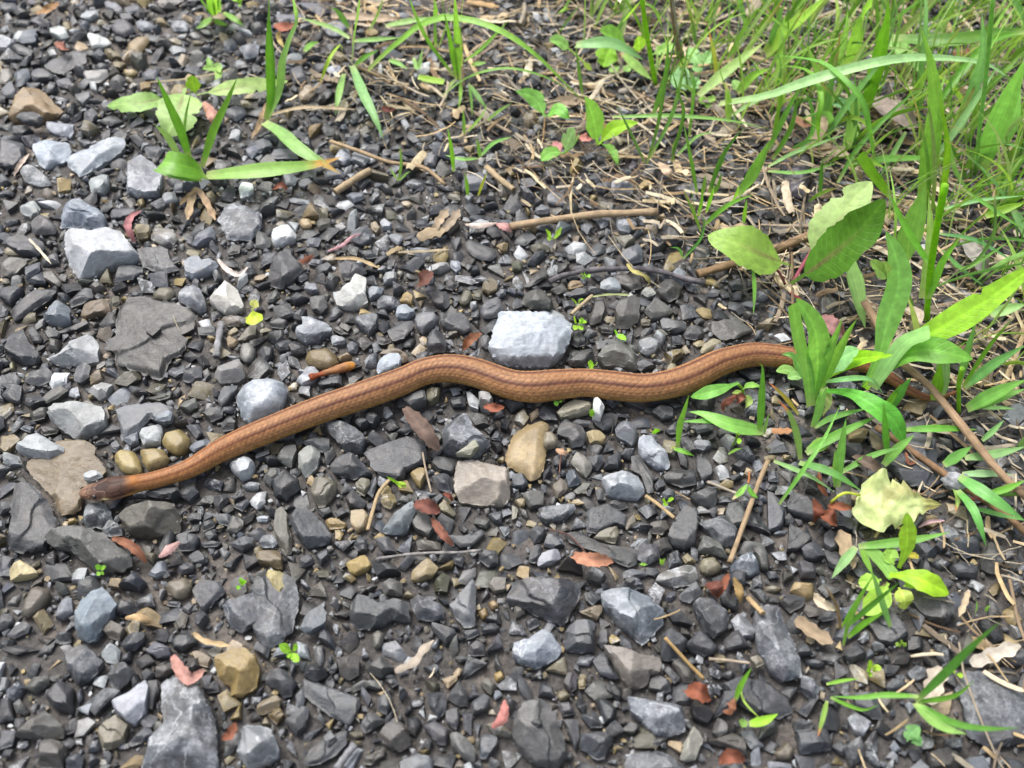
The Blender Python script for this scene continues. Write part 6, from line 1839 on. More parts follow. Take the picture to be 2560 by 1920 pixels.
used_labels = {s["label"] for s in ALL if s["label"]}
areas = sorted(ALL[i]["area"] for i in KEEP)
for i in order:
    s = ALL[i]
    if i not in KEEP or s["label"]:
        continue
    q = np.searchsorted(areas, s["area"]) / len(areas)
    size = "large" if q > 0.85 else "medium" if q > 0.45 else "small"
    col = colour_words(s["hex"])
    near = sorted(LANDMARKS, key=lambda l: np.linalg.norm(l[0] - s["c"]))[:7]
    done = False
    for a in near[:3]:
        for b in near[1:]:
            if b is a or done:
                continue
            va, vb = a[0] - s["c"], b[0] - s["c"]
            if va @ vb > 0.35 * np.linalg.norm(va) * np.linalg.norm(vb):
                continue
            lab = f"{size} {col} {shape_words(s)} stone {where(s, a)} {a[1]}, {where(s, b)} {b[1]}"
            if lab not in used_labels and len(lab.split()) <= 16:
                s["label"] = lab
                used_labels.add(lab)
                done = True
    if not done:
        s["label"] = f"{size} {col} {shape_words(s)} stone {where(s, near[0])} {near[0][1]}, {int(np.linalg.norm(near[0][0] - s['c']) / 9)} stone-widths off"

bulk_V, bulk_F, bulk_C = [], [], []
nbulk = 0


def stone_colour(hx, flags):
    c = stone_lin(hx)
    l = sum(int(hx[i:i + 2], 16) for i in (0, 2, 4)) / 3
    return np.array((*c, float(np.clip((l - 62) / 60, 0.22, 0.95)) if 'V' in flags else 0.08))


for i, s in enumerate(ALL):
    rng = random.Random(100 + i)
    size = math.sqrt(s["area"])
    n = int(np.clip(size * 0.5, 22, 120))
    rings = int(np.clip(size * 0.15, 6, 32))
    for up in range(6):                                     # a stone leaning on the snake lies in front of it, not under it
        sf = snake_floor(s["poly"])
        if (sf < 0.02).mean() < 0.2 or up == 5 or 'F' in s["flags"] or s["px"][:, 1].mean() < np.interp(s["px"][:, 0].mean(), SN[::-1, 0][::-1], SN[::-1, 1][::-1]):
            break
        s["zb"] += 0.0008
        place(s)
    V, F, T = stone_geometry(s["poly"], s["h"], s["zb"], rng, n, rings, 'R' in s["flags"], 'F' in s["flags"], s["vz"])
    V[:n, 2] = np.minimum(V[:n, 2], -0.001 if 'S' not in s["flags"] else 1)
    fl = snake_floor(V[:, :2])
    V[:, 2] = np.where(V[:, 2] > fl, fl, V[:, 2])
    T3 = tri(F, T)
    col = np.repeat(stone_colour(s["hex"], s["flags"])[None], len(V), 0)
    # heights for what lies on top
    iy, ix = cell(V[n:, 0], V[n:, 1])
    np.maximum.at(HGT, (iy, ix), V[n:, 2].astype(np.float32))
    mark(s["poly"], float(np.median(V[n:, 2])))
    if i in KEEP:
        loc = np.array((*s["poly"].mean(0), s["zb"]))
        me = mesh_from("stone", V - loc, T3, col, mats=[M_STONE], sharp=42)
        tag(link("stone", me, loc=loc), s["label"], "stone", "stones of the gravel verge")
    else:
        bulk_V.append(V)
        bulk_F.append(T3 + nbulk)
        bulk_C.append(col)
        nbulk += len(V)

# ------------------------------------------------------------------ where straw and grass take over from gravel (photo coordinates)
LX = np.interp


def litter_density(px):
    x, y = px[:, 0], px[:, 1]
    xb = np.interp(y, [-600, 0, 180, 330, 430, 560, 700, 860, 1000, 1150, 1300, 1500, 1700, 1920, 2600],
                   [560, 640, 690, 860, 1150, 1450, 1760, 1930, 2020, 2050, 2080, 2120, 2180, 2240, 2350])
    return smooth(-110, 330, x - xb) * (1 - 0.62 * smooth(900, 1250, y))


def grass_density(px):
    x, y = px[:, 0], px[:, 1]
    xb = np.interp(y, [-600, 0, 150, 300, 480, 600, 800, 1000, 1150, 1920], [900, 1150, 1500, 1720, 1960, 2100, 2240, 2330, 2520, 2900])
    return smooth(-60, 420, x - xb)


# ------------------------------------------------------------------ gravel between the traced stones
def variant(rng, n, rings):
    k = rng.choice((3, 4, 4, 5, 5))
    an = np.sort(np.array([(i + rng.uniform(-0.3, 0.3)) / k * 2 * math.pi for i in range(k)]))
    rad = np.array([rng.uniform(0.72, 1.2) for _ in range(k)])
    poly = np.stack((np.cos(an) * rad, np.sin(an) * rad), 1)
    V, F, T = stone_geometry(poly, rng.uniform(0.55, 1.0), 0.0, rng, n, rings, rng.random() < 0.12)
    V[:n, 2] = -0.45
    return V, tri(F, T)


VAR = [variant(random.Random(500 + k), 12, 3) for k in range(70)]
VAR_M = [variant(random.Random(700 + k), 8, 2) for k in range(60)]
VAR_S = [variant(random.Random(900 + k), 7, 1) for k in range(40)]
PAL = [s["hex"] for s in ALL if not s["label"] or "stone" in (s["label"] or "")]
PAL_DARK = [h for h in PAL if sum(int(h[i:i + 2], 16) for i in (0, 2, 4)) / 3 < 108]
PAL_TAN = ["a08a62", "a8945f", "8f7d4f", "b09a6a", "9a8c6a", "8d8468", "b5a080"]
PAL_LIGHT = ["8f949a", "9a9996", "a5a9a9", "b5b7b6", "85888d", "c4c5c4"]


def gravel_colour(rng):
    t = rng.random()
    h = rng.choice(PAL_DARK) if t < 0.79 else rng.choice(PAL_TAN) if t < 0.91 else rng.choice(PAL_LIGHT)
    c = stone_lin(h) * rng.uniform(0.65, 1.25)
    return (*c, rng.choice((0.0, 0.0, 0.1, 0.4, 0.9)))


def add_bulk(var, x, y, z, sx, sy, sz, ang, col, tilt=(0, 0)):
    global nbulk
    V0, F0 = var
    c, s_ = math.cos(ang), math.sin(ang)
    px, py = V0[:, 0] * sx, V0[:, 1] * sy
    V = np.column_stack((x + px * c - py * s_, y + px * s_ + py * c, z + V0[:, 2] * sz + px * tilt[0] + py * tilt[1]))
    fl = snake_floor(V[:, :2]) if abs(z) < 0.02 and OCCS[cell(np.array([x]), np.array([y]))][0] else None
    if fl is not None:
        V[:, 2] = np.minimum(V[:, 2], fl)
    bulk_V.append(V)
    bulk_F.append(F0 + nbulk)
    bulk_C.append(np.repeat(np.array(col)[None], len(V), 0))
    nbulk += len(V)
    return V


OCCS = np.zeros_like(OCC)                                    # cells near the snake
for p, r in zip(SC[::4], SR[::4]):
    i0, j0 = [int(v[0]) for v in cell(np.array([p[0]]), np.array([p[1]]))]
    k = int(r / GC) + 22
    OCCS[max(0, i0 - k):i0 + k, max(0, j0 - k):j0 + k] = 1

ring8 = np.stack((np.cos(np.arange(8) * math.pi / 4), np.sin(np.arange(8) * math.pi / 4)), 1)
probe = np.vstack((np.zeros((1, 2)), ring8 * 0.55, ring8 * 0.95))
for rad, tries, lim in ((3.3, 19000, 3), (2.7, 30000, 3), (2.1, 38000, 4), (1.6, 46000, 4), (1.2, 54000, 4), (0.85, 62000, 5), (0.6, 30000, 5)):
    r0 = rad * MM
    X = NR.uniform(GX0 + 0.006, GX0 + GNX * GC - 0.006, tries)
    Y = NR.uniform(GY0 + 0.006, GY0 + GNY * GC - 0.006, tries)
    keep = NR.random(tries) > 0.75 * litter_density(proj(np.column_stack((X, Y, np.zeros(tries)))))
    for x, y in zip(X[keep], Y[keep]):
        r = r0 * R.uniform(0.85, 1.2)
        q = probe * r
        o = OCC[cell(x + q[:, 0], y + q[:, 1])]
        if o[:9].any() or o[9:].sum() > lim:
            continue
        asp = R.uniform(0.42, 1.0)
        sx, sy, sz = r * 1.12, r * 1.12 * asp, r * (R.uniform(0.4, 0.8) if R.random() < 0.6 else R.uniform(0.8, 1.35))
        V = add_bulk(R.choice(VAR if rad > 1.8 else VAR_M), x, y, R.uniform(-0.35, 0.1) * r - 0.0002, sx, sy, sz, R.uniform(0, 6.28), gravel_colour(R), (R.uniform(-.4, .4), R.uniform(-.4, .4)))
        m = int(r * 0.9 / GC)
        i0, j0 = [int(v[0]) for v in cell(np.array([x]), np.array([y]))]
        yy, xx = np.ogrid[-m:m + 1, -m:m + 1]
        d = (xx * xx + yy * yy) <= m * m
        a0, a1, b0, b1 = max(0, i0 - m), min(GNY, i0 + m + 1), max(0, j0 - m), min(GNX, j0 + m + 1)
        d = d[a0 - i0 + m:a1 - i0 + m, b0 - j0 + m:b1 - j0 + m]
        OCC[a0:a1, b0:b1] |= d.astype(np.uint8)
        sub = HGT[a0:a1, b0:b1]
        sub[d] = np.maximum(sub[d], sz * 0.6)
me = mesh_from("gravel", np.vstack(bulk_V), np.vstack(bulk_F), np.vstack(bulk_C), mats=[M_GRAVEL], sharp=30)
tag(link("gravel", me), kind="stuff")

# grit: crumbs of stone and soil in every gap
bulk_V, bulk_F, bulk_C, nbulk = [], [], [], 0
ng = 36000
X = NR.uniform(-0.22, 0.22, ng)
Y = NR.uniform(-0.15, 0.33, ng)
free = OCC[cell(X, Y)] == 0
take = free | (NR.random(ng) < 0.05)
for x, y in zip(X[take], Y[take]):
    r = MM * min(1.0, 0.24 + R.expovariate(3.0))
    add_bulk(R.choice(VAR_S), x, y, float(HGT[cell(np.array([x]), np.array([y]))][0]) * (0 if r > 0.0004 else 0.2) + 0.0001, r, r * R.uniform(.6, 1), r * R.uniform(.5, .9), R.uniform(0, 6.28),
             (*(stone_lin(R.choice(PAL_TAN)) * 0.8), 0) if R.random() < 0.2 else gravel_colour(R))
me = mesh_from("grit", np.vstack(bulk_V), np.vstack(bulk_F), np.vstack(bulk_C), mats=[M_GRAVEL], flat=True)
tag(link("grit", me), kind="stuff")

# ------------------------------------------------------------------ the snake
def build_snake():
    n, npz = len(SC), 128
    T = np.gradient(SC, axis=0)
    T /= np.linalg.norm(T, axis=1)[:, None]
    side = np.cross(T, np.array((0, 0, 1.0)))               # points to the near side for a body running right
    side /= np.linalg.norm(side, axis=1)[:, None]
    nor = np.cross(side, T)
    S = np.concatenate(([0], np.cumsum(np.linalg.norm(np.diff(SC, axis=0), axis=1))))
    phi = np.linspace(-math.pi, math.pi, npz, endpoint=False)
    deg = np.degrees(phi)[None]
    cosp, sinp = np.cos(phi)[None], np.sin(phi)[None]
    r = SR[:, None]
    hd = (1 - smooth(105, 150, s_px))[:, None]               # 1 on the head
    # scales
    ls = 0.00182 * np.clip(SR / 0.0041, 0.55, 1.05)
    a = np.cumsum(np.concatenate(([0], np.diff(S))) / ls)[:, None]
    q = deg / 13.0
    ad = a * np.ones((1, npz))
    best1 = np.full(ad.shape, 9.0)
    best2 = np.full(ad.shape, 9.0)
    da1, dq1, id1 = np.zeros(ad.shape), np.zeros(ad.shape), np.zeros(ad.shape)
    qd = q * np.ones((n, 1))
    for dj in (-1, 0, 1, 2):                                  # scales: staggered rows of six-sided cells
        qc = np.floor(qd) + dj
        sh = 0.5 * np.mod(qc, 2)
        for di in (0, 1):
            ac = np.floor(ad - sh) + di + sh
            da, dq = ad - ac, qd - qc
            dd = np.hypot(da * 1.0, dq * 0.60)
            nearer = dd < best1
            best2 = np.where(nearer, best1, np.minimum(best2, dd))
            da1, dq1 = np.where(nearer, da, da1), np.where(nearer, dq, dq1)
            id1 = np.where(nearer, ac * 12.9898 + qc * 78.233, id1)
            best1 = np.minimum(best1, dd)
    e = best2 - best1
    edge = smooth(0.0, 0.20, e)
    back = np.clip(da1 + 0.5, 0, 1)
    keel = np.exp(-(dq1 / 0.13) ** 2)
    hashv = np.modf(np.sin(id1) * 43758.5453)[0]
    body = 1 - hd
    dors = 1 - smooth(112, 126, np.abs(deg))
    relief = (0.000115 * (0.25 + 0.75 * back) * edge + 0.00004 * keel * edge) * dors * body * np.clip(r / 0.004, 0.25, 1)
    # belly plates
    pl = np.modf(a * 0.9)[0]
    relief += 0.00006 * pl * (1 - dors) * body
    # head plates from their centres
    hl = HEAD_PX
    ta = (s_px / hl)[:, None] * np.ones((1, npz))
    lb = np.abs(deg) / 76.0 * np.ones((n, 1))
    seeds = [(.06, 0), (.13, .28), (.25, .30), (.50, 0), (.42, .62), (.50, .0), (.78, .36), (.13, .85), (.22, .95), (.30, 1.0), (.62, 1.0), (.80, .95),
             (.18, 1.35), (.30, 1.38), (.42, 1.40), (.55, 1.42), (.70, 1.42), (.86, 1.35), (.95, .8), (1.0, .35), (1.03, .0)]
    D = np.stack([np.hypot((ta - u) * 1.9, (lb - v) * 0.85) for u, v in seeds])
    lb_s = lb * np.sign(deg)                                   # left and right plates meet along the crown
    mid = np.where((lb < 0.05) & (((ta > .08) & (ta < .36)) | (ta > .66)), 0.0, 1.0)
    Ds = np.sort(D, axis=0)
    groove = smooth(0.0, 0.05, Ds[1] - Ds[0]) * mid
    relief = relief + 0.00010 * groove * hd
    # cross section
    fk = flatk[:, None]
    low = smooth(100, 170, np.abs(deg))
    wid = 1.0 + 0.0 * deg
    ry = r * fk * (1 - 0.12 * low)
    jaw = hd * 0.06 * np.exp(-((np.abs(deg) - 95) / 25) ** 2)
    V = SC[:, None, :] + nor[:, None, :] * ((ry + relief) * cosp)[..., None] + side[:, None, :] * ((r * (wid + jaw) + relief) * sinp)[..., None]
    # colours
    absd = np.abs(deg) * np.ones((n, 1))
    C = np.ones((n, npz, 3))
    along = (s_px / s_px[-1])[:, None]
    flank, dorsal, stripe, lowf, belly = lin("a87a52"), lin("a27650"), lin("5e372d"), lin("b58a4c"), lin("c9a070")
    C[:] = flank
    def lay(w, col):
        nonlocal C
        w = np.clip(w, 0, 1)[..., None]
        C = C * (1 - w) + np.asarray(col) * w
    lay(1 - smooth(14, 24, absd), dorsal)
    wob = 2.5 * np.sin(a * 2.1) + 3.0 * hashv
    lay(0.90 * np.exp(-(np.abs(absd - 28 + wob * 0.2) / 10.5) ** 2.6), stripe)
    lay(0.35 * np.exp(-(absd / 4.0) ** 2), lin("8a5638"))
    lay(smooth(72, 92, absd) * 0.8, lowf)
    lay(smooth(104, 122, absd), belly)
    lay(0.55 * smooth(0.62, 0.95, along) * (1 - smooth(100, 120, absd)), lin("7d4a2e"))
    lay(0.35 * (1 - smooth(0.1, 0.3, along)) * (1 - smooth(100, 120, absd)), lin("a0601f"))
    C *= (1 + 0.16 * hashv * dors * body)[..., None]
    lay(0.34 * (1 - smooth(0.0, 0.16, e)) * dors * body * smooth(0.45, 0.7, back), lin("5a3626"))
    lay(0.9 * (smooth(0.70, 0.92, back) * (np.abs(dq1) < 0.30)) * np.exp(-((absd - 88) / 15) ** 2) * (hashv > -0.6) * body, lin("e8c890"))
    lay(0.28 * (smooth(0.74, 0.9, back) * (np.abs(dq1) < 0.30)) * (absd < 60) * (hashv > 0.35) * body, lin("3f2018"))
    lay(0.35 * keel * edge * dors * body * (absd > 35), lin("cf9660"))
    # head
    H = np.ones((n, npz, 3)) * lin("4a3228")
    def layh(w, col):
        nonlocal H
        w = np.clip(w, 0, 1)[..., None]
        H = H * (1 - w) + np.asarray(col) * w
    pid = np.argmin(D, axis=0)
    H *= (0.88 + 0.24 * np.modf(pid * 0.618)[0])[..., None]
    layh(0.8 * (1 - smooth(0.12, 0.40, ta)), lin("94745c"))
    layh(smooth(0.70, 0.92, lb) * 0.9, lin("6c4631"))
    layh(np.exp(-((lb - (0.86 + 0.1 * ta)) / 0.11) ** 2) * smooth(.05, .2, ta) * 0.8, lin("24110a"))
    layh(smooth(1.02, 1.14, lb) * 0.8, lin("a9846a"))
    layh(np.exp(-((ta - .54) / .07) ** 2 - ((lb - 1.06) / .11) ** 2) * 1.6, lin("e0cf9a"))
    layh(np.exp(-((ta - .33) / .03) ** 2 - ((lb - 1.12) / .06) ** 2) * 1.0, lin("c09a80"))
    layh(smooth(1.5, 1.66, lb), lin("c9a684"))
    layh(0.75 * (1 - groove) * (lb < 1.6), lin("2e1a14"))
    layh(0.5 * smooth(0.03, 0.07, np.abs(Ds[1] - Ds[0])) * (1 - smooth(.07, .12, Ds[1] - Ds[0])) * (ta < .6), lin("b08a78"))
    w = hd * np.ones((1, npz))
    C = C * (1 - w[..., None]) + H * w[..., None]
    # nape: dark collar with paler orange blotches
    collar = np.exp(-((s_px[:, None] - 128) / 13) ** 2)
    C2 = C * (1 - (0.75 * collar * np.exp(-((absd - 62) / 22) ** 2))[..., None]) + lin("38201a") * (0.75 * collar * np.exp(-((absd - 62) / 22) ** 2))[..., None]
    nb = 0.8 * np.exp(-((s_px[:, None] - 137) / 13) ** 2 - ((absd - 12) / 22) ** 2)
    C2 = C2 * (1 - nb[..., None]) + lin("b0702c") * nb[..., None]
    nb = 0.85 * np.exp(-((s_px[:, None] - 126) / 9) ** 2 - ((absd - 98) / 14) ** 2)
    C2 = C2 * (1 - nb[..., None]) + lin("d9a050") * nb[..., None]
    C = C2 * K_SNAKE
    idx = np.arange(n * npz).reshape(n, npz)
    nx = np.roll(idx, -1, 1)
    F = np.stack((idx[:-1], nx[:-1], nx[1:], idx[1:]), -1).reshape(-1, 4)
    Vv = np.vstack((V.reshape(-1, 3), SC[0] - T[0] * 0.0002, SC[-1] + T[-1] * 0.0004))
    Cc = np.vstack((C.reshape(-1, 3), C[0].mean(0), C[-1].mean(0)))
    m0 = n * npz
    i = np.arange(npz)
    caps = np.vstack((np.stack((idx[0], np.full(npz, m0), nx[0]), 1), np.stack((idx[-1], nx[-1], np.full(npz, m0 + 1)), 1)))
    loc = SC[600].copy()
    loc[2] = 0.0014
    me = mesh_from("snake", Vv - loc, tri(F[:, ::-1], caps[:, ::-1]), Cc, mats=[M_SNAKE])
    sn = tag(link("snake", me, loc=loc), "slender orange-brown snake with two dark back stripes stretched across the gravel", "snake")
    # eyes
    k = int(np.argmin(np.abs(s_px - 0.355 * hl)))
    for sg in (1, -1):
        ph = math.radians(64) * sg
        c = SC[k] + nor[k] * (SR[k] * flatk[k] * math.cos(ph)) + side[k] * (SR[k] * math.sin(ph)) * 0.93
        u = np.linspace(0, math.pi, 9)
        v = np.linspace(0, 2 * math.pi, 16, endpoint=False)
        rr = 0.00070
        sv = np.stack((np.outer(np.sin(u), np.cos(v)), np.outer(np.sin(u), np.sin(v)), np.outer(np.cos(u), np.ones(16))), -1).reshape(-1, 3) * rr
        ii = np.arange(9 * 16).reshape(9, 16)
        ff = np.stack((ii[:-1], np.roll(ii, -1, 1)[:-1], np.roll(ii, -1, 1)[1:], ii[1:]), -1).reshape(-1, 4)
        link("eye", mesh_from("eye", sv, tri(ff[:, ::-1]), mats=[M_EYE]), sn, loc=c - loc)


K_SNAKE = 0.63
build_snake()

# ------------------------------------------------------------------ plants and litter
def hgt(P):
    iy, ix = cell(P[:, 0], P[:, 1])
    out = HGT[iy, ix]
    for d in (2, -2):
        out = np.maximum(out, HGT[np.clip(iy + d, 0, GNY - 1), ix])
        out = np.maximum(out, HGT[iy, np.clip(ix + d, 0, GNX - 1)])
    return np.where(OCCS2[iy, ix] > 0, 0.0085, out)


OCCS2 = np.zeros_like(OCC)                                   # cells right under the snake
for p, r in zip(SC[::2], SR[::2]):
    i0, j0 = [int(v[0]) for v in cell(np.array([p[0]]), np.array([p[1]]))]
    k = int(r / GC)
    OCCS2[max(0, i0 - k):i0 + k, max(0, j0 - k):j0 + k] = 1


def path3d(tile, pts, zs, n, lying, stiff=False):
    px = catmull(to_px(tile, pts), n)
    t = np.linspace(0, 1, n)
    z0, z1, arch = zs
    z = (z0 + (z1 - z0) * t + arch * 4 * t * (1 - t)) * MM
    P = unproj(px, z)
    if lying:
        for _ in range(3):
            h = hgt(P)
            h = np.minimum(h, 0.0075 if not stiff else 0.0095)
            if stiff:
                b, a = np.polyfit(t, h, 1)
                line = a + b * t
                line += np.percentile(h - line, 95) + 0.0004
                z2 = np.maximum(line, 0.002)
            else:
                ker = np.ones(5) / 5
                z2 = np.maximum(np.convolve(np.pad(h, 2, mode='edge'), ker, mode='valid') + 0.0006, z * 0.6) + arch * MM * 4 * t * (1 - t) * 0.6
            P = unproj(px, z2)
    return P


def profile(kind, t):
    if kind == 'b':
        return (0.58 + 0.42 * np.minimum(1, t / 0.3)) * (1 - np.clip((t - 0.38) / 0.62, 0, 1) ** 1.7)
    if kind == 'B':
        return (0.7 + 0.3 * np.minimum(1, t / 0.4)) * np.where(t > 0.985, 0.9, 1)
    x = np.clip((t - 0.10) / 0.90, 0, 1)
    if kind == 'l':
        return np.maximum(0.14 * (t < .5), np.sin(math.pi * x ** 0.85) ** 0.9)
    if kind == 'L':
        return (0.24 + 0.76 * smooth(0.05, 0.58, t)) * np.clip(1 - np.clip((t - .60) / .40, 0, 1) ** 2, 0, 1) ** 0.75
    if kind in 'oO':
        return np.maximum(0.12 * (t < .4), np.sin(math.pi * x ** 0.95) ** 0.62)
    if kind == 't':
        saw = np.modf(t * 9.0)[0]
        return np.maximum(0.07 * (t < .4), np.sin(math.pi * np.clip((t - .14) / .86, 0, 1) ** 0.72) ** 0.66 * (1 - 0.10 * saw * (t < .7)))
    if kind == 'T':
        saw = np.modf(t * 7.0)[0]
        return np.sin(math.pi * np.clip(t * .96 + .04, 0, 1) ** 0.62) ** 0.8 * (1 - 0.30 * saw * (t > .35)) * (1 - 0.35 * smooth(.55, .7, t))
    if kind == 'e':
        return np.sin(math.pi * (0.06 + 0.9 * t)) ** 0.7 * (1 - 0.22 * np.sin(t * 17 + 2) ** 2)
    if kind == 'd':
        return (0.72 + 0.28 * np.sin(t * 9 + 1) ** 2) * (1 - 0.75 * np.clip((t - .8) / .2, 0, 1)) * (0.5 + 0.5 * np.minimum(1, t / .15))
    return np.ones_like(t)


def ribbon(P, w_px, kind, colour, tip, rng, loc):
    n = len(P)
    t = np.linspace(0, 1, n)
    T = np.gradient(P, axis=0)
    T /= np.linalg.norm(T, axis=1)[:, None] + 1e-12
    view = CAM - P
    view /= np.linalg.norm(view, axis=1)[:, None]
    nn = 0.45 * view + 0.55 * np.array((0, 0, 1.0))
    tw = rng.uniform(-0.35, 0.35)
    s = np.cross(T, nn)
    s /= np.linalg.norm(s, axis=1)[:, None] + 1e-12
    nn = np.cross(s, T)
    ang = tw * (t - 0.5) * (1.0 if kind in 'bBd' else 0.5)
    s, nn = s * np.cos(ang)[:, None] + nn * np.sin(ang)[:, None], nn * np.cos(ang)[:, None] - s * np.sin(ang)[:, None]
    nc = {'b': 5, 'B': 7, 'd': 5, 'e': 9}.get(kind, 11)
    u = np.linspace(-1, 1, nc)
    hw = profile(kind, t) * w_px / TS * 0.5 * depth(P) / FPX * 1.04
    fold = {'b': 0.28, 'B': 0.16, 'd': 0.10, 'e': 0.0, 't': 0.10, 'T': 0.05}.get(kind, 0.2) * rng.uniform(.6, 1.3)
    cup = {'e': 0.45, 'd': 0.2}.get(kind, 0.0) * rng.choice((1, 1, -1))
    out = np.abs(u) * fold
    off = out[None] * hw[:, None] + cup * (u ** 2)[None] * hw[:, None]
    wav = np.zeros((n, nc))
    if kind in 'lLoOtTe':
        f1, p1 = rng.uniform(6, 11), rng.uniform(0, 6)
        wav = 0.10 * hw[:, None] * np.sin(t[:, None] * f1 + p1 + (u[None] > 0) * 1.7) * np.abs(u)[None] ** 1.5
        if kind in 'te':
            wav = wav * 1.5
        if kind == 'T':                                          # wilted: crumpled
            wav = hw[:, None] * (0.16 * np.sin(t[:, None] * 17 + u[None] * 3) * np.abs(u)[None] + 0.10 * np.sin(t[:, None] * 9 - u[None] * 6 + 1) + 0.06 * np.sin(t[:, None] * 31 + u[None] * 8))
    bite = np.ones((n, nc))
    if kind in 'lLot' and n > 20:
        for _ in range(rng.choice((0, 1, 1, 2))):                # nibbled edges
            sg = rng.choice((-1, 1))
            t0, wd = rng.uniform(0.3, 0.9), rng.uniform(0.015, 0.04)
            bite *= 1 - (rng.uniform(0.2, 0.5) * np.exp(-((t - t0) / wd) ** 4))[:, None] * (u[None] * sg > 0)
    jag = 1 + (0.03 if kind in 'bB' else 0.05) * np.sin(t * rng.uniform(14, 26) + rng.uniform(0, 6))
    V = P[:, None, :] + s[:, None, :] * (u[None] * (hw * jag)[:, None] * bite)[..., None] + nn[:, None, :] * (off + wav)[..., None]
    C = np.ones((n, nc, 3)) * colour
    if tip is not None:
        k = smooth(0.72, 0.84, t)[:, None, None] * (0.9 + 0.1 * u[None, :, None] ** 2)
        C = C * (1 - k) + tip * k
    midc = 1 + (0.30 if kind in 'lLotT' else 0.10) * np.exp(-(u / 0.12) ** 2)
    C = C * midc[None, :, None]
    if kind in 'bB':
        base = (1 - smooth(0.0, 0.12, t))[:, None, None]
        C = C * (1 - 0.55 * base) + lin("c8c890", K_PLANT) * 0.55 * base
    if kind == 't' and colour[1] > colour[0]:
        k = (np.exp(-(u / 0.07) ** 2)[None] * (1 - smooth(.2, .9, t))[:, None] * 0.7)[..., None]
        C = C * (1 - k) + lin("7a4a4c", K_PLANT) * k
    if kind == 'T':
        k = (smooth(0.35, 0.9, np.sin(t[:, None] * 6.0 + u[None] * 2.5)) * 0.5 * (t[:, None] > .3))[..., None]
        C = C * (1 - k) + lin("a08a58", K_PLANT) * k
    if kind == 'e':
        k = (0.35 * np.abs(u)[None] ** 2 * np.ones((n, 1)))[..., None]
        C = C * (1 - k) + C * 1.35 * k
    idx = np.arange(n * nc).reshape(n, nc)
    F = np.stack((idx[:-1, :-1], idx[:-1, 1:], idx[1:, 1:], idx[1:, :-1]), -1).reshape(-1, 4)
    L = np.concatenate(([0], np.cumsum(np.linalg.norm(np.diff(P, axis=0), axis=1))))
    U = np.stack((np.broadcast_to(u[None] * .5 + .5, (n, nc)), np.broadcast_to((L * 100)[:, None], (n, nc))), -1).reshape(-1, 2)
    mat = M_GRASS if kind in 'bB' else M_DRY if kind == 'd' else M_SCALE if kind == 'e' else M_LEAF
    return mesh_from("leaf", V.reshape(-1, 3) - loc, F, C.reshape(-1, 3), U, [mat])


def tube(P, w_px, colour, tip, rng, loc, mat, pod=False, knots=0):
    n, k = len(P), 9
    t = np.linspace(0, 1, n)
    T = np.gradient(P, axis=0)
    T /= np.linalg.norm(T, axis=1)[:, None] + 1e-12
    s = np.cross(T, np.array((0, 0.2, 1.0)))
    s /= np.linalg.norm(s, axis=1)[:, None] + 1e-12
    m = np.cross(s, T)
    r = w_px / TS * 0.5 * depth(P) / FPX
    if pod:
        r = r * np.interp(t, [0, .06, .14, .22, .34, .42, .6, .85, .97, 1], [.62, .80, .5, .45, .62, .55, .82, .95, .6, .1])
    elif knots:
        r = r * (0.84 + 0.1 * np.sin(t * 21 + 1) + 0.12 * np.exp(-((np.modf(t * knots)[0] - .5) / .1) ** 2) + 0.06 * np.array([rng.uniform(-1, 1) for _ in t]))
    else:
        r = r * (0.94 + 0.06 * np.sin(t * 13 + rng.uniform(0, 6)))
    a = np.linspace(0, 2 * math.pi, k, endpoint=False)
    ir = np.array([rng.uniform(0.9, 1.1) for _ in range(k)])
    V = P[:, None] + s[:, None] * (r[:, None] * np.cos(a)[None] * ir)[..., None] + m[:, None] * (r[:, None] * np.sin(a)[None] * ir * 0.85)[..., None]
    # open broken ends: a hollow set a little inside
    e0 = P[0] + T[0] * r[0] * 0.5
    e1 = P[-1] - T[-1] * r[-1] * (0.5 if not pod else -0.2)
    Vv = np.vstack((V.reshape(-1, 3), e0, e1))
    idx = np.arange(n * k).reshape(n, k)
    nx = np.roll(idx, -1, 1)
    F = np.stack((idx[:-1], nx[:-1], nx[1:], idx[1:]), -1).reshape(-1, 4)
    caps = np.vstack((np.stack((idx[0], np.full(k, n * k), nx[0]), 1), np.stack((idx[-1], nx[-1], np.full(k, n * k + 1)), 1)))
    C = np.ones((n, k, 3)) * colour
    if tip is not None:
        q = smooth(.2, .6, t)[:, None, None]
        C = C * (1 - q) + tip * q
    if pod:
        q = (1 - smooth(.26, .36, t))[:, None, None]
        C = C * (1 - q) + lin("8f4a2c", K_DRY) * q
        q = smooth(.7, 1, t)[:, None, None]
        C = C * (1 - q) + lin("d89a48", K_DRY) * q
    Cc = np.vstack((C.reshape(-1, 3), C[0, 0] * 0.5, C[-1, 0] * (0.5 if not pod else 1)))
    L = np.concatenate(([0], np.cumsum(np.linalg.norm(np.diff(P, axis=0), axis=1))))
    U = np.stack((np.broadcast_to(np.linspace(0, 1, k)[None], (n, k)), np.broadcast_to((L * 100)[:, None], (n, k))), -1).reshape(-1, 2)
    U = np.vstack((U, (0, 0), (0, 0)))
    return mesh_from("stem", Vv - loc, tri(F, caps), Cc, U, [mat])


def hexes(hx, k, dead):
    out = []
    for a in hx.split('>'):
        c = lin(a, k)
        if dead:
            c = c * 0.72 + c.mean() * 0.28                     # withered: paler, greyer than the fresh colour
        else:
            c = c * np.array((1.14, 1.0, 0.80))
        out.append(c)
    return out[0], (out[1] if len(out) > 1 else None)


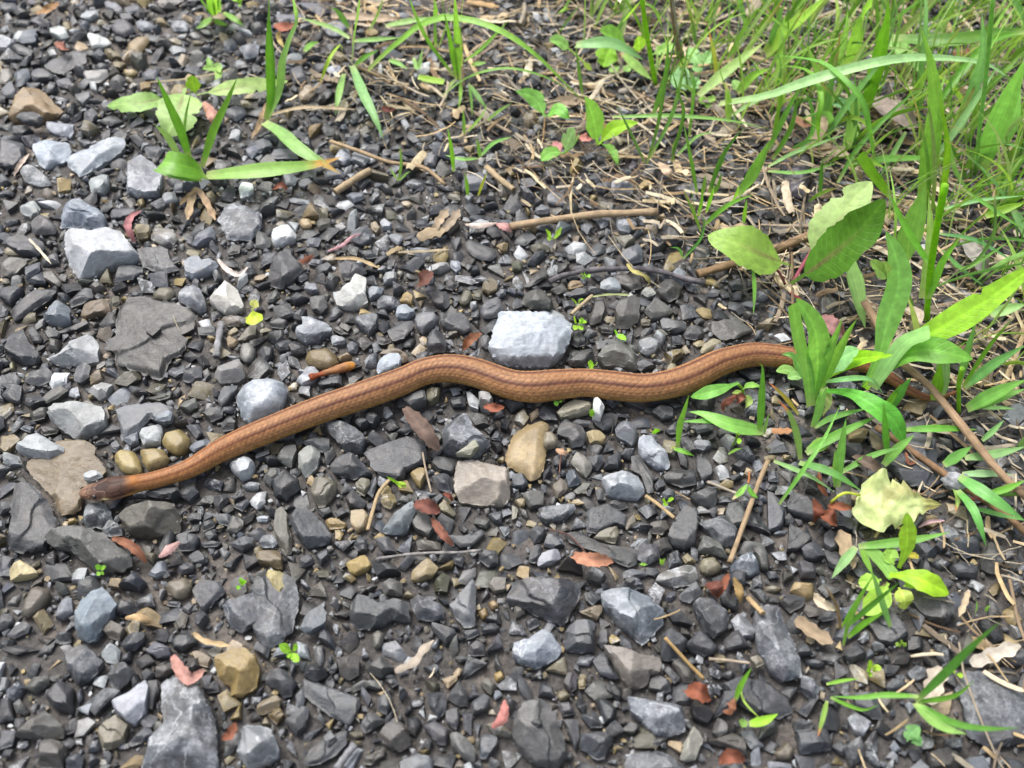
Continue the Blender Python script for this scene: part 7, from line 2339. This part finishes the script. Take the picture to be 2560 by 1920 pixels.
def piece(kind, tile, pts, w, hx, zs, rng, loc, lying, knots=0):
    dead = kind in 'dre' or kind == 'p'
    colour, tip = hexes(hx, K_DRY * (0.80 if kind in 'ep' else 0.74 if kind == 'r' else 0.85) if dead else K_PLANT, dead)
    w *= {'r': 0.80, 'L': 0.84, 'e': 0.90}.get(kind, 1.0)
    n = {'b': 18, 'B': 14, 's': 14, 'r': 22, 'p': 26, 'd': 16, 'e': 17}.get(kind, 40)
    if kind == 'T':
        n = 34
    P = path3d(tile, pts, zs, n, lying, kind in 'rp')
    if kind in 'srp':
        mat = M_LEAF if kind == 's' else M_SCALE if kind == 'p' else M_TWIG if knots else M_DRY
        return tube(P, w, colour, tip, rng, P[0] if loc is None else loc, mat, kind == 'p', knots), P
    return ribbon(P, w, kind, colour, tip, rng, P[len(P) // 2] if loc is None else loc), P


PART = {'b': 'blade', 'B': 'blade', 's': 'stem', 'r': 'dead_stalk', 'd': 'dead_blade'}


def build_plants():
    block = []
    groups = {'grass_tuft': "grass tufts growing at the verge", 'seedling': "seedlings sprouting in the gravel", 'broadleaf_weed': "broad-leaved weeds in the straw"}
    def flush():
        if not block:
            return
        name, cat, label = block[0]
        rng = random.Random(label)
        pcs = [b for b in block[1:]]
        kind, tile, pts, w, hx, zs = pcs[0]
        single = len(pcs) == 1
        base = unproj(to_px(tile, pts[:1]), 0.0005)[0]
        if single:
            me, P = piece(kind, tile, pts, w, hx, zs, rng, base, False)
            tag(link(name, me, loc=base), label, cat, groups.get(name))
            return
        root = bpy.data.objects.new(name, None)
        root.empty_display_size = 0.004
        root.location = base
        COL.objects.link(root)
        tag(root, label, cat, groups.get(name))
        for kind, tile, pts, w, hx, zs in pcs:
            lying = kind == 'd' and max(zs[0], zs[1]) <= 4
            me, P = piece(kind, tile, pts, w, hx, zs, rng, base, lying)
            link(PART.get(kind, 'leaf'), me, root)
    for ln in PLANTS.strip().splitlines():
        if ln[0] == '@':
            flush()
            block = [tuple(ln[1:].split('|'))]
            continue
        f = ln.split('|')
        h = f[0].split()
        pts = [tuple(map(float, p.split(','))) for p in h[2:]]
        zs = [float(v) for v in f[3].split(',')]
        zs += [0.0] * (3 - len(zs))
        block.append((h[0], h[1], pts, float(f[1]), f[2], zs))
    flush()


def build_litter():
    groups = {'bud_scale': "bud scales fallen on the gravel", 'straw': "straws lying on the gravel", 'petal': "petals fallen on the gravel", 'husk': "husks of dead grass",
              'dry_leaf': "dead leaves on the ground", 'fallen_stalk': "fallen stalks", 'twig': "twigs on the gravel", 'stem_piece': "broken stems"}
    for ln in LITTER.strip().splitlines():
        f = ln.split('|')
        name, cat, label = f[:3]
        rng = random.Random(label)
        h = f[3].split()
        pts = [tuple(map(float, p.split(','))) for p in h[2:]]
        zs = [float(v) for v in f[6].split(',')]
        zs += [0.0] * (3 - len(zs))
        lying = max(zs[:2]) < 9.5
        me, P = piece(h[0], h[1], pts, float(f[4]), f[5], zs, rng, None, lying, 5 if name == 'twig' else 0)
        o = link(name, me, loc=P[0] if h[0] in 'rp' else P[len(P) // 2])
        tag(o, label, cat, groups.get(name))
        if 'grey fuzzy knot' in label:
            q = int(np.argmin(np.abs(proj(P)[:, 0] - (1920 + 1600 / TS))))
            c = P[q]
            u, v = np.linspace(0, math.pi, 12), np.linspace(0, 2 * math.pi, 18, endpoint=False)
            d = np.stack((np.outer(np.sin(u), np.cos(v)), np.outer(np.sin(u), np.sin(v)), np.outer(np.cos(u), np.ones(18))), -1).reshape(-1, 3)
            rr = np.array([0.0030 * (1 + 0.30 * mnoise.fractal(Vector(p) * 2.6, 0.8, 2.0, 4)) for p in d])
            sv = d * rr[:, None] * np.array((1.15, .9, .8))
            ii = np.arange(12 * 18).reshape(12, 18)
            nx = np.roll(ii, -1, 1)
            ff = np.stack((ii[:-1], nx[:-1], nx[1:], ii[1:]), -1).reshape(-1, 4)
            k = link("knot", mesh_from("knot", sv, tri(ff[:, ::-1]), np.ones((len(sv), 3)) * lin("a5a8ac", K_STONE), mats=[M_TWIG]), o, loc=c - P[0])
            k["label"] = "grey fuzzy knot on the stalk"


# ------------------------------------------------------------------ uncountable straw and grass
def build_straw_bed():
    V, F, C, U = [], [], [], []
    nv = 0
    pal = ["cdb894", "c0a880", "b09a78", "8f7a5e", "d8cbb0", "a39a88", "7a6650", "c4b8a2", "948674", "d4c4a0", "8c8478", "bcae98"]
    cnt = 42000
    X = NR.uniform(-0.25, 0.315, cnt)
    Y = NR.uniform(-0.18, 0.45, cnt)
    ppx = proj(np.column_stack((X, Y, np.full(cnt, 0.002))))
    dens = litter_density(ppx) * (0.72 + 0.28 * smooth(1300, 1800, ppx[:, 0]))
    for x, y, d in zip(X, Y, dens):
        if R.random() > d * 0.78 + (0.008 if d > 0.0 else 0.0012):
            continue
        L = min(0.040, 0.003 + R.expovariate(125))
        w = R.choice((0.00011, 0.00014, 0.00018, 0.00024, 0.00034, 0.0006)) * R.uniform(0.7, 1.3)
        if R.random() < 0.03 and d > 0.15:
            w, L = R.uniform(0.0008, 0.0020), R.uniform(0.007, 0.018)
        an = R.gauss(-0.45, 0.75) if R.random() < 0.6 else R.uniform(0, 6.28)
        bend = R.uniform(-0.7, 0.7)
        n = 6
        t = np.linspace(-0.5, 0.5, n)
        ang = an + bend * t
        px = x + np.cumsum(np.cos(ang)) * L / n
        py = y + np.cumsum(np.sin(ang)) * L / n
        iy, ix = cell(px, py)
        if OCCS2[iy, ix].any():
            continue
        hz = HGT[iy, ix]
        z = 0.25 * hz + 0.75 * hz.max() if w < 0.001 else hz
        z = np.minimum(z, 0.0045) + R.uniform(0.0001, 0.0020) * d + R.uniform(-0.12, 0.12) * t * L + 0.0002
        wv = w * (0.5 + 0.5 * np.array((0.6, 1, 1, 1, .9, .35)))
        sx, sy = -np.sin(ang) * wv, np.cos(ang) * wv
        k = np.stack((np.column_stack((px - sx, py - sy, z)), np.column_stack((px, py, z + w * 0.5)), np.column_stack((px + sx, py + sy, z - w * R.uniform(-.5, .5)))), 1).reshape(-1, 3)
        idx = nv + np.arange(n * 3).reshape(n, 3)
        F.append(np.stack((idx[:-1, :-1], idx[:-1, 1:], idx[1:, 1:], idx[1:, :-1]), -1).reshape(-1, 4))
        V.append(k)
        c = lin(R.choice(pal), K_DRY) * R.uniform(0.5, 1.15)
        C.append(np.repeat(c[None], n * 3, 0))
        U.append(np.stack((np.tile((0, .5, 1), n), np.repeat(t * L * 100, 3)), 1))
        nv += n * 3
    me = mesh_from("straw_bed", np.vstack(V), np.vstack(F), np.vstack(C), np.vstack(U), [M_DRY])
    tag(link("straw_bed", me), kind="stuff")


def build_grass_bed():
    V, F, C, U = [], [], [], []
    nv = 0
    pal = ["7cac3c", "90c04c", "6c9c38", "a2d060", "a8c878", "608e34", "a4cc64", "88b464", "9cc454", "b4cc78", "74a858"]
    tuft = 4600
    per = NR.integers(2, 9, tuft)
    X = np.repeat(NR.uniform(-0.12, 0.42, tuft), per)
    Y = np.repeat(NR.uniform(-0.14, 0.48, tuft), per)
    X, Y = X + NR.normal(0, 0.0012, len(X)), Y + NR.normal(0, 0.0012, len(X))
    cnt = len(X)
    dens = grass_density(proj(np.column_stack((X, Y, np.full(cnt, 0.002)))))
    for x, y, d in zip(X, Y, dens):
        if R.random() > d * 0.62:
            continue
        L = R.uniform(0.010, 0.05) * (0.55 + 0.45 * d)
        w = R.choice((0.00022, 0.00028, 0.00034, 0.0004, 0.0005, 0.0007, 0.0012)) * R.uniform(0.8, 1.2)
        an = R.gauss(0.6, 1.3)
        lean0, lean1 = R.uniform(0.05, 0.6), R.uniform(0.5, 1.7)
        n = 9
        t = np.linspace(0, 1, n)
        le = lean0 + (lean1 - lean0) * t
        an2 = an + R.uniform(-.5, .5) * t
        st = L / (n - 1)
        px = x + np.concatenate(([0], np.cumsum((np.sin(le) * np.cos(an2))[:-1]))) * st
        py = y + np.concatenate(([0], np.cumsum((np.sin(le) * np.sin(an2))[:-1]))) * st
        pz = 0.001 + np.concatenate(([0], np.cumsum(np.cos(le)[:-1]))) * st
        P = np.column_stack((px, py, np.maximum(pz, 0.001)))
        T = np.gradient(P, axis=0)
        T /= np.linalg.norm(T, axis=1)[:, None]
        fa = R.uniform(-1, 1)
        s = np.cross(T, np.array((math.sin(fa), -math.cos(fa), 0.5)))
        s /= np.linalg.norm(s, axis=1)[:, None] + 1e-9
        wv = w * profile('b', t)
        m = np.cross(s, T)
        k = np.stack((P - s * wv[:, None], P - m * (wv * 0.35)[:, None], P + s * wv[:, None]), 1).reshape(-1, 3)
        idx = nv + np.arange(n * 3).reshape(n, 3)
        F.append(np.stack((idx[:-1, :-1], idx[:-1, 1:], idx[1:, 1:], idx[1:, :-1]), -1).reshape(-1, 4))
        V.append(k)
        c = lin(R.choice(pal), K_PLANT) * R.uniform(0.8, 1.15)
        cc = np.repeat(c[None], n * 3, 0)
        if R.random() < 0.15:
            q = np.repeat(smooth(.6, .9, t), 3)[:, None]
            cc = cc * (1 - q) + lin("b89a60", K_DRY) * q
        C.append(cc)
        U.append(np.stack((np.tile((0, .5, 1), n), np.repeat(t * L * 100, 3)), 1))
        nv += n * 3
    me = mesh_from("grass", np.vstack(V), np.vstack(F), np.vstack(C), np.vstack(U), [M_GRASS])
    tag(link("grass", me), kind="stuff")


build_straw_bed()
build_plants()
build_litter()
build_grass_bed()
